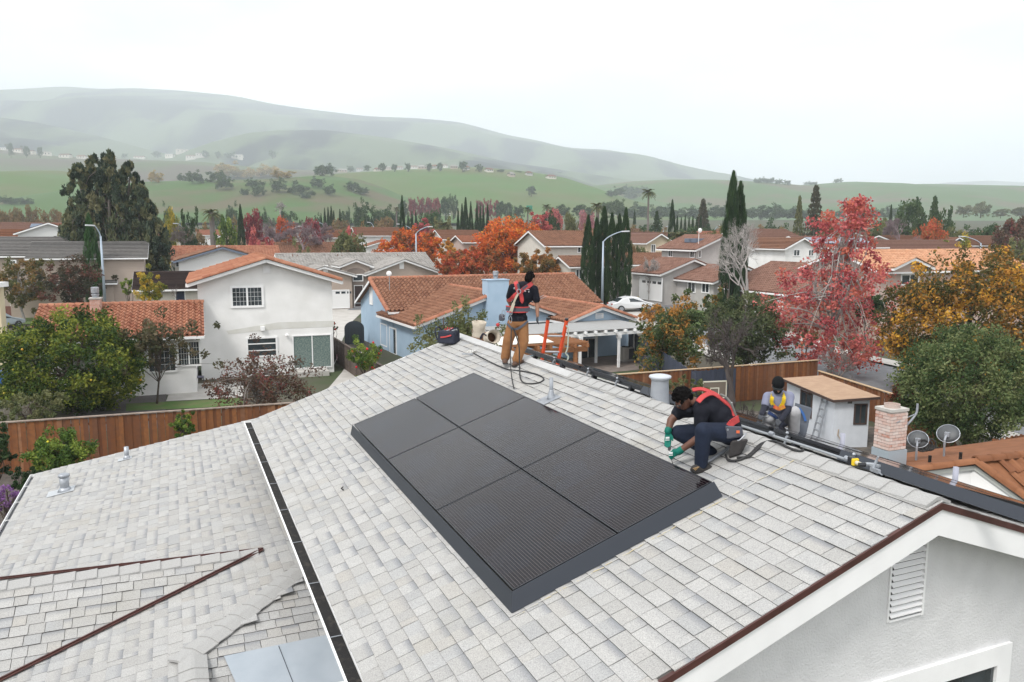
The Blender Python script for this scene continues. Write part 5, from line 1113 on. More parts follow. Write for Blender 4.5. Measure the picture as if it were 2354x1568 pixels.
for lb, x, y, Y, ar in (('street lamp beside the great conifer, right side', 421, 516, 120, (-.6, -.4)), ('far street lamp above the pointed brown roof', 857, 512, 190, (-.7, 0)), ('far street lamp with long arm left of the orange trees', 944, 516, 150, (-2, 0)), ('far street lamp above the bare grey trees', 743, 510, 210, (-2.2, .4)),
                     ('far street lamp right of the tall orange tree', 1330, 517, 170, (-1.4, 0)), ('far street lamp left of the tall cypress pair', 1524, 516, 160, (1.6, 0)), ('far street lamp close beside the tall cypress pair', 1642, 517, 150, (.8, 0)), ('far street lamp among roofs at the right edge', 2255, 542, 110, (-2.0, .6))):
    lamp(lb, x, y, Y, None, ar)
# ------------------------------------------------------------------ cars
def car(label, loc, rz, paint, scale=1, group='parked cars'):
    t = thing('parked_car', label, 'car', loc=loc, rz=rz, group=group)
    prof = [(-2.25, .35), (-2.28, .62), (-2.2, .85), (-1.75, .95), (-1.2, 1.32), (-.5, 1.46), (.35, 1.42), (1.0, 1.02), (1.75, .86), (2.15, .7), (2.2, .4)]
    mb = MB(); V = []; n = len(prof)
    for y, ins in ((-.86, 0), (-.80, 0), (.80, 0), (.86, 0)):
        for (x, z) in prof: 
            k = 0 if z < .9 else (z - .9) * .28
            V.append((x, y * (1 - k) if abs(y) < .85 else y * (1 - k), z))
    F = [tuple(range(n)), tuple(reversed(range(3 * n, 4 * n)))] + [(r * n + i, (r + 1) * n + i, (r + 1) * n + (i + 1) % n, r * n + (i + 1) % n) for r in range(3) for i in range(n)]
    mb.add(V, F); mb.build('body', paint, t, bevel=.05)
    for y in (-1, 1):
        q = MB(); q.slab([(-1.15, y * .80, .98), (-.72, y * .745, 1.30), (.25, y * .745, 1.32), (.82, y * .81, 1.0)], (0, y, 0), .015); q.build('side_window', m_pane, t)
    q = MB(); q.slab([(-1.72, -.7, .99), (-1.72, .7, .99), (-1.22, .62, 1.32), (-1.22, -.62, 1.32)], (-.5, 0, .6), .015); q.build('rear_window', m_pane, t)
    q = MB(); q.slab([(1.05, -.68, 1.02), (1.05, .68, 1.02), (.45, .6, 1.40), (.45, -.6, 1.40)], (.5, 0, .6), .015); q.build('windscreen', m_pane, t)
    for x in (-1.4, 1.35):
        for y in (-.87, .87):
            w = MB(); w.tube([(x, y - .1, .33), (x, y + .1, .33)], .33, 18); wo_ = w.build('wheel', m_rope, t); w = MB(); w.tube([(x, y - .11, .33), (x, y + .11, .33)], .22, 10); w.build('rim', m_metal, wo_)
    for y in (-.6, .6): MB().box((2.1, y - .18, .6), (2.2, y + .18, .72)).build('headlight', m_metal, t, bevel=.02); MB().box((-2.29, y - .16, .7), (-2.2, y + .16, .84)).build('tail_light', M('red_lens', (.3, .01, .01), rough=.3), t, bevel=.02)
    return t
cl = P(1452, 700, 76); m_cw = M('white_car_paint', (.72, .73, .74), rough=.25, spec=.6)
car('white saloon car parked before the grey house with the garage', (cl.x, 76, gz(cl.x, 76) + .06), R(12), m_cw)
cl = G(20, 760); car('pale car parked at the left edge beyond the citrus tree', (cl.x - 1.0, cl.y, .01), R(75), M('silver_car_paint', (.45, .52, .56), rough=.3))
cl = G(8, 838); car('white car at the left edge beside the yellow wall corner', (cl.x - 1.2, cl.y, .01), R(75), m_cw)
cl = P(805, 706, 80); car('dark car parked at the left end of the blue bungalow', (cl.x + 2.6, 80, .35), R(100), m_black)
for lb, x, y, Y in (('far white van on the highway above the cypress tops', 1790, 0, 0),):
    pass
def van(label, x, y, Y):
    p = land(x, y + 3); t = thing('white_van', label, 'van', loc=p)
    MB().box((-2.4, -1.0, .4), (2.4, 1.0, 2.3)).build('body', m_white, t, bevel=.2); MB().box((1.5, -1.02, 1.2), (2.42, 1.02, 1.9)).build('windscreen', m_pane, t)
    for x_ in (-1.5, 1.5): MB().tube([(x_, -1.05, .38), (x_, 1.05, .38)], .38, 12).build('wheel', m_rope, t)
van('white box van on the highway right of the far round oaks', 1027, 495, 420); van('white van on the highway right of the cypress row', 1407, 493, 420) ; van('small white vehicle on the highway at the foot of the left hill', 245, 503, 430)
sg = thing('highway_sign', 'green highway sign board on poles above the red trees', 'sign', loc=P(1216, 486, 360))
MB().box((-1.3, -.05, .5), (1.3, .05, 2.6)).build('board', M('sign_green', (.02, .22, .14), rough=.5), sg)
for x_ in (-.9, .9): MB().tube([(x_, .1, -9), (x_, .1, .5)], .1, 6).build('post', m_metal, sg)
# odds and ends near the houses
wl = thing('wall_corner', 'pale yellow house corner with white eave at the left edge', 'house', loc=P(0, 850, 50) * 1.0)
wl.location.z = 0
MB().box((-4, 0, 0), (.35, .5, 5.2)).build('wall', M('pale_yellow_wall', (.60, .52, .36), rough=.85), wl); MB().box((-4.3, -.6, 5.05), (.75, .4, 5.35)).build('eave', m_white, wl); mb = MB(); mb.slab([(-4.3, -.6, 5.36), (.75, -.6, 5.36), (-1.5, .4, 5.8), (-4.3, .4, 5.8)], (0, 0, 1), .06); mb.build('roof', mt_br, wl)
wc = thing('waste_bin', 'blue wheeled waste bin at the left edge by the citrus tree', 'bin', loc=G(3, 902)); MB().hexa([(-.25, -.3, .08), (.25, -.3, .08), (.25, .3, .08), (-.25, .3, .08), (-.3, -.36, 1.0), (.3, -.36, 1.0), (.3, .36, 1.0), (-.3, .36, 1.0)]).build('body', M('blue_plastic', (.02, .12, .42), rough=.45), wc); MB().box((-.33, -.4, 1.0), (.33, .4, 1.07)).build('lid', MATS['blue_plastic'], wc, bevel=.02)
gt = thing('round_gate', 'dark slate round-topped gate by the old fence', 'gate', loc=G(815, 792), rz=R(20))
ar = [(-.75, 0, 0), (.75, 0, 0)] + [(.75 * math.cos(a), 0, 1.25 + .55 * math.sin(a)) for a in np.linspace(0, math.pi, 11)]
MB().slab(ar, (0, 1, 0), .06).build('panel', M('dark_slate_wood', (.05, .06, .07), rough=.7), gt)
for i in range(6): MB().box((-.72 + i * .245, -.02, .03), (-.70 + i * .245, 0, 1.3)).build('joint', m_black, gt)
bg_ = thing('toy_bag', 'pink and white bag left on the path beside the white house', 'bag', loc=G(783, 838)); MB().ell((0, 0, .45), .28, .25, .42, n=10, m=6).build('bag', M('pink_bag', (.72, .04, .25), (.7, .6, .62), 4, rough=.7), bg_, True); mb = MB(); mb.tube([(-.4, -.2, 0), (-.1, 0, .7)], .02, 5); mb.tube([(.35, -.25, 0), (.05, 0, .7)], .02, 5); mb.build('strut', m_white, bg_)
# ------------------------------------------------------------------ houses on the hillsides
random.seed(31)
def hhouse(label, x, y, Y, w, h, mr, mw=m_white, group='hillside houses'):
    p = land(x, y + 3); w *= p.y / Y; h *= p.y / Y; t = thing('hillside_house', label, 'house', loc=p, rz=R(random.uniform(-20, 30)), group=group)
    mb = MB(); mb.box((-w / 2, -5, -6), (w / 2, 5, h)); mb.build('wall', mw, t)
    mb = MB(); mb.slab([(-w / 2 - .6, -5.6, h), (w / 2 + .6, -5.6, h), (w / 2 - 2, 0, h + 2.4), (-w / 2 + 2, 0, h + 2.4)], (0, 0, 1), .2); mb.slab([(-w / 2 - .6, 5.6, h), (w / 2 + .6, 5.6, h), (w / 2 - 2, 0, h + 2.4), (-w / 2 + 2, 0, h + 2.4)], (0, 0, 1), .2); mb.build('roof', mr, t)
    for k in range(3): MB().box((-w / 2 + w * (.15 + .3 * k), -5.1, h * .35), (-w / 2 + w * (.15 + .3 * k) + 1.6, -4.95, h * .8)).build('window', m_pane, t)
for i, (x, y) in enumerate(((8, 345), (42, 350), (66, 353), (105, 357), (150, 362), (188, 364), (255, 364), (320, 364), (438, 364), (545, 362))):
    hhouse('pale hillside house, %s from the left on the left foothill crest' % ordw[i], x, y, 1560, random.uniform(13, 24), random.uniform(3.5, 6), mt_pk if i % 3 else mt_gr, m_cream)
for i, (x, y) in enumerate(((590, 366), (618, 355), (660, 364))):
    hhouse('large pale villa, %s of three on the spur left of the valley' % ordw[i], x - 200, y - 5, 1650, random.uniform(18, 26), 6, mt_gr, m_cream)
for i, (x, y) in enumerate(((752, 396), (790, 395), (830, 391), (865, 390), (893, 387), (921, 388), (948, 385), (972, 386), (998, 384), (1020, 382), (1048, 384), (1075, 386), (1128, 391), (1170, 402), (1215, 400), (1262, 408))):
    hhouse('small hilltop house, %s from the left on the green ridge' % ordw[i], x + random.uniform(-6, 6), y + random.uniform(-1, 2), 1240, random.uniform(8, 15), random.uniform(2.5, 4), [mt_pk, mt_gr, mt_br][i % 3], [m_cream, m_tan, m_greyst][i % 3])
# ------------------------------------------------------------------ plants
def leafcloud(C, Rr, per, size, seed, aspect=1.9, up=0.0, squash=1.0, clumpw=.62):
    g = np.random.default_rng(seed); C = np.asarray(C, float); n = len(C); Rr = np.broadcast_to(np.asarray(Rr, float), (n,))
    N = n * per; d = g.normal(size=(N, 3)); d /= np.linalg.norm(d, axis=1)[:, None]; rad = g.random(N) ** .45
    off = d * (rad * np.repeat(Rr, per))[:, None]; off[:, 2] *= squash; c = np.repeat(C, per, axis=0) + off
    a = g.normal(size=(N, 3)); a[:, 2] += up * 2; a += d * .7; a /= np.linalg.norm(a, axis=1)[:, None]
    b = np.cross(a, g.normal(size=(N, 3))); b /= np.linalg.norm(b, axis=1)[:, None]
    s = (size * g.uniform(.65, 1.35, N))[:, None]
    bow = np.cross(a, b) * s * .12
    V = np.stack([c - a * s * .5, c + b * s / aspect * .5 + bow, c + a * s * .5, c - b * s / aspect * .5 + bow], axis=1).reshape(-1, 3)
    F = np.arange(N * 4).reshape(-1, 4)
    r = np.clip(clumpw * np.repeat(g.random(n), per) + (1 - clumpw) * g.random(N), 0, 1)
    r = np.clip((r - .5) * 1.5 + .5, 0, 1)
    return V, F, r
def shell(n, rx, ry, rz, seed, inner=.45, cut=-1.0, lump=.18):
    g = np.random.default_rng(seed); out = []
    ph = g.uniform(0, 6.28, 8)
    while len(out) < n:
        d = g.normal(size=3); d /= np.linalg.norm(d)
        if d[2] < cut: continue
        az = math.atan2(d[1], d[0]); k = 1 + lump * (math.sin(3 * az + ph[0] + 2 * d[2]) + .7 * math.sin(5 * az + ph[1] - 3 * d[2]) + .6 * math.sin(7 * d[2] + ph[2] + az))
        q = (inner + (1 - inner) * g.random() ** .6) * k; out.append((d[0] * rx * q, d[1] * ry * q, d[2] * rz * q))
    return np.array(out)
def limbs(mb, base, top, tips, r0, g, n=6, bend=.12):
    base, top = Vector(base), Vector(top); H = (top - base).length
    mid = base.lerp(top, .5) + Vector((g.normal() * bend * H * .3, g.normal() * bend * H * .3, 0))
    tr = spline([base, mid, top], 5); k = len(tr); mb.tube(tr, [r0 * (1 - .75 * i / (k - 1)) for i in range(k)], 8)
    for t in tips:
        f = g.uniform(.3, .95); p = tr[int(f * (k - 1))]; t = Vector(t); m = p.lerp(t, .5) + Vector((g.normal() * .1, g.normal() * .1, .12)) * (t - p).length * .8
        r = r0 * (1 - .75 * f) * .55; mb.tube(spline([p, m, t], 3), [r, r * .85, r * .7, r * .55, r * .45, r * .3, r * .2][:7], 5)
FB = 1.5
m_bark = M('brown_bark', (.10, .075, .058), (.065, .05, .04), 6, rough=.95)
m_pbark = M('pale_bark', (.42, .39, .37), (.30, .28, .265), 6, rough=.9)
m_gbark = M('grey_bark', (.20, .175, .16), (.14, .12, .11), 6, rough=.95)
m_dbark = M('dark_bark', (.085, .07, .066), (.055, .046, .043), 6, rough=.95)
def FM(name, *cols):
    cols = [tuple(min(.75, v * FB) for v in c) for c in cols]
    return RM(name, [(i / (len(cols) - 1), c) for i, c in enumerate(cols)], rough=.6, trans=.28, spec=.25)
f_cit = FM('citrus_leaf', (.012, .028, .006), (.032, .06, .010), (.085, .115, .016), (.19, .20, .03))
f_dk = FM('dark_green_leaf', (.014, .03, .012), (.022, .045, .016), (.035, .06, .02))
f_ev = FM('evergreen_leaf', (.022, .042, .014), (.05, .08, .026), (.09, .115, .042), (.14, .155, .065))
f_con = FM('conifer_needle', (.022, .036, .024), (.045, .066, .042), (.085, .098, .048), (.14, .13, .068))
f_cyp = FM('cypress_needle', (.012, .028, .012), (.02, .042, .016), (.032, .06, .02))
f_red = FM('red_leaf', (.17, .035, .04), (.31, .065, .07), (.40, .12, .11), (.34, .10, .06))
f_or = FM('orange_leaf', (.10, .06, .02), (.30, .08, .02), (.52, .13, .02), (.42, .06, .02), (.55, .22, .03))
f_or2 = FM('russet_leaf', (.12, .08, .03), (.26, .08, .03), (.38, .09, .03), (.34, .05, .03), (.22, .12, .04))
f_yel = RM('yellow_green_leaf', [(0, (.045, .052, .018)), (.38, (.095, .092, .028)), (.58, (.19, .115, .034)), (.74, (.34, .155, .035)), (.88, (.60, .30, .04)), (1, (.66, .38, .05))], rough=.6, trans=.28, spec=.25)
f_gold = FM('golden_leaf', (.06, .08, .015), (.20, .19, .03), (.42, .27, .03))
f_per = FM('dark_red_leaf', (.045, .03, .022), (.085, .045, .032), (.075, .06, .034), (.14, .035, .032))
f_mix = FM('green_orange_leaf', (.025, .045, .016), (.05, .075, .025), (.08, .09, .03), (.30, .14, .03))
f_ol = FM('olive_leaf', (.05, .065, .025), (.09, .10, .04), (.14, .14, .06))
f_lem = FM('lemon_leaf', (.03, .06, .012), (.07, .12, .02), (.20, .24, .04))
f_oak = FM('oak_leaf', (.02, .045, .018), (.038, .07, .025), (.062, .095, .036))
f_hz = FM('pale_yellow_leaf', (.20, .16, .06), (.28, .20, .07), (.32, .22, .09))
f_brn = FM('brown_leaf', (.12, .08, .04), (.17, .11, .05), (.13, .11, .05))
f_mar = FM('maroon_leaf', (.09, .02, .025), (.16, .025, .035), (.22, .05, .05))
f_pk = FM('dusty_pink_leaf', (.24, .10, .12), (.32, .15, .16), (.28, .12, .11))
f_rw = FM('redwood_needle', (.03, .03, .018), (.05, .05, .028), (.07, .06, .035))
f_twig = FM('dry_twig', (.10, .075, .07), (.14, .105, .095), (.18, .14, .12))
def tree(label, x, ytop, ybot, Y, wpx, mat, nclump, per, leaf, seed, base_y=None, bark=None, name='broadleaf_tree', dep=1.0, inner=.4, cr=.16, lump=.18, zb=None, cat='tree', tips=22, r0=None, up=0, clumpw=.62, fruit=None):
    """crown fills the pixel box centred on x from ytop to ybot, wpx wide, at distance Y; the trunk stands on the ground below"""
    c = P(x, (ytop + ybot) / 2, Y); rz = (ybot - ytop) / 2 / FO * Y; rx = wpx / 2 / FO * Y; g = np.random.default_rng(seed)
    gb = (gz(c.x, Y) if zb is None else zb)
    t = thing(name, label, cat, loc=(c.x, Y, gb))
    C = shell(nclump, rx * .9, rx * dep * .9, rz * .92, seed, inner, lump=lump) + np.array([0, 0, c.z - gb])
    V, F, r = leafcloud(C, min(rx, rz) * cr * g.uniform(.7, 1.4, nclump), per, leaf, seed + 1, up=up, clumpw=clumpw)
    keep = V.reshape(-1, 4, 3)[:, :, 2].min(axis=1) > .02
    obj('crown', mesh_from('crown', V.reshape(-1, 4, 3)[keep].reshape(-1, 3), np.arange(keep.sum() * 4).reshape(-1, 4), mat, r[keep]), t)
    mb = MB(); idx = g.choice(nclump, min(tips, nclump), replace=False)
    limbs(mb, (0, 0, 0), (g.normal() * rx * .1, 0, c.z - gb + rz * .55), C[idx], r0 or max(.06, rx * .05), g); mb.build('trunk', bark or m_bark, t, True)
    if fruit:
        mb = MB()
        for i in g.choice(nclump, fruit[0], replace=False):
            d = C[i] - np.array([0, 0, c.z - gb]); p = np.array([0, 0, c.z - gb]) + d * 1.08 + g.normal(size=3) * .1; mb.ell(p, fruit[1], fruit[1], fruit[1], n=8, m=5)
        mb.build('fruit', fruit[2], t, True)
    return t
tree('broad orange tree with glossy green leaves at the left', 168, 712, 960, 36.5, 345, f_cit, 330, 80, .17, 1, inner=.6, cr=.16, lump=.05, fruit=(26, .05, M('orange_fruit', (.62, .24, .02), (.45, .38, .04), 3, rough=.5)))
tree('spreading dark-leaved tree reaching over the terracotta wing', 352, 718, 850, 38.5, 225, FM('bronze_green_leaf', (.04, .045, .02), (.07, .065, .03), (.10, .075, .045)), 80, 34, .20, 2, inner=.15, cr=.20, lump=.5, tips=60, r0=.055)
tree('persimmon bush with dark red autumn leaves before the sliding door', 592, 792, 985, 33.5, 262, f_per, 130, 44, .125, 3, inner=.2, cr=.17, lump=.2, tips=60, bark=m_gbark)
tree('leafy lemon bush with yellow-green shoots in front of the left fence', 138, 985, 1100, 23.5, 165, f_lem, 110, 60, .10, 4, inner=.3, cr=.2, lump=.15, name='shrub', cat='shrub', fruit=(5, .035, M('lemon_fruit', (.7, .6, .05))))
tree('dark shrub with a red bloom at the left edge of the fence', -5, 955, 1110, 23.5, 70, f_dk, 70, 60, .09, 5, name='shrub', cat='shrub', fruit=(2, .05, M('red_bloom', (.6, .02, .02))))
tree('olive green shrub under the citrus tree at the left edge', 70, 900, 985, 31, 200, f_ol, 80, 60, .11, 6, name='shrub', cat='shrub')
tree('green conifer bush climbing the left fence', 424, 940, 1010, 27.6, 58, f_lem, 50, 60, .08, 7, name='shrub', cat='shrub')
tree('low purple flowering shrub below the lower roof gutter', 12, 1110, 1190, 20.5, 110, FM('purple_bloom', (.10, .05, .12), (.22, .10, .28), (.09, .08, .05)), 40, 40, .06, 8, name='shrub', cat='shrub')
tree('dark green shrub spilling over the lower roof corner', 60, 1070, 1140, 22, 90, f_dk, 50, 60, .08, 9, name='shrub', cat='shrub')
tree('red rose bush in the narrow garden beside the white house', 838, 770, 860, 40, 85, f_lem, 70, 55, .10, 10, name='rose_bush', cat='shrub', fruit=(16, .06, M('red_rose', (.62, .02, .03))))
tree('small red rose shrub in a pot by the driveway', 764, 738, 765, 55, 30, f_ol, 24, 30, .1, 11, name='rose_bush', cat='shrub', fruit=(8, .07, M('red_rose', (.62, .02, .03))))
tree('airy olive green tree in front of the blue bungalow', 1045, 700, 830, 30, 240, f_ol, 95, 48, .115, 12, inner=.2, cr=.2, lump=.3, tips=50)
tree('yellow autumn shrub before the dark roofed outbuilding', 345, 625, 712, 58, 72, f_gold, 60, 50, .16, 13, inner=.3, lump=.25, name='shrub', cat='shrub')
tree('clipped round green hedge ball behind the terracotta wing', 293, 641, 680, 66, 34, f_lem, 40, 60, .12, 14, inner=.7, lump=.02, name='hedge_ball', cat='shrub')
tree('street tree with olive crown on the left lawn', 50, 590, 712, 74, 128, FM('olive_russet_leaf', (.05, .06, .02), (.09, .09, .03), (.16, .09, .03)), 90, 60, .26, 15, bark=m_pbark, lump=.15)
tree('dark red leafed tree under the great conifer', 165, 588, 708, 71, 165, FM('dusky_leaf', (.03, .035, .018), (.05, .04, .025), (.10, .035, .025)), 90, 60, .24, 16, lump=.3)
tree('leafy green shrub below the brick chimney of the wing', 255, 735, 775, 44, 130, f_lem, 50, 45, .14, 17, name='shrub', cat='shrub')
# orange street trees
tree('tall orange autumn tree, the biggest, above the blue bungalow', 1166, 498, 640, 108, 185, f_or, 230, 75, .36, 20, inner=.45, cr=.17, lump=.13)
tree('broad golden orange tree behind the tan house', 945, 524, 618, 116, 160, f_or, 170, 70, .36, 21, inner=.45, lump=.15)
tree('low russet tree right of the tan house gable', 1065, 568, 648, 90, 142, f_or2, 150, 70, .30, 22, inner=.45, lump=.12)
tree('small russet green tree beside the worker in red harness', 1235, 574, 650, 90, 112, FM('russet_green_leaf', (.08, .07, .025), (.18, .10, .03), (.32, .12, .03)), 110, 70, .3, 23, inner=.45, lump=.14)
tree('little yellow orange tree between the two big orange trees', 1030, 548, 600, 118, 50, FM('amber_leaf', (.25, .14, .03), (.45, .24, .04), (.40, .15, .04)), 50, 60, .34, 24)
tree('pinkish red small tree behind the golden orange tree', 960, 505, 560, 150, 60, f_red, 50, 50, .4, 25)
tree('red tree rising behind the tallest orange tree', 1243, 487, 560, 135, 52, f_red, 60, 50, .4, 26)
# right-hand trees
def red_tree():
    g = np.random.default_rng(41); Y = 47; c = P(1905, 868, Y); gb = gz(c.x, Y); t = thing('liquidambar_tree', 'tall red autumn tree with open crown and pale limbs', 'tree', loc=(c.x, Y, gb)); H = P(1935, 462, Y).z - gb
    C = []; 
    fs, rs = (0, .12, .28, .45, .6, .72, .88, 1), (2.0, 3.6, 4.5, 4.2, 2.9, 2.0, 2.1, .6)
    for i in range(310):
        f = g.random() ** 1.15; z = H * (.07 + .93 * f); r = float(np.interp(f, fs, rs)); a = g.uniform(0, 6.28); q = r * g.random() ** .45 * g.uniform(.8, 1.12)
        if f > .6 and g.random() < .25: continue
        C.append((q * math.cos(a) + max(0, f - .5) * 1.6, q * math.sin(a), z))
    C = np.array(C); V, F, r = leafcloud(C, .5 * g.uniform(.5, 1.3, len(C)), 40, .19, 42, aspect=1.4); obj('crown', mesh_from('crown', V, F, f_red, r), t)
    mb = MB(); limbs(mb, (0, 0, 0), (.5, 0, H * .93), C[g.choice(len(C), 90, replace=False)], .17, g, bend=.05); limbs(mb, (.2, 0, H * .15), (-1.4, 0, H * .62), C[g.choice(len(C), 20, replace=False)], .1, g); mb.build('trunk', m_pbark, t, True)
red_tree()
tree('large olive and golden autumn tree at the right edge', 2250, 568, 940, 40, 450, f_yel, 430, 85, .2, 43, inner=.55, cr=.14, lump=.10)
tree('dense rounded evergreen tree in front of the golden tree', 2222, 742, 1030, 28.5, 330, f_ev, 420, 85, .115, 44, inner=.62, cr=.15, lump=.05)
tree('red tinged shrub between road and evergreen tree', 2080, 870, 960, 30, 90, FM('photinia_leaf', (.05, .06, .02), (.10, .07, .03), (.30, .05, .04)), 60, 50, .12, 45, name='shrub', cat='shrub')
tree('tall mixed green and orange shrub behind the big grey vent', 1543, 680, 868, 45, 175, f_mix, 170, 60, .19, 46, inner=.3, lump=.25, name='shrub', cat='shrub')
tree('dense green shrub behind the dark bare tree, left of the red tree', 1718, 660, 856, 47, 200, FM('deep_green_leaf', (.028, .042, .018), (.05, .066, .028), (.085, .098, .042)), 170, 60, .19, 47, inner=.4, lump=.2, name='shrub', cat='shrub')
tree('tall thin green shrub with orange tips before the grey house', 1640, 655, 800, 52, 70, f_mix, 70, 55, .19, 48, lump=.2, name='shrub', cat='shrub')
tree('low green shrub behind the basketball backboard', 1570, 868, 920, 35, 150, f_ol, 60, 50, .12, 49, name='shrub', cat='shrub')
tree('orange leaved shrub beside the driveway of the grey house', 1500, 700, 745, 70, 70, FM('rust_orange_leaf', (.14, .08, .03), (.36, .17, .04), (.45, .22, .06)), 50, 45, .2, 50, name='shrub', cat='shrub')
tree('small yellow shrub by the street lamp', 1466, 690, 730, 78, 40, f_gold, 30, 45, .2, 51, name='shrub', cat='shrub')
tree('dark green hedge under the red tree', 2000, 670, 740, 55, 90, f_dk, 60, 50, .2, 52, name='shrub', cat='shrub')
tree('grey leaved bush beside the red tree trunk', 1852, 745, 800, 54, 60, f_ol, 40, 40, .17, 53, name='shrub', cat='shrub')
# great conifer and slim cypresses
def conifer():
    g = np.random.default_rng(61); Y = 86; b = P(268, 705, Y); gb = gz(b.x, Y); t = thing('great_conifer', 'great dark conifer with several ragged spires', 'tree', loc=(b.x, Y, gb)); C = []; Rr = []
    sp = [(-3.2, 0, 15.4, 3.0), (-1.9, .8, 16.2, 3.0), (.4, -.6, 16.6, 3.2), (1.8, 1, 15.6, 3.0), (3.4, 0, 13.0, 2.6), (-4.6, .5, 10.5, 2.2), (4.9, -.4, 9.6, 2.6), (-5.2, -.8, 6.5, 2.4), (3.0, -1.6, 7.0, 3.0), (-1.5, -2.0, 6.5, 3.0)]
    for sx, sy, h, w in sp:
        for i in range(210):
            f = g.random() ** .8; z = .8 + (h - .8) * f; r = w * 1.15 * (1 - f) ** .58 * (.45 + .65 * g.random()) + .1; a = g.uniform(0, 6.28)
            C.append((sx * (.45 + .55 * min(1, f * 1.3)) + r * math.cos(a), sy + r * math.sin(a), z)); Rr.append((.15 + .30 * (1 - f)) * g.uniform(.6, 1.4))
    V, F, r = leafcloud(C, np.array(Rr) * 1.45, 42, .44, 62, aspect=2.6, up=.9, squash=1.5, clumpw=.8); obj('crown', mesh_from('crown', V, F, f_con, r), t)
    mb = MB(); C = np.array(C)
    for sx, sy, h, w in sp[:5]: limbs(mb, (sx * .15, sy * .2, 0), (sx, sy, h * .9), C[g.choice(len(C), 10)], .3, g, bend=.03)
    mb.build('trunk', m_gbark, t, True)
conifer()
def cyp_mesh(seed, n=230, per=36, leaf=.055, w=.5, tw=.55):
    g = np.random.default_rng(seed); C = []
    for i in range(n):
        f = g.random() ** .9; r = w * min(1, (1 - f) * 2.2) ** .75 * min(1, .55 + f * 2.2) * (.55 + .45 * g.random() ** .4); a = g.uniform(0, 6.28); C.append((r * math.cos(a), r * math.sin(a), .03 + .95 * f))
    V, F, r = leafcloud(C, .10, per, leaf, seed + 1, aspect=2.2, up=1.4, squash=.55); V[:, 2] = np.clip(V[:, 2], .0, 1.02); return mesh_from('crown', V, F, f_cyp, r)
PR = {}
PR['cyp'] = [cyp_mesh(71), cyp_mesh(72), cyp_mesh(73)]
def round_mesh(seed, n=70, per=42, leaf=.07, inner=.45, lump=.2, hmul=1):
    C = shell(n, .43, .43, .40, seed, inner, lump=lump) + np.array([0, 0, .58]); V, F, r = leafcloud(C, .10, per, leaf, seed + 1); V[:, 2] = np.maximum(V[:, 2], .03); return mesh_from('crown', V, F, f_oak, r)
PR['round'] = [round_mesh(81), round_mesh(82, lump=.3), round_mesh(83, inner=.3, lump=.25), round_mesh(84, lump=.12)]
def bush_mesh(seed):
    C = shell(60, .46, .46, .48, seed, .4, cut=-.75, lump=.2) + np.array([0, 0, .46]); V, F, r = leafcloud(C, .11, 42, .075, seed + 1); V[:, 2] = np.maximum(V[:, 2], 0); return mesh_from('crown', V, F, f_oak, r)
PR['bush'] = [bush_mesh(86), bush_mesh(87)]
def pine_mesh(seed, layers=15, leaf=.05):
    g = np.random.default_rng(seed); C = []
    for k in range(layers):
        z = .14 + .84 * k / layers; R0 = .5 * (1 - k / layers) ** .85 + .02; nb = 9
        for j in range(nb):
            a = 6.28 * j / nb + g.uniform(-.3, .3) + k; 
            for q in (.35, .65, .95): C.append((R0 * q * math.cos(a), R0 * q * math.sin(a), z - .03 * q + g.uniform(-.012, .012)))
    V, F, r = leafcloud(C, .045, 16, leaf, seed + 1, aspect=2.2, squash=.5); return mesh_from('crown', V, F, f_rw, r)
PR['pine'] = [pine_mesh(91), pine_mesh(92, 12)]
trunkm = mesh_from('trunk', *[(b.v, b.f) for b in [MB().tube([(0, 0, 0), (.01, 0, .3), (0, .01, .62), (0, 0, .8)], [.035, .028, .018, .006], 7)]][0], m_bark)
ptrunk = mesh_from('trunk', *[(b.v, b.f) for b in [MB().tube([(0, 0, 0), (0, 0, .97)], [.028, .004], 6)]][0], m_gbark)
def bare_mesh(seed, depth=5, spread=.55, r0=.03, mat=None, n=4, fine=True):
    g = np.random.default_rng(seed); mb = MB()
    def br(p, d, l, r, k):
        q = p + d * l; m = p.lerp(q, .5) + Vector(g.normal(size=3)) * l * .06; mb.tube([p, m, q], [r, r * .85, r * .68], 5 if k > 2 else 3, cap=False)
        if k == 0: return
        for i in range(n if k > 1 else n + (1 if fine else 0)):
            nd = (d + Vector(g.normal(size=3)) * spread + Vector((0, 0, .12))).normalized(); br(p.lerp(q, g.uniform(.45, 1)), nd, l * g.uniform(.55, .82), r * .6, k - 1)
    br(Vector((0, 0, 0)), Vector((0, 0, 1)), .28, r0, depth); V = np.array(mb.v); V[:, 2] /= V[:, 2].max(); V[:, :2] /= max(abs(V[:, :2]).max() * 2, .01); mb.v = [tuple(v) for v in V]
    return mesh_from('branches', mb.v, mb.f, mat or m_gbark)
PR['bare'] = [bare_mesh(101, 5), bare_mesh(102, 5)]
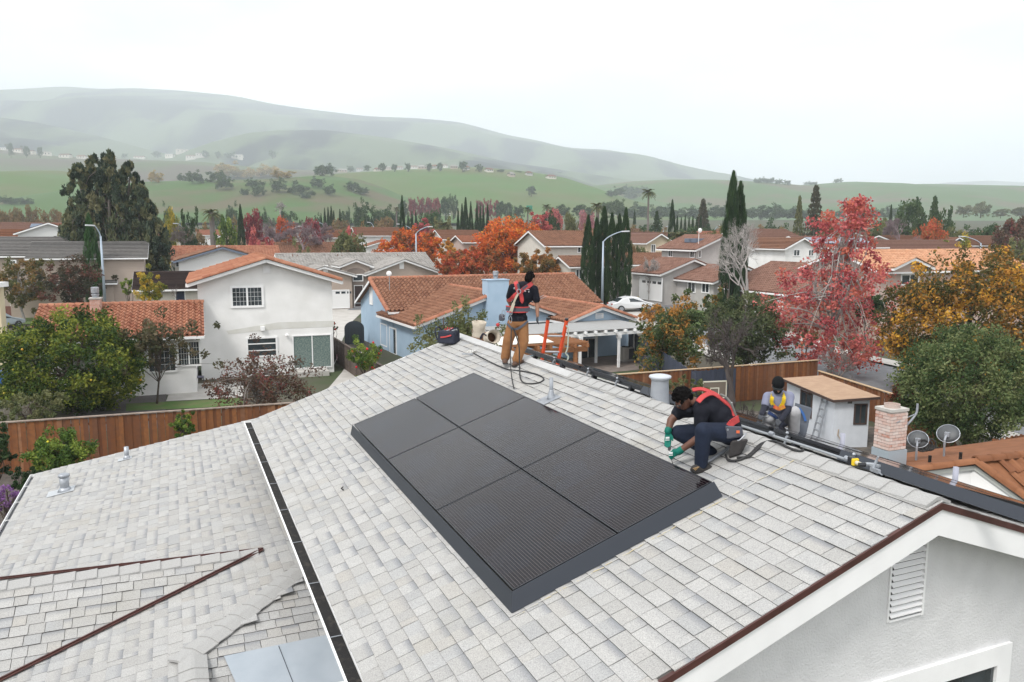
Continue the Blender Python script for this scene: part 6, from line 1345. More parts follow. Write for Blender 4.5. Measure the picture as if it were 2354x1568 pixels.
def palm_mesh(seed, nf=34, droop=1.0, fan=False):
    g = np.random.default_rng(seed); V = []; F = []
    for i in range(nf):
        a = g.uniform(0, 6.28); e = g.uniform(-.6, 1.3); L = .42 * g.uniform(.8, 1.1)
        for k in range(9):
            t = (k + .5) / 9; rr = L * t * math.cos(e * (1 - .5 * t * droop)); z = L * t * math.sin(e) - droop * .22 * t * t; p = np.array([rr * math.cos(a), rr * math.sin(a), z]); tn = np.array([math.cos(a), math.sin(a), math.sin(e) - .5 * t]); tn /= np.linalg.norm(tn); sd_ = np.array([-math.sin(a), math.cos(a), 0]); w = .075 * (1 - abs(t - .45))
            for s in (-1, 1):
                q = len(V); V += [tuple(p), tuple(p + tn * .05), tuple(p + tn * .075 + sd_ * s * w - np.array([0, 0, .03])), tuple(p + tn * .02 + sd_ * s * w * .7 - np.array([0, 0, .02]))]; F.append((q, q + 1, q + 2, q + 3))
    return np.array(V), np.array(F), g.random(len(F))
_pv, _pf, _pr = palm_mesh(111); palmc = mesh_from('fronds', _pv, _pf, FM('palm_frond', (.03, .045, .018), (.06, .075, .03), (.14, .12, .05)), _pr)
palmt = mesh_from('trunk', *[(b.v, b.f) for b in [MB().tube([(0, 0, 0), (.003, 0, .5), (0, 0, 1)], [.022, .018, .016], 8)]][0], m_gbark)
cnt = 0
def place(kind, label, x, ytop, Y, wpx, mat=None, ybase=None, group=None, name=None):
    global cnt; cnt += 1
    if ybase is not None: Y = land(x, ybase).y; ytop -= (ybase - ytop) * .18; wpx *= 1.2
    top = P(x, ytop, Y); zb = gz(top.x, Y) if ybase is None else P(x, ybase, Y).z; H = max(top.z - zb, .8); W = wpx / FO * Y
    nm = name or {'cyp': 'cypress_tree', 'round': 'round_tree', 'bush': 'bush', 'pine': 'conifer_tree', 'bare': 'bare_tree'}[kind]
    t = thing(nm, label, 'bush' if kind == 'bush' else 'tree', loc=(top.x, Y, zb - (.3 if ybase else 0)), rz=cnt * 1.37, group=group)
    me = PR[kind][cnt % len(PR[kind])]; o = obj('branches' if kind == 'bare' else 'crown', me, t); o.scale = (W, W, H)
    if mat: o.material_slots[0].link = 'OBJECT'; o.material_slots[0].material = mat
    if kind in ('round',): q = obj('trunk', trunkm, t); q.scale = (min(W, H), min(W, H), H)
    elif kind in ('cyp', 'pine'): q = obj('trunk', ptrunk, t); q.scale = (min(W, H) * (1 if kind == 'cyp' else .7), min(W, H), H)
    return t
def palm(label, x, ytop, Y, hw, tw=1.0, group='palm trees'):
    top = P(x, ytop, Y); zb = gz(top.x, Y); H = top.z - zb; W = hw * 2 / FO * Y
    t = thing('palm_tree', label, 'palm tree', loc=(top.x, Y, zb), group=group); o = obj('fronds', palmc, t, (0, 0, H - W * .35)); o.scale = (W, W, W)
    q = obj('trunk', palmt, t); s = tw * 14; q.scale = (s, s, H - W * .35)
def rowof(kind, lab, data, Y, w, mat=None, group=None, ybase=None):
    data = sorted(data)
    for i, d in enumerate(data):
        x, yt = d[0], d[1]; ww = d[2] if len(d) > 2 else w; yy = d[3] if len(d) > 3 else Y
        place(kind, lab % ordw[i] if '%s' in lab else lab, x, yt, yy * (1 + .01 * ((i * 7) % 5 - 2)), ww, mat, ybase=d[4] if len(d) > 4 else ybase, group=group)
rowof('cyp', 'dark cypress, %s from the left in the row of six by the lamp post', [(1352, 497, 31), (1371, 502, 30), (1388, 477, 34), (1406, 492, 31), (1423, 494, 30), (1438, 480, 32)], 80, 20, group='cypress row by the lamp post')
place('cyp', 'tall dark cypress, left of the pair above the grey house', 1685, 397, 70, 44); place('cyp', 'tall dark cypress, right of the pair above the grey house', 1702, 420, 71, 42)
place('cyp', 'slim green cypress in front of the great conifer', 203, 495, 78, 36, FM('bright_cypress', (.015, .045, .012), (.025, .07, .018), (.05, .10, .03)))
rowof('cyp', 'dark cypress, %s from the left in the far row above the orange trees', [(1052, 481, 9), (1061, 470, 11), (1069, 456, 15), (1081, 466, 12), (1095, 468, 10), (1103, 472, 8), (1110, 474, 8), (1120, 471, 10)], 175, 10, group='far cypress row above the orange trees')
rowof('cyp', 'small far cypress, %s from the left in the dark hedge row', [(838 + i * 7.6, 495 + (i % 3) * 2, 8) for i in range(8)], 260, 8, group='far cypress hedge row')
rowof('cyp', 'far cypress, %s from the left above the bare grey trees', [(737, 492, 7), (745, 480, 9), (753, 478, 9), (760, 476, 10), (766, 486, 9), (780, 483, 10)], 235, 9, group='far cypresses above the bare trees')
place('cyp', 'tall slim cypress standing alone above the golden orange tree', 923, 452, 140, 15); rowof('cyp', 'far cypress, %s of three right of the lone slim cypress', [(937, 489, 8), (946, 487, 9), (955, 486, 9)], 200, 9, group='three far cypresses')
place('cyp', 'dark cypress left of the fan palm above the grey house', 1545, 460, 140, 17); place('cyp', 'slim cypress above the small yellow house beside the palm', 551, 473, 128, 17)
rowof('cyp', 'far cypress, %s from the left in the row before the redwood', [(1556 + i * 9, 496 + (i % 2) * 4, 8) for i in range(7)], 190, 8, group='far cypress row before the redwood')
place('cyp', 'small far cypress left of the tall slim palm', 1458, 482, 250, 8); place('cyp', 'small far cypress before the broad dark tree at the right', 2048, 470, 200, 10)
palm('tall slim palm above the cypress row', 1490, 426, 180, 20, .9); palm('palm behind the left end of the cypress row', 1373, 457, 150, 22, 1.3); palm('far palm left of the green highway sign', 1222 - 10, 470, 260, 14); palm('far palm right of the green highway sign', 1256, 464, 260, 15)
palm('shaggy thick trunked palm right of the great conifer', 484, 472, 140, 26, 1.9); palm('low fan palm above the roof of the grey house', 1562, 518, 120, 36, 1.4); palm('far small palm right of the lone cypress', 910, 503 - 30, 240, 10); palm('drooping palm beside the brown roofs left of the tallest orange tree', 1022, 503, 170, 20, 1.2)
# bare trees
def bare(label, x, ytop, ybase, Y, wpx, mat, seed, depth=6, spread=.5, n=3, r0=.028):
    p = P(x, ybase, Y); H = P(x, ytop, Y).z - p.z; W = wpx / FO * Y; t = thing('bare_tree', label, 'tree', loc=p); me = bare_mesh(seed, depth, spread, r0, mat, n); o = obj('branches', me, t); o.scale = (W, W, H); o.rotation_euler.z = seed
    if Y > 60:
        co = np.array([v.co[:] for v in me.vertices])[-6000:]; co = co[np.random.default_rng(seed).choice(len(co), min(260, len(co)))] * np.array([W, W, H])
        V, F, r = leafcloud(co, .035 * max(W, H), 14, .045 * max(W, H), seed, aspect=9, up=.5); q = obj('twigs', mesh_from('twigs', V, F, mat), t); q.rotation_euler.z = seed
bare('bare pale branched tree before the grey house', 1712, 498, 735, 58, 185, m_pbark, 121, 7, .46, 3, .014)
bare('bare dark tree in front of the reddish fence', 1672, 690, 985, 36.5, 250, m_dbark, 122, 7, .62, 3, .028)
bare('small bare tree before the white garage door', 1490, 590, 705, 82, 70, m_pbark, 123, 5, .5, 3, .02); bare('little bare tree beside the white car', 1420, 600, 700, 80, 60, m_gbark, 124, 5, .5, 3, .02)
bare('bare twiggy shrub under the red tree by the road', 1925, 790, 905, 40, 110, m_gbark, 125, 5, .7, 4, .02)
bare('bare grey purple tree, left of three behind the tan house', 640, 500, 590, 125, 110, M('mauve_twig', (.20, .15, .16), rough=.9), 126, 6, .5, 3, .014); bare('bare grey purple tree, middle of three behind the tan house', 695, 505, 590, 122, 120, MATS['mauve_twig'], 127, 6, .5, 3, .014); bare('bare grey purple tree, right of three behind the tan house', 745, 512, 590, 128, 90, MATS['mauve_twig'], 128, 6, .5, 3, .014)
bare('bare brown tree right of the great conifer', 423, 516, 600, 104, 75, m_gbark, 129, 6, .5, 3, .014); bare('bare mauve tree between red crown and redwood at the right', 2064, 498, 590, 128, 95, MATS['mauve_twig'], 130, 6, .45, 3, .014); bare('whitish bare tree on the flat below the hill', 643, 462, 505, 230, 34, m_pbark, 131, 5, .5, 3, .02)
bare('bare shrub with brown twigs before the blue gabled outbuilding', 405, 655, 700, 56, 40, m_gbark, 132, 5, .6, 3, .014)
# middle distance trees
W_ = 'middle distance trees'
for kind, lab, x, yt, Y, w, mt in (
    ('round', 'olive green round tree right of the bare grey trees', 795, 533, 105, 92, f_ol), ('bush', 'olive bush poking above the brown roof behind the tan house', 688, 556, 100, 52, f_ol), ('round', 'dark round tree right of the great conifer', 429, 484, 120, 44, f_dk), ('round', 'yellow-green tree beside the great conifer', 393, 480, 132, 46, f_gold), ('round', 'green tree right of the shaggy palm', 518, 498, 135, 50, f_lem),
    ('round', 'dark red tree right of the slim cypress', 582, 482, 150, 50, f_mar), ('bush', 'bright red low shrub right of the slim cypress', 590, 530, 118, 56, f_red), ('round', 'orange tinted tree behind the bare grey trees', 655, 499, 150, 64, f_or2), ('round', 'reddish brown tree at the right of the bare grey trees', 716, 502, 150, 60, f_mar), ('round', 'red shrubby tree right of the olive round tree', 806, 522, 130, 36, f_red), 
    ('round', 'dark green trees mass behind the tallest orange tree', 1259, 490, 170, 56, f_dk), ('round', 'olive tree right of the dark green mass', 1312, 488, 165, 36, f_ol), ('round', 'bright red far tree above the dark green mass', 1274, 479, 260, 42, f_red), ('round', 'dusty pink tree behind the cypress row left end', 1350, 484, 200, 48, f_pk), ('pine', 'dark conifer right of the tall slim palm', 1509, 476, 200, 32, f_dk), ('pine', 'broad brown redwood left of the tall cypress pair', 1616, 449, 220, 48, f_rw),
    ('pine', 'tall layered redwood right of the tall cypress pair', 1876, 410, 165, 58, f_rw), ('pine', 'paler conifer left of the layered redwood', 1838, 440, 178, 34, f_ol), ('pine', 'narrow far conifer above the red tree crown', 1954, 449, 190, 20, f_rw), ('pine', 'second narrow far conifer above the red tree crown', 1986, 456, 190, 20, f_rw), ('round', 'broad dark tree in the right distance', 2100, 454, 170, 74, f_oak), ('pine', 'ragged pine right of the broad dark tree', 2149, 440, 165, 46, f_oak), ('round', 'dark crown beside the ragged pine', 2172, 472, 168, 50, f_oak),
    ('round', 'round orange tree in the right distance', 2141, 500, 130, 66, f_or2), ('round', 'dark red and olive tree at the right edge distance', 2335, 497, 130, 90, f_per), ('round', 'olive tree left of the right edge', 2190, 520, 135, 60, f_ol), ('bush', 'yellow-green hedge before the low dark roofs', 2205, 538, 118, 70, f_gold), ('round', 'dark olive tree behind the low dark roofs', 2270, 512, 150, 70, f_oak), ('round', 'olive tree behind the layered redwood', 1906, 512, 140, 60, f_ol), ('round', 'olive brown tree right of the red crown', 2022, 500, 150, 50, f_ol),
    ('round', 'grey green tree left of the tall cypress pair', 1668, 505, 135, 46, f_ol), ('round', 'brown trees behind the far cypress hedge row', 880, 500, 230, 60, f_brn), ('round', 'brown green trees above the bare grey trees', 780, 505, 230, 50, f_brn), ('round', 'dark green tree right of three far cypresses', 985, 483, 200, 46, f_oak), ('round', 'feathery olive tree left of the far cypress row', 1010, 500, 170, 46, f_ol), ('round', 'brown shrubby tree above the grey garage roof', 1448, 560, 110, 48, f_brn), ('round', 'olive low tree beside the pale yellow gabled house', 1470, 566, 115, 44, f_ol), ('round', 'dark tree mass left of the redwood', 1580, 520, 150, 60, f_oak), ('round', 'dark olive tree at the right of the peach roof', 2345, 545, 100, 70, f_ol)):
    place(kind, lab, x, yt, Y, w, mt, group=W_)
rowof('round', 'belt tree, %s from the left behind the left roofs', [(12, 486, 50, 240), (38, 480, 40, 250), (72, 474, 34, 250), (100, 486, 40, 240), (130, 482, 34, 260), (160, 488, 46, 230), (345, 486, 40, 260)], 240, 40, f_brn, group='belt trees behind the left roofs')
rowof('bush', 'hazy belt tree, %s from the left right of the tall slim palm', [(1438, 476, 58), (1470, 466, 60), (1524, 470, 64), (1560, 478, 60), (1598, 472, 56), (1645, 468, 64), (1690, 476, 60), (1740, 474, 64), (1775, 466, 56), (1800, 478, 64), (1835, 474, 58), (1930, 480, 66), (1975, 474, 64), (2010, 476, 60), (2060, 472, 64)], 640, 40, f_oak, group='hazy tree belt on the right')
rowof('round', 'yellowish far tree, %s from the left in the right tree belt', [(2215, 470, 40), (2255, 462, 44), (2300, 478, 40), (2345, 474, 46)], 560, 40, f_ol, group='yellowish far trees in the right belt')
rowof('bush', 'dark oak, %s from the left on the flat below the hills', [(383, 470, 30), (604, 480, 22), (655, 478, 34), (795, 478, 24), (830, 460, 44), (870, 475, 50), (900, 476, 50), (1003, 481, 30), (533, 469, 34), (500, 487, 24), (620, 500, 26), (730, 493, 22)], 320, 30, f_oak, group='oaks on the flat below the hills')
rowof('round', 'maroon far tree, %s from the left along the highway', [(948, 455, 22), (968, 454, 22), (985, 454, 20), (1003, 455, 22), (1102, 460, 20), (1122, 458, 22), (1140, 460, 20)], 480, 22, f_mar, group='maroon trees along the highway')
rowof('round', 'dark far tree, %s from the left along the highway', [(925, 462, 26), (1022, 452, 26), (1040, 448, 24), (1148, 462, 26), (1165, 466, 30), (1190, 472, 30), (1290, 470, 40), (1330, 470, 36), (1395, 462, 40), (1420, 458, 36), (1352, 476, 30)], 480, 26, f_oak, group='dark trees along the highway')
rowof('bush', 'brown olive scrub tree, %s from the left between roofs and far cypresses', [(455, 520, 60, 160), (540, 505, 60, 180), (610, 515, 60, 170), (770, 512, 60, 190), (820, 518, 60, 170), (870, 512, 60, 200), (990, 508, 60, 200), (1040, 512, 50, 180), (1140, 505, 60, 200), (1300, 512, 60, 180), (1345, 520, 60, 160), (1470, 520, 60, 180), (1530, 528, 60, 140), (1640, 522, 60, 150), (1740, 520, 60, 190), (1810, 525, 60, 160), (1940, 530, 60, 150)], 170, 60, f_brn, group='scrub trees between roofs and far cypresses')
rowof('bush', 'dark green scrub tree, %s from the left behind the far roofs', [(400, 505, 60, 220), (480, 512, 60, 230), (570, 500, 50, 230), (690, 500, 60, 240), (840, 505, 60, 240), (960, 498, 60, 240), (1090, 500, 60, 230), (1180, 498, 60, 240), (1240, 502, 60, 220), (1390, 505, 60, 230), (1500, 506, 60, 220), (1610, 510, 60, 220), (1700, 508, 60, 230), (1780, 505, 60, 230), (1890, 505, 60, 220), (2010, 512, 70, 210), (2120, 510, 70, 200), (2240, 520, 80, 180)], 230, 60, f_oak, group='dark scrub trees behind the far roofs')
# trees on the hillsides
rowof('bush', 'oak, %s from the left on the middle hill', [(418, 403, 24, 790, 418), (447, 398, 36, 780, 424), (499, 396, 34, 780, 420), (514, 410, 34, 740, 438), (578, 414, 26, 740, 434), (594, 430, 28, 690, 452), (639, 414, 32, 700, 444), (683, 426, 32, 690, 448), (727, 411, 30, 730, 434), (757, 428, 26, 680, 450), (746, 382, 44, 812, 406), (830, 432, 30, 640, 448), (808, 420, 30, 680, 440), (560, 436, 18, 690, 450)], 750, 30, f_oak, group='oaks on the middle hill')
rowof('bush', 'golden hazy tree, %s from the left behind the middle hill', [(355, 398, 28, 830, 422), (524, 380, 58, 860, 412), (565, 390, 40, 880, 412), (612, 384, 50, 900, 410), (645, 394, 44, 890, 412)], 860, 30, f_hz, group='golden trees behind the middle hill')
rowof('bush', 'dark bush, %s from the left on the hill slopes', [(12, 455, 30, 640, 472), (38, 458, 30, 640, 472), (60, 459, 26, 640, 472), (480, 414, 14, 780, 420), (678, 416, 12, 740, 426), (705, 430, 12, 720, 438), (600, 418, 16, 740, 428), (668, 432, 16, 690, 444), (715, 440, 18, 660, 450), (700, 447, 22, 640, 456)], 640, 26, f_oak, group='dark bushes on the hill slopes')
place('round', 'single oak on the bright green hill', 1221, 431, 900, 20, f_oak, ybase=452)
rowof('bush', 'dark tree, %s from the left in the valley gully', [(1405, 438, 24, 1000, 452), (1420, 432, 28, 1000, 450), (1440, 428, 26, 1000, 448), (1458, 432, 26, 1000, 446), (1478, 430, 22, 1000, 446), (1450, 440, 30, 900, 456)], 1000, 24, f_oak, group='gully trees')
rowof('bush', 'crest tree, %s from the left on the right hill', [(1738, 410, 14, 1790, 420), (1752, 408, 18, 1790, 420), (1770, 409, 20, 1790, 421), (1790, 412, 16, 1790, 423), (1808, 414, 14, 1790, 425), (1926, 410, 18, 1790, 419), (1862, 417, 26, 1790, 424)], 1790, 16, f_oak, group='crest trees on the right hill')
rowof('round', 'small tree, %s from the left among the hilltop houses', [(762, 384, 16), (805, 384, 14), (842, 382, 14), (878, 378, 16), (905, 380, 12), (936, 378, 12), (985, 378, 14), (1010, 377, 12), (1062, 374, 18), (1100, 380, 16), (1150, 390, 18), (1190, 394, 18), (1240, 399, 20), (1282, 404, 18)], 1235, 14, f_oak, group='trees among the hilltop houses', ybase=396)
rowof('round', 'small tree, %s from the left on the left foothill crest', [(22, 336, 12), (58, 342, 12), (90, 344, 10), (285, 356, 12), (360, 352, 22), (470, 350, 14), (500, 352, 12), (528, 354, 24), (625, 350, 18)], 1570, 12, f_oak, group='trees on the left foothill crest', ybase=366)
for i, x in enumerate((12, 48, 88)): palm('tiny far palm, %s from the left on the left foothill crest' % ordw[i], x, 332 + i * 4, 1560, 4)
# the air
hz_ = MB().box((-6500, -300, -6), (6500, 8000, 1000)); ho = hz_.build('haze', None); m, n, b = nodes('haze_air'); n.nodes.remove(b)
pv = n.nodes.new('ShaderNodeVolumePrincipled'); pv.inputs['Color'].default_value = (.89, .945, 1, 1); pv.inputs['Density'].default_value = .00028; pv.inputs['Anisotropy'].default_value = .0
n.links.new(pv.outputs[0], n.nodes['Material Output'].inputs['Volume']); ho.data.materials.append(m); tag(ho, kind='stuff')
# ------------------------------------------------------------------ people
def capsule(mb, p, q, r1, r2=None):
    r2 = r2 or r1; p, q = Vector(p), Vector(q); mb.tube([p, p.lerp(q, .5), q], [r1, (r1 + r2) / 2, r2], 12); mb.ell(p, r1, r1, r1, n=12, m=8); mb.ell(q, r2, r2, r2, n=12, m=8)
def soft(mb, name, mat, parent, vox=.013, it=5):
    o = mb.build(name, mat, parent); r = o.modifiers.new('skin', 'REMESH'); r.mode = 'VOXEL'; r.voxel_size = vox; r.use_smooth_shade = True
    s = o.modifiers.new('smooth', 'SMOOTH'); s.iterations = it; s.factor = .5
    return o
def chain(mb, pts, radii):
    for i in range(len(pts) - 1): capsule(mb, pts[i], pts[i + 1], radii[i], radii[i + 1])
def ribbon(mb, pts, w, t=.006, normal=(0, -1, 0)):
    pts = spline(pts, 4); n = Vector(normal)
    for a, b in zip(pts[:-1], pts[1:]):
        d = (b - a)
        if d.length < 1e-4: continue
        s = d.normalized().cross(n).normalized() * w / 2; u = n * t; mb.hexa([a - s - u, a + s - u, b + s - u, b - s - u, a - s + u, a + s + u, b + s + u, b - s + u])
def hand(mb, wrist, tip, side, r=.011, curl=None, spread=.019):
    """palm and five bent fingers from wrist towards tip; side = direction of the thumb"""
    w, t = Vector(wrist), Vector(tip); d = (t - w); L = d.length; d.normalize(); s = Vector(side); s = (s - d * s.dot(d)).normalized(); c = Vector(curl) if curl else d.cross(s); c = (c - d * c.dot(d)).normalized()
    k = w + d * L * .5; 
    for o in (-1, -.33, .33, 1): capsule(mb, w + s * o * .012, k + s * o * spread * 1.4, .017, .015)
    for o, ln in ((1, .86), (.33, 1), (-.33, .95), (-1, .78)):
        a = k + s * o * spread * 1.45; b = a + d * L * .27 * ln + c * L * .06; e = b + d * L * .17 * ln + c * L * .14; chain(mb, [a, b, e], [r, r * .95, r * .8])
    a = w + d * L * .15 + s * .022; b = a + d * L * .2 + s * .03 + c * .012; e = b + d * L * .18 + s * .004 + c * .02; chain(mb, [a, b, e], [r * 1.2, r * 1.05, r * .85])
def head(parent, c, R3, skin, hair_m, mask=None, glasses=False, hair=True, beanie=None, kinky=False, seed=0):
    """R3: columns = face right, face forward, up"""
    c = Vector(c); q = lambda x, y, z: c + R3 @ Vector((x, y, z)); mb = MB()
    mb.ell(c, .078, .098, .112, R3); mb.ell(q(0, .035, -.055), .058, .062, .062, R3); mb.ell(q(0, .1, -.012), .014, .02, .03, R3, 8, 6)
    for s in (-1, 1): mb.ell(q(s * .078, -.005, -.01), .012, .022, .033, R3, 8, 6); mb.ell(q(s * .032, .085, .012), .02, .014, .01, R3, 8, 6)
    mb.ell(q(0, .088, -.062), .026, .014, .011, R3, 8, 6); h = soft(mb, 'head', skin, parent, .008, 2)
    for s in (-1, 1): MB().ell(q(s * .031, .09, .004), .013, .009, .007, R3, 8, 6).build('eye', M('eye_dark', (.02, .015, .012), rough=.2), h, True)
    if beanie:
        mb = MB(); mb.ell(q(0, -.012, .038), .09, .112, .1, R3); mb.ell(q(0, -.02, .0), .088, .105, .05, R3); soft(mb, 'beanie', beanie, parent, .01, 3)
        mb = MB(); ribbon(mb, [q(-.09, .03, .012), q(-.05, .098, .02), q(.05, .098, .02), q(.09, .03, .012)], .03, .005, R3 @ Vector((0, 1, 0))); mb.build('beanie_band', M('beanie_band_grey', (.05, .06, .065), rough=.9), parent)
    elif hair:
        mb = MB(); mb.ell(q(0, -.018, .03), .086, .1, .098, R3); mb.ell(q(0, -.05, -.01), .08, .065, .085, R3)
        if kinky:
            g = np.random.default_rng(seed)
            for i in range(150):
                d = g.normal(size=3); d /= np.linalg.norm(d)
                if d[2] < -.25 and d[1] > -.2: continue
                if d[1] > .75 and d[2] < .3: continue
                mb.ell(q(d[0] * .094, d[1] * .108 - .012, d[2] * .108 + .025), .016, .016, .018, R3, 6, 4)
            soft(mb, 'hair', hair_m, parent, .007, 1)
        else:
            g = np.random.default_rng(seed)
            for i in range(60):
                d = g.normal(size=3); d /= np.linalg.norm(d)
                if d[2] < 0 or d[1] > .6: continue
                mb.ell(q(d[0] * .084, d[1] * .1 - .015, d[2] * .1 + .028), .014, .014, .02, R3, 6, 4)
            soft(mb, 'hair', hair_m, parent, .008, 2)
    if mask:
        mb = MB(); mb.ell(q(0, .05, -.05), .066, .062, .052, R3); soft(mb, 'face_mask', mask, parent, .009, 3)
        mb = MB(); [mb.tube([q(s * .06, .07, -.04), q(s * .08, .0, -.01)], .003, 5) for s in (-1, 1)]; mb.build('mask_strap', mask, parent)
    if glasses:
        mb = MB(); [mb.ell(q(s * .034, .102, .006), .03, .006, .02, R3, 10, 6) for s in (-1, 1)]; mb.tube([q(-.08, .0, .01), q(-.06, .09, .01), q(.06, .09, .01), q(.08, 0, .01)], .004, 5); mb.build('safety_glasses', M('clear_lens', (.06, .065, .07), rough=.1, spec=.6), parent)
def basis(fwd, up):
    f = Vector(fwd).normalized(); u = Vector(up); r = f.cross(u).normalized(); u = r.cross(f); return Matrix((r, f, u)).transposed()
m_skA = M('warm_brown_skin', (.30, .155, .10), rough=.55); m_skB = M('dark_brown_skin', (.15, .072, .05), (.125, .06, .042), 8, rough=.5); m_skC = M('light_brown_skin', (.36, .20, .14), rough=.55)
m_hair = M('black_hair', (.005, .0045, .0045), rough=.9, spec=.08); m_tee = M('black_cotton', (.010, .011, .016), (.016, .017, .024), 12, rough=.9, spec=.15, bump=.3, bscale=14)
m_pant = M('tan_work_trousers', (.30, .145, .06), (.24, .11, .045), 7, rough=.9, bump=.4, bscale=18); m_jean = M('dark_navy_jeans', (.006, .011, .026), (.010, .017, .037), 9, rough=.85, bump=.4, bscale=16); m_grey = M('light_grey_trousers', (.40, .40, .41), (.34, .34, .35), 8, rough=.9, bump=.4, bscale=15)
m_red = M('coral_red_webbing', (.50, .06, .06), (.40, .045, .045), 9, rough=.75); m_gweb = M('grey_webbing', (.075, .08, .10), rough=.8); m_yel = M('yellow_webbing', (.68, .47, .02), rough=.75); m_boot = M('brown_leather_boot', (.12, .065, .045), (.085, .05, .035), 12, rough=.7); m_sole = M('dark_boot_sole', (.04, .037, .036), rough=.9)
m_teal = M('teal_work_glove', (.0, .15, .11), (.0, .12, .09), 14, rough=.7); m_dglove = M('charcoal_glove', (.06, .065, .075), rough=.85); m_wprint = M('white_print', (.75, .76, .78), rough=.7)
def boot(parent, heel, toe, ankle, mat, r=.048):
    h, t, a = Vector(heel), Vector(toe), Vector(ankle); mb = MB(); up = Vector((0, 0, .045)); chain(mb, [h + up, h.lerp(t, .5) + up, t + up * .85], [r * .95, r * .95, r * .85]); capsule(mb, h + up, a, r, r * 1.05); b = soft(mb, 'boot', mat, parent, .011, 3)
    mb = MB(); d = (t - h).normalized(); s = d.cross(Vector((0, 0, 1))).normalized() * r * .95; e0 = h - d * r * .9; e1 = t + d * r * .8
    mb.hexa([e0 - s, e0 + s, e1 + s * .75, e1 - s * .75] + [p + Vector((0, 0, .032)) for p in (e0 - s, e0 + s, e1 + s * .75, e1 - s * .75)]); mb.build('sole', m_sole, b, bevel=.008); return b
def mkJ(Y0, base): return lambda x, y, dy=0.0: P(x, y, Y0 + dy) - base
# ---- worker standing with his back to us
w1b = HF.M @ on_left(.128, 2.92, .01); w1 = thing('person', 'worker standing on the ridge in black tee and brown trousers with red harness', 'person', loc=w1b); J = mkJ(14.05, w1b)
sL, sR, ch1, ab, pe = J(1177, 661), J(1229, 664.5), J(1202, 676, .0), J(1194, 704), J(1190, 734)
nk, hd = J(1212, 653, .02), J(1218, 641, .05)
eR, wR, tR = J(1234, 698, .02), J(1235, 728, -.02), J(1234, 746, -.03); eL, wL = J(1168, 690, .14), J(1180, 712, .32)
hL, kL, aL = J(1180, 744), J(1168, 781, -.03), J(1161, 824, .03); hR, kR, aR = J(1199, 744), J(1203, 783, -.02), J(1188, 829, -.06)
RT = basis((sR - sL).cross(Vector((0, 0, 1))) * -1, (.12, .0, 1)); RT = Matrix.Identity(3)
def torso(mb, e=0):
    mb.ell(ch1, .175 + e, .112 + e, .19 + e); mb.ell(ab, .148 + e, .108 + e, .17 + e); mb.ell(pe, .158 + e, .118 + e, .13 + e); capsule(mb, sL + Vector((.03, 0, -.01)), sR - Vector((.03, 0, .01)), .062 + e, .062 + e); mb.ell(J(1204, 658, .01), .15 + e, .085 + e, .075 + e)
mb = MB(); torso(mb); capsule(mb, nk, hd, .05, .05); chain(mb, [sR, eR, wR], [.05, .043, .03]); chain(mb, [sL, eL, wL], [.05, .043, .03]); chain(mb, [hL, kL, aL], [.085, .06, .042]); chain(mb, [hR, kR, aR], [.085, .06, .042]); soft(mb, 'body', m_skA, w1)
mb = MB(); torso(mb, .018); chain(mb, [sR - Vector((.01, 0, 0)), sR.lerp(eR, .72)], [.07, .068]); chain(mb, [sL, sL.lerp(eL, .72)], [.07, .066]); mb.ell(pe + Vector((0, 0, .03)), .178, .14, .1); shirt = soft(mb, 'shirt', m_tee, w1)
mb = MB(); mb.ell(pe - Vector((0, 0, .05)), .172, .135, .13); chain(mb, [hL, kL, aL + Vector((0, 0, .02))], [.118, .098, .084]); chain(mb, [hR, kR, aR + Vector((0, 0, .02))], [.122, .10, .088]); mb.ell(aL + Vector((0, 0, .045)), .085, .085, .05); mb.ell(aR + Vector((0, 0, .045)), .088, .088, .05); soft(mb, 'trousers', m_pant, w1)
boot(w1, J(1161, 837.5, -.06), J(1159, 834.5, .17), aL, m_boot, .05); boot(w1, J(1183, 843, -.12), J(1203, 836, .06), aR, m_boot, .05)
mb = MB(); hand(mb, wR, tR, (-.3, 1, 0), .01); soft(mb, 'glove', m_dglove, w1, .008, 2); mb = MB(); hand(mb, wL, wL + Vector((.05, .12, -.04)), (0, .2, 1), .01); soft(mb, 'glove', m_dglove, w1, .008, 2)
head(w1, hd, basis((.55, .75, -.35), (.2, .3, 1)), m_skA, m_hair, seed=1)
# harness on the back
bk = lambda x, y, d=-.145: J(x, y, d)
mb = MB(); ribbon(mb, [J(1184, 647, .0), bk(1186, 652, -.12), bk(1188, 662), bk(1191, 670)], .075); ribbon(mb, [J(1224, 651, .02), bk(1216, 656, -.125), bk(1203, 665), bk(1195, 672)], .075); ribbon(mb, [bk(1191, 672), bk(1180, 681), bk(1174, 688, -.1), J(1167, 692, .02)], .065); ribbon(mb, [bk(1195, 672), bk(1198, 682), bk(1199, 692), bk(1197, 695)], .07); mb.build('harness_strap', m_red, w1)
mb = MB(); ribbon(mb, [bk(1190, 652, -.16), bk(1192, 663, -.16), bk(1196, 670, -.16)], .04); ribbon(mb, [bk(1212, 656, -.145), bk(1200, 665, -.16)], .035); ribbon(mb, [J(1162, 709, -.03), bk(1180, 712), bk(1200, 713), J(1218, 711, -.06)], .075); mb.build('harness_pad', m_gweb, w1)
mb = MB(); ribbon(mb, [J(1162, 703.5, -.03), bk(1180, 706, -.15), bk(1200, 707, -.15), J(1217, 706, -.06)], .022); ribbon(mb, [J(1164, 716.5, -.03), bk(1180, 718, -.15), bk(1200, 718, -.15), J(1213, 717, -.08)], .02); mb.build('belt_edge', m_red, w1)
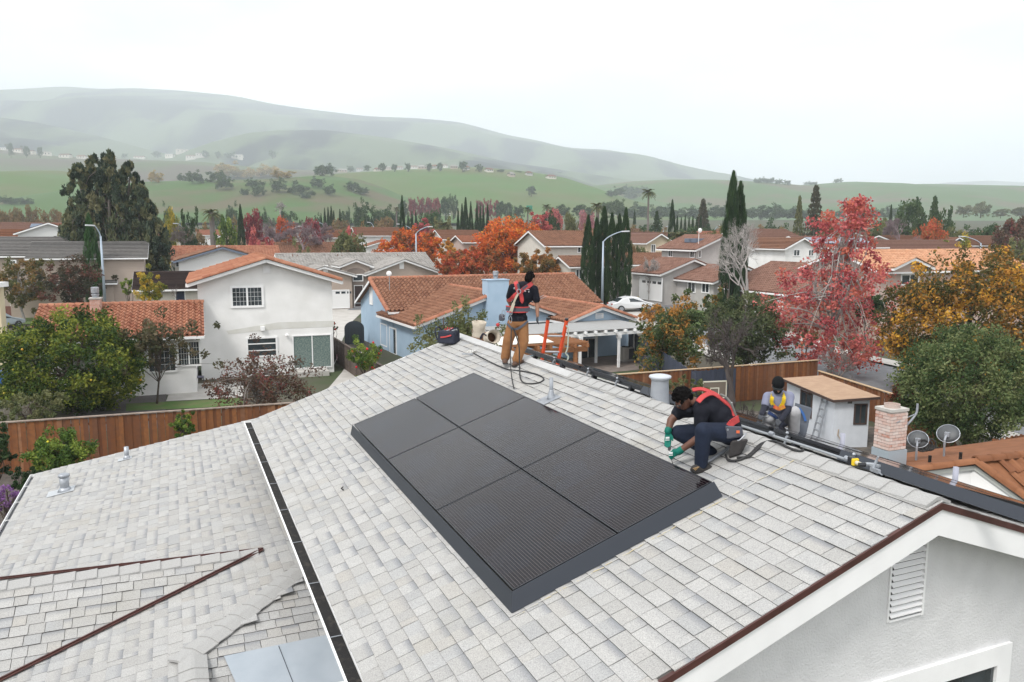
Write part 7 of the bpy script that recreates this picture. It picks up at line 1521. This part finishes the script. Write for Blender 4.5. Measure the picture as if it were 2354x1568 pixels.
mb = MB(); mb.tube([J(1192, 670, -.17) + Vector((.035 * math.cos(a), -.01, .04 * math.sin(a))) for a in np.linspace(0, 6.28, 13)], .007, 6, cap=False); mb.tube([J(1173, 719, -.19) + Vector((.03 * math.cos(a), 0, .045 * math.sin(a))) for a in np.linspace(0, 6.28, 11)], .007, 6, cap=False); mb.tube([J(1173, 735, -.19) + Vector((.022 * math.cos(a), 0, .06 * math.sin(a))) for a in np.linspace(0, 6.28, 11)], .006, 6, cap=False); mb.tube([J(1157, 722, -.1) + Vector((.03 * math.cos(a), 0, .07 * math.sin(a))) for a in np.linspace(0, 6.28, 11)], .006, 6, cap=False); mb.build('steel_ring', m_metal, w1)
mb = MB(); ribbon(mb, [J(1190, 676, -.18), J(1184, 687, -.19), J(1180, 697, -.19)], .035, .012); ribbon(mb, [J(1180, 697, -.19), J(1177, 707, -.2), J(1174, 716, -.2)], .055, .016); mb.build('shock_pack', M('khaki_pack', (.42, .38, .30), rough=.8), w1)
mb = MB(); mb.box(J(1146, 738, -.05), J(1160, 722, .12)); mb.build('tool_pouch', m_gweb, w1, bevel=.02); mb = MB(); ribbon(mb, [J(1165, 744, -.1), J(1180, 757, -.14), J(1196, 752, -.13), J(1213, 738, -.1)], .04); mb.build('leg_strap', m_gweb, w1); mb = MB(); mb.ell(J(1144, 747, -.05), .035, .03, .035); mb.build('tape_roll', m_red, w1, True)
def text(s, loc, size, mat, parent, rz=0):
    cu = bpy.data.curves.new('lettering', 'FONT'); cu.body = s; cu.size = size; cu.align_x = 'CENTER'; cu.extrude = .002; cu.materials.append(mat); tmp = bpy.data.objects.new('lettering', cu); COL.objects.link(tmp); me = bpy.data.meshes.new_from_object(tmp.evaluated_get(bpy.context.evaluated_depsgraph_get())); bpy.data.objects.remove(tmp); me.materials.clear(); me.materials.append(mat); o = bpy.data.objects.new('lettering', me); COL.objects.link(o); o.parent = parent; o.location = loc; o.rotation_euler = (math.pi / 2, 0, rz); return o
text('E', J(1181.5, 664.5, -.15), .045, m_wprint, shirt); text('R', J(1217, 663, -.145), .045, m_red, shirt, .25); text('G', J(1206.5, 670.5, -.15), .045, m_wprint, shirt, .1); text('Y', J(1215, 673, -.145), .045, m_wprint, shirt, .25)
mb = MB(); mb.tube([J(1209, 664.5, -.15), J(1216.5, 666.5, -.145)], .003, 4); mb.build('print_line', m_wprint, shirt)
# ---- worker crouching at the array
w2b = HF.M @ on_left(6.22, 2.36, .01); w2 = thing('person', 'worker crouching at the solar array in black tee, jeans and teal gloves', 'person', loc=w2b); J2 = mkJ(8.23, w2b)
c2 = lambda x, y, d=0: J2(1464.8 + x * .18319, 832.9 + y * .18319, d)
hd = c2(575, 455, .26); nk = c2(720, 490, .27); sF = c2(545, 600, .44); sN = c2(800, 600, .12); up_ = c2(860, 560, .26); mid = c2(1020, 660, .25); pel = c2(1160, 830, .22)
def torso2(mb, e=0):
    A = (mid - up_).normalized(); Rm = basis((0, -1, 0), -A)
    mb.ell(up_.lerp(mid, .15), .17 + e, .145 + e, .15 + e); mb.ell(mid, .16 + e, .14 + e, .15 + e); mb.ell(pel.lerp(mid, .35), .155 + e, .15 + e, .14 + e); capsule(mb, sF, up_, .075 + e, .09 + e); capsule(mb, sN, up_, .075 + e, .09 + e); chain(mb, [up_, mid, pel], [.13 + e, .135 + e, .12 + e])
eF, wF = c2(425, 720, .40), c2(385, 860, .34); eN, wN = c2(790, 930, .10), c2(520, 1115, .18)
hN, kN, aN = c2(1130, 880, .08), c2(830, 855, -.06), c2(800, 1270, -.03); hF, kF, aF = c2(1080, 860, .36), c2(520, 880, .36), c2(930, 1130, .30)
mb = MB(); torso2(mb); capsule(mb, nk, hd, .052, .05); capsule(mb, nk, up_, .055, .07); chain(mb, [sF, eF, wF], [.055, .048, .034]); chain(mb, [sN, eN, wN], [.05, .047, .034]); chain(mb, [hN, kN, aN], [.08, .06, .045]); chain(mb, [hF, kF, aF], [.08, .06, .045]); soft(mb, 'body', m_skB, w2)
mb = MB(); torso2(mb, .015); chain(mb, [sF, sF.lerp(eF, .35)], [.075, .075]); chain(mb, [sN, sN.lerp(eN, .5)], [.08, .075]); mb.ell(nk.lerp(up_, .35), .085, .085, .075); soft(mb, 'shirt', m_tee, w2)
mb = MB(); mb.ell(pel - Vector((0, 0, .05)), .15, .16, .13); chain(mb, [hN, kN, aN], [.115, .092, .072]); chain(mb, [hF, kF, aF], [.11, .09, .07]); mb.ell(kN, .095, .095, .095); soft(mb, 'jeans', m_jean, w2)
boot(w2, c2(900, 1392, .0), c2(720, 1372, -.08), aN, m_sole, .05); boot(w2, c2(985, 1275, .32), c2(880, 1260, .28), aF, m_sole, .05)
mb = MB()
for k in range(5): mb.tube([c2(700 + k * 14, 1325 - k * 4, -.13), c2(735 + k * 10, 1350 - k * 10, -.12)], .004, 5)
mb.build('boot_lace', M('orange_lace', (.42, .28, .14)), w2)
mb = MB(); hand(mb, wF, c2(385, 1075, .30), (.8, -.3, 0), .012); capsule(mb, wF, wF.lerp(eF, .15), .042, .042); soft(mb, 'glove', m_teal, w2, .008, 2); mb = MB(); hand(mb, wN, c2(385, 1170, .2), (-.1, 0, 1), .012, curl=(0, 0, -1)); capsule(mb, wN, wN.lerp(eN, .12), .042, .042); soft(mb, 'glove', m_teal, w2, .008, 2)
for cx_, cy_, d_ in ((378, 950, .285), (420, 1140, .15)): mb = MB(); ribbon(mb, [c2(cx_ - 22, cy_ - 5, d_), c2(cx_ + 25, cy_ - 8, d_)], .02, .002); ribbon(mb, [c2(cx_ - 26, cy_ + 22, d_), c2(cx_ + 27, cy_ + 20, d_)], .008, .002); mb.build('glove_print', m_wprint, w2)
head(w2, hd, basis((-.62, -.25, -.74), (-.55, -.1, .8)), m_skB, m_hair, mask=None, glasses=True, kinky=True, seed=3)
mb = MB(); mb.ell(c2(660, 600, .24), .05, .05, .035); mb.build('neck_gaiter', m_tee, w2, True)
mb = MB(); tp = lambda x, y, d: c2(x, y, d)
ribbon(mb, [tp(690, 345, .34), tp(800, 330, .33), tp(930, 372, .3), tp(1010, 420, .24)], .055, .006, (0, -.5, 1)); ribbon(mb, [tp(760, 490, .05), tp(830, 420, .09), tp(930, 385, .17), tp(1020, 430, .22)], .055, .006, (0, -.6, .8)); ribbon(mb, [tp(1010, 420, .22), tp(1110, 500, .2), tp(1190, 590, .18), tp(1215, 690, .14)], .045, .008, (.5, -.6, .6)); ribbon(mb, [tp(1150, 800, .02), tp(1190, 750, .04), tp(1270, 700, .12)], .07, .01, (.3, -1, .1)); mb.build('harness_strap', m_red, w2)
mb = MB(); ribbon(mb, [tp(1040, 395, .2), tp(1120, 440, .18), tp(1190, 540, .16), tp(1240, 680, .16)], .02, .008, (.5, -.6, .6)); mb.build('lanyard_strap', M('grey_lanyard', (.16, .16, .15)), w2)
mb = MB(); mb.hexa([c2(1120, 960, -.06), c2(1320, 930, -.03), c2(1330, 930, .1), c2(1130, 960, .08), c2(1100, 790, -.06), c2(1310, 800, -.03), c2(1320, 800, .1), c2(1110, 790, .08)]); mb.build('tool_belt', m_gweb, w2, bevel=.012)
mb = MB(); mb.hexa([c2(1140, 1200, .0), c2(1300, 1150, .02), c2(1310, 1150, .16), c2(1150, 1200, .12), c2(1170, 980, -.05), c2(1390, 950, .0), c2(1400, 950, .16), c2(1180, 980, .12)]); mb.build('tool_pouch', M('charcoal_canvas', (.045, .042, .042), (.06, .055, .055), 10, rough=.9), w2, bevel=.02)
mb = MB(); mb.box(c2(1245, 885, -.075), c2(1280, 850, -.06)); mb.build('pouch_label', M('orange_label', (.6, .13, .05)), w2); mb = MB(); mb.tube([c2(1135, 840, -.09) + Vector((.008 * math.cos(a), 0, .008 * math.sin(a))) for a in np.linspace(0, 6.28, 9)], .003, 5, cap=False); mb.tube(spline([c2(1255, 975, -.06), c2(1290, 965, -.07), c2(1350, 900, -.06), c2(1365, 885, -.05)]), .006, 6); mb.build('steel_hook', m_metal, w2)
mb = MB(); mb.tube([c2(405, 1060, .27), c2(400, 1100, .25)], .016, 8); mb.tube([c2(425, 1190, .2), c2(445, 1270, .18), c2(460, 1330, .16)], .004, 6); sd_o = mb.build('hex_wrench', m_black); sd_o.location = w2b; tag(sd_o, 'thin black driver held in the teal gloves above the panel edge', 'tool')
# ---- worker leaning over the second array
w3b = HF.M @ Vector((4.15, 5.75, RZ_ - (5.75 - RY) * math.tan(S_) + .01)); w3 = thing('person', 'worker with black beanie and yellow harness leaning over the second array', 'person', loc=w3b); J3 = mkJ(11.1, w3b)
c3 = lambda x, y, d=0: J3(1464.8 + x * .18319, 832.9 + y * .18319, d)
hd = c3(1762, 285, .08); nk = c3(1768, 385, .14); sA, sB = c3(1640, 430, .14), c3(1905, 425, .14); cc = c3(1770, 490, .16); wa = c3(1775, 610, .22); hp_ = c3(1790, 700, .32)
eA, wA, tA = c3(1595, 570, .05), c3(1560, 650, -.12), c3(1530, 705, -.18); eB, wB, tB = c3(1890, 590, .02), c3(1800, 715, -.12), c3(1740, 770, -.18)
kA, aA = c3(1650, 690, .02), c3(1640, 905, .35); kB, aB = c3(1965, 620, .05), c3(1965, 870, .15)
def torso3(mb, e=0): mb.ell(cc, .18 + e, .115 + e, .17 + e); mb.ell(wa, .15 + e, .115 + e, .14 + e); capsule(mb, sA, sB, .065 + e, .065 + e); mb.ell(hp_, .16 + e, .13 + e, .12 + e)
mb = MB(); torso3(mb); capsule(mb, nk, hd, .052, .05); chain(mb, [sA, eA, wA], [.05, .043, .032]); chain(mb, [sB, eB, wB], [.05, .043, .032]); chain(mb, [hp_, kA, aA], [.085, .06, .045]); chain(mb, [hp_, kB, aB], [.085, .06, .045]); soft(mb, 'body', m_skC, w3)
mb = MB(); torso3(mb, .015); chain(mb, [sA, sA.lerp(eA, .62)], [.076, .068]); chain(mb, [sB, sB.lerp(eB, .62)], [.076, .068]); soft(mb, 'shirt', M('blue_grey_tee', (.22, .235, .32), (.19, .20, .28), 9, rough=.9), w3)
mb = MB(); chain(mb, [sA.lerp(eA, .5), eA, wA], [.058, .053, .04]); soft(mb, 'sleeve', M('navy_sleeve', (.018, .02, .032), rough=.85), w3); mb = MB(); chain(mb, [sB.lerp(eB, .5), eB, wB], [.058, .053, .04]); soft(mb, 'sleeve', MATS['navy_sleeve'], w3)
mb = MB(); mb.ell(hp_, .17, .14, .12); chain(mb, [hp_ + Vector((-.07, 0, 0)), kA, aA], [.11, .092, .075]); chain(mb, [hp_ + Vector((.07, 0, 0)), kB, aB], [.11, .095, .078]); soft(mb, 'trousers', m_grey, w3)
for k_, a_ in ((kA, aA), (kB, aB)): boot(w3, a_ + Vector((0, .05, -.1)), a_ + Vector((.0, -.18, -.1)), a_, m_boot, .048)
for w_, t_ in ((wA, tA), (wB, tB)): mb = MB(); hand(mb, w_, t_, (.9, 0, .2) if w_ is wA else (-.9, 0, .2), .01, curl=(0, 0, -1)); soft(mb, 'glove', m_dglove, w3, .008, 2)
head(w3, hd, basis((-.12, -.8, -.55), (0, -.35, .9)), m_skC, m_hair, mask=M('black_mask', (.012, .012, .014), rough=.85), beanie=M('black_knit', (.007, .008, .009), (.012, .013, .014), 60, rough=.95, spec=.1))
mb = MB(); ribbon(mb, [c3(1685, 395, .1), c3(1690, 430, .0), c3(1685, 500, .0), c3(1730, 560, .03)], .05, .008); ribbon(mb, [c3(1845, 385, .1), c3(1840, 430, .0), c3(1830, 500, .0), c3(1790, 560, .03)], .05, .008); mb.build('harness_strap', m_yel, w3); mb = MB(); ribbon(mb, [c3(1715, 545, .0), c3(1775, 575, -.02), c3(1850, 545, .0)], .05, .01); mb.build('chest_buckle', M('yellow_red_buckle', (.62, .36, .03), (.45, .04, .04), 9), w3)
mb = MB(); ribbon(mb, [c3(1640, 620, -.06), c3(1710, 660, -.07), c3(1760, 710, -.04)], .045, .006); mb.build('leg_strap', M('navy_strap', (.02, .04, .12)), w3); mb = MB(); mb.tube([c3(1620, 645, -.06) + Vector((.045 * math.cos(a), 0, .038 * math.sin(a))) for a in np.linspace(0, 6.28, 13)], .007, 6, cap=False); mb.build('steel_ring', m_metal, w3); mb = MB(); mb.box(c3(1655, 575, .0), c3(1700, 510, .05)); mb.build('chest_pouch', m_gweb, w3, bevel=.01)
kb = thing('kneeling_board', 'dark grey padded roof board with blue strap beside the worker in the beanie', 'board', loc=w3b); mb = MB(); mb.slab([c3(1990, 520, .45), c3(2190, 580, .45), c3(2120, 900, .2), c3(1940, 890, .2)], (.1, .9, .3), .05); mb.build('pad', M('slate_foam', (.075, .085, .105), rough=.7), kb); mb = MB(); ribbon(mb, [c3(2030, 570, .38), c3(2080, 640, .34), c3(2110, 730, .3)], .035, .006); mb.build('blue_strap', M('blue_strap', (.03, .10, .28)), kb)
# ------------------------------------------------------------------ ropes, bags, drill, ladder
HFi = HF.M.inverted()
def roofpx(x, y, h=.02):
    o = HFi @ Vector((0, 0, CZ)); d = (HFi.to_3x3() @ Vector(ray(x, y))); n = Vector((0, -SN, CS)); t = ((Vector((0, RY, RZ_)) + n * h - o).dot(n)) / d.dot(n); return HF.M @ (o + d * t)
def rope(label, pts, r=.011, cat='rope', name='safety_rope', mat=None):
    mb = MB(); mb.tube(spline(pts, 6), r, 7); o = mb.build(name, mat or m_rope, None, True); return tag(o, label, cat)
Jw = lambda x, y, d=0: P(x, y, 14.05 + d)
rope('black safety rope from the knotted anchor to a loop behind the standing worker', [roofpx(1088, 812, .04), roofpx(1120, 829), roofpx(1150, 843), roofpx(1172, 850), roofpx(1200, 853), roofpx(1232, 860), roofpx(1249, 869), roofpx(1243, 878), roofpx(1222, 882), roofpx(1205, 880), roofpx(1196, 870, .05), Jw(1194, 845, -.3), Jw(1193, 800, -.25), Jw(1186, 772, -.2), Jw(1178, 752, -.19)], .012)
rope('black lanyard hanging from the standing worker to the solar array edge', [Jw(1175, 752, -.19), Jw(1174, 790, -.24), Jw(1173, 830, -.34), roofpx(1176, 868, .05), roofpx(1181, 893, .03)], .009)
c2w = lambda x, y, h=.025: roofpx(1464.8 + x * .18319, 832.9 + y * .18319, h)
rope('doubled black rope trailing from the crouching worker across the shingles', [c2w(1110, 1160), c2w(1150, 1225), c2w(1290, 1215), c2w(1420, 1140), c2w(1530, 1030), c2w(1640, 985), c2w(1600, 1000), c2w(1500, 1090), c2w(1400, 1175), c2w(1250, 1190)], .013)
rope('black rope end lying along the ridge caps behind the crouching worker', [c2w(1640, 985), c2w(1730, 985, .06), c2w(1830, 1030, .06), c2w(1950, 1085, .05), c2w(2050, 1105, .05), c2w(2092, 1085, .06)], .014)
an = thing('rope_anchor', 'frayed white rope knot tied to a roof anchor near the tool bag', 'anchor', loc=roofpx(1085, 812, .02)); random.seed(8); mb = MB()
for k in range(6): a = random.uniform(0, 6.28); mb.tube(spline([(0, 0, .02), (.06 * math.cos(a), .06 * math.sin(a), .05), (.11 * math.cos(a + .6), .11 * math.sin(a + .6), .015)]), .008, 5)
mb.build('knot', M('white_rope', (.6, .6, .58), rough=.9), an); mb = MB(); mb.box((-.2, -.14, -.01), (.02, -.1, .012)); mb.build('anchor_plate', m_metal, an)
tb = thing('tool_bag', 'open navy tool bag with red zip standing at the far ridge end', 'bag', M_=HF.M @ Matrix.Translation(on_left(-3.18, 2.78, .0)) @ Matrix.Rotation(R(40), 4, 'Z') @ Matrix.Rotation(R(-6), 4, 'X')); m_bag = M('navy_nylon', (.014, .017, .032), rough=.7)
mb = MB(); mb.hexa([(-.21, -.15, .02), (.21, -.15, .02), (.21, .15, .06), (-.21, .15, .06), (-.23, -.13, .30), (.19, -.12, .30), (.19, .13, .33), (-.23, .13, .33)]); mb.build('body', m_bag, tb, bevel=.03)
mb = MB(); ribbon(mb, [(-.12, -.158, .16), (.0, -.156, .18), (.14, -.152, .22)], .03, .005); mb.build('red_zip', m_red, tb); mb = MB(); ribbon(mb, [(-.2, -.16, .1), (-.24, -.2, .3), (-.2, -.15, .38), (-.12, -.1, .32)], .03); ribbon(mb, [(.1, -.14, .32), (.22, -.02, .38), (.22, .05, .2)], .03); mb.build('handle', m_bag, tb)
mb = MB(); random.seed(2)
for k in range(5): x = -.16 + k * .07; mb.tube([(x, random.uniform(-.05, .05), .2), (x + .03, random.uniform(-.05, .05), .35 + random.uniform(0, .05))], .016, 6)
mb.build('hand_tools', m_red, tb); mb = MB(); mb.tube([(.08, 0, .3), (.16, .02, .36)], .035, 10); mb.tube([(-.05, -.04, .3), (.05, .06, .38)], .012, 6); mb.build('steel_tools', m_metal, tb)
m_can = M('cream_canvas', (.52, .46, .38), (.42, .37, .30), 9, rough=.9, bump=.4, bscale=20); m_lea = M('brown_leather', (.15, .075, .04), rough=.7)
cb_ = thing('canvas_bucket', 'standing cream canvas tool bucket with brown leather base on the ridge', 'bucket', M_=HF.M @ Matrix.Translation((-3.05, 3.42, .86)) @ Matrix.Rotation(R(8), 4, 'Y'))
MB().lathe([(.145, .1), (.15, .2), (.135, .32), (.165, .44), (.155, .445), (.12, .33), (.11, .2)], 18, cap=False).build('canvas', m_can, cb_, True); MB().lathe([(.01, -.02), (.165, -.02), (.17, .05), (.15, .12)], 18).build('leather_base', m_lea, cb_, True); mb = MB(); ribbon(mb, [(-.15, -.03, .2), (-.17, -.02, .38), (-.15, 0, .44)], .05, .006, (-1, 0, 0)); mb.build('strap', m_lea, cb_)
mb = MB(); mb.tube([(.0 + .045 * math.cos(a), -.155, .25 + .035 * math.sin(a)) for a in np.linspace(0, 6.28, 12)], .005, 5, cap=False); mb.build('round_print', m_lea, cb_)
cb2 = thing('canvas_bucket', 'cream canvas tool bucket lying on its side next to the standing one', 'bucket', M_=HF.M @ Matrix.Translation((-2.5, 3.42, .98)) @ Matrix.Rotation(R(75), 4, 'Y') @ Matrix.Rotation(R(30), 4, 'Z'))
MB().lathe([(.14, .1), (.15, .2), (.13, .3), (.15, .4), (.11, .3), (.10, .2)], 16, cap=False).build('canvas', m_can, cb2, True); MB().lathe([(.01, -.08), (.15, -.08), (.155, .05), (.14, .12)], 16).build('leather_base', m_lea, cb2, True); mb = MB(); ribbon(mb, [(-.1, -.1, .3), (-.16, -.1, .2), (-.1, -.14, .02)], .04); mb.build('strap', m_bag, cb2)
dr = thing('cordless_drill', 'yellow and black cordless drill lying on the ridge beside the second array', 'drill', M_=HF.M @ Matrix.Translation((7.56, 3.27, .985)) @ Matrix.Rotation(R(-6), 4, 'Z') @ Matrix.Scale(.72, 4))
MB().box((-.13, -.045, .0), (-.03, .045, .11)).build('battery', m_black, dr, bevel=.012); MB().box((-.045, -.05, .005), (.0, .05, .1)).build('battery_clip', m_yel, dr, bevel=.01); mb = MB(); mb.tube([(-.01, 0, .05), (.1, 0, .05)], .028, 10); mb.build('handle', M('cream_grip', (.55, .52, .42), rough=.6), dr); mb = MB(); mb.tube([(.09, -.04, .05), (.12, .04, .05)], .03, 12); mb.build('motor', m_black, dr); mb = MB(); mb.tube([(.12, .05, .055), (.16, .14, .07)], [.03, .012], 10); mb.build('chuck', m_metal, dr)
cp = thing('clamp_tool', 'silver clamp bracket lying beside the cordless drill on the ridge', 'clamp', M_=HF.M @ Matrix.Translation((7.76, 3.28, .985)) @ Matrix.Scale(.75, 4))
mb = MB(); mb.beam((-.06, .02, .02), (.1, -.02, .03), .04, .05); mb.beam((-.02, .02, .04), (-.02, .06, .14), .025, .025); mb.tube([(-.03, .06, .13), (.0, .06, .19)], .012, 8); mb.tube([(.09, -.02, .02), (.17, -.05, .015)], .008, 6); mb.beam((-.1, .05, .06), (.02, .07, .07), .05, .03); mb.build('bracket', m_metal, cp)
# orange extension ladder at the far side of the house
lt, rt = P(1259, 735, 18.6), P(1302, 736, 18.6); lb, rb = P(1246, 824, 18.9), P(1284, 824, 18.9)
def ext(a, b): d = b - a; return a + d * (a.z / -d.z)
lg_, rg_ = ext(lt, lb), ext(rt, rb)
la = thing('extension_ladder', 'orange fibreglass ladder leaning against the far eave behind the standing worker', 'ladder', loc=(lg_ + rg_) / 2); off = (lg_ + rg_) / 2
m_lad = M('orange_fibreglass', (.62, .07, .02), rough=.5)
for a, b in ((lt, lg_), (rt, rg_)): MB().beam(a - off, b - off, .05, .085).build('side_rail', m_lad, la); MB().box(a - off - Vector((.04, .05, .0)), a - off + Vector((.04, .05, .05))).build('end_cap', m_black, la)
n = int((lt - lg_).length / .42)
for i in range(1, n): f = i / n; MB().tube([lt.lerp(lg_, f) - off, rt.lerp(rg_, f) - off], .022, 8).build('rung', m_metal, la)
rope('pale green rope knotted round the orange ladder', [P(1301, 748, 18.5), P(1306, 760, 18.5), P(1304, 800, 18.5), P(1300, 812, 18.5), P(1306, 820, 18.5), P(1302, 832, 18.5)], .018, mat=M('pale_green_rope', (.36, .40, .34), rough=.9))
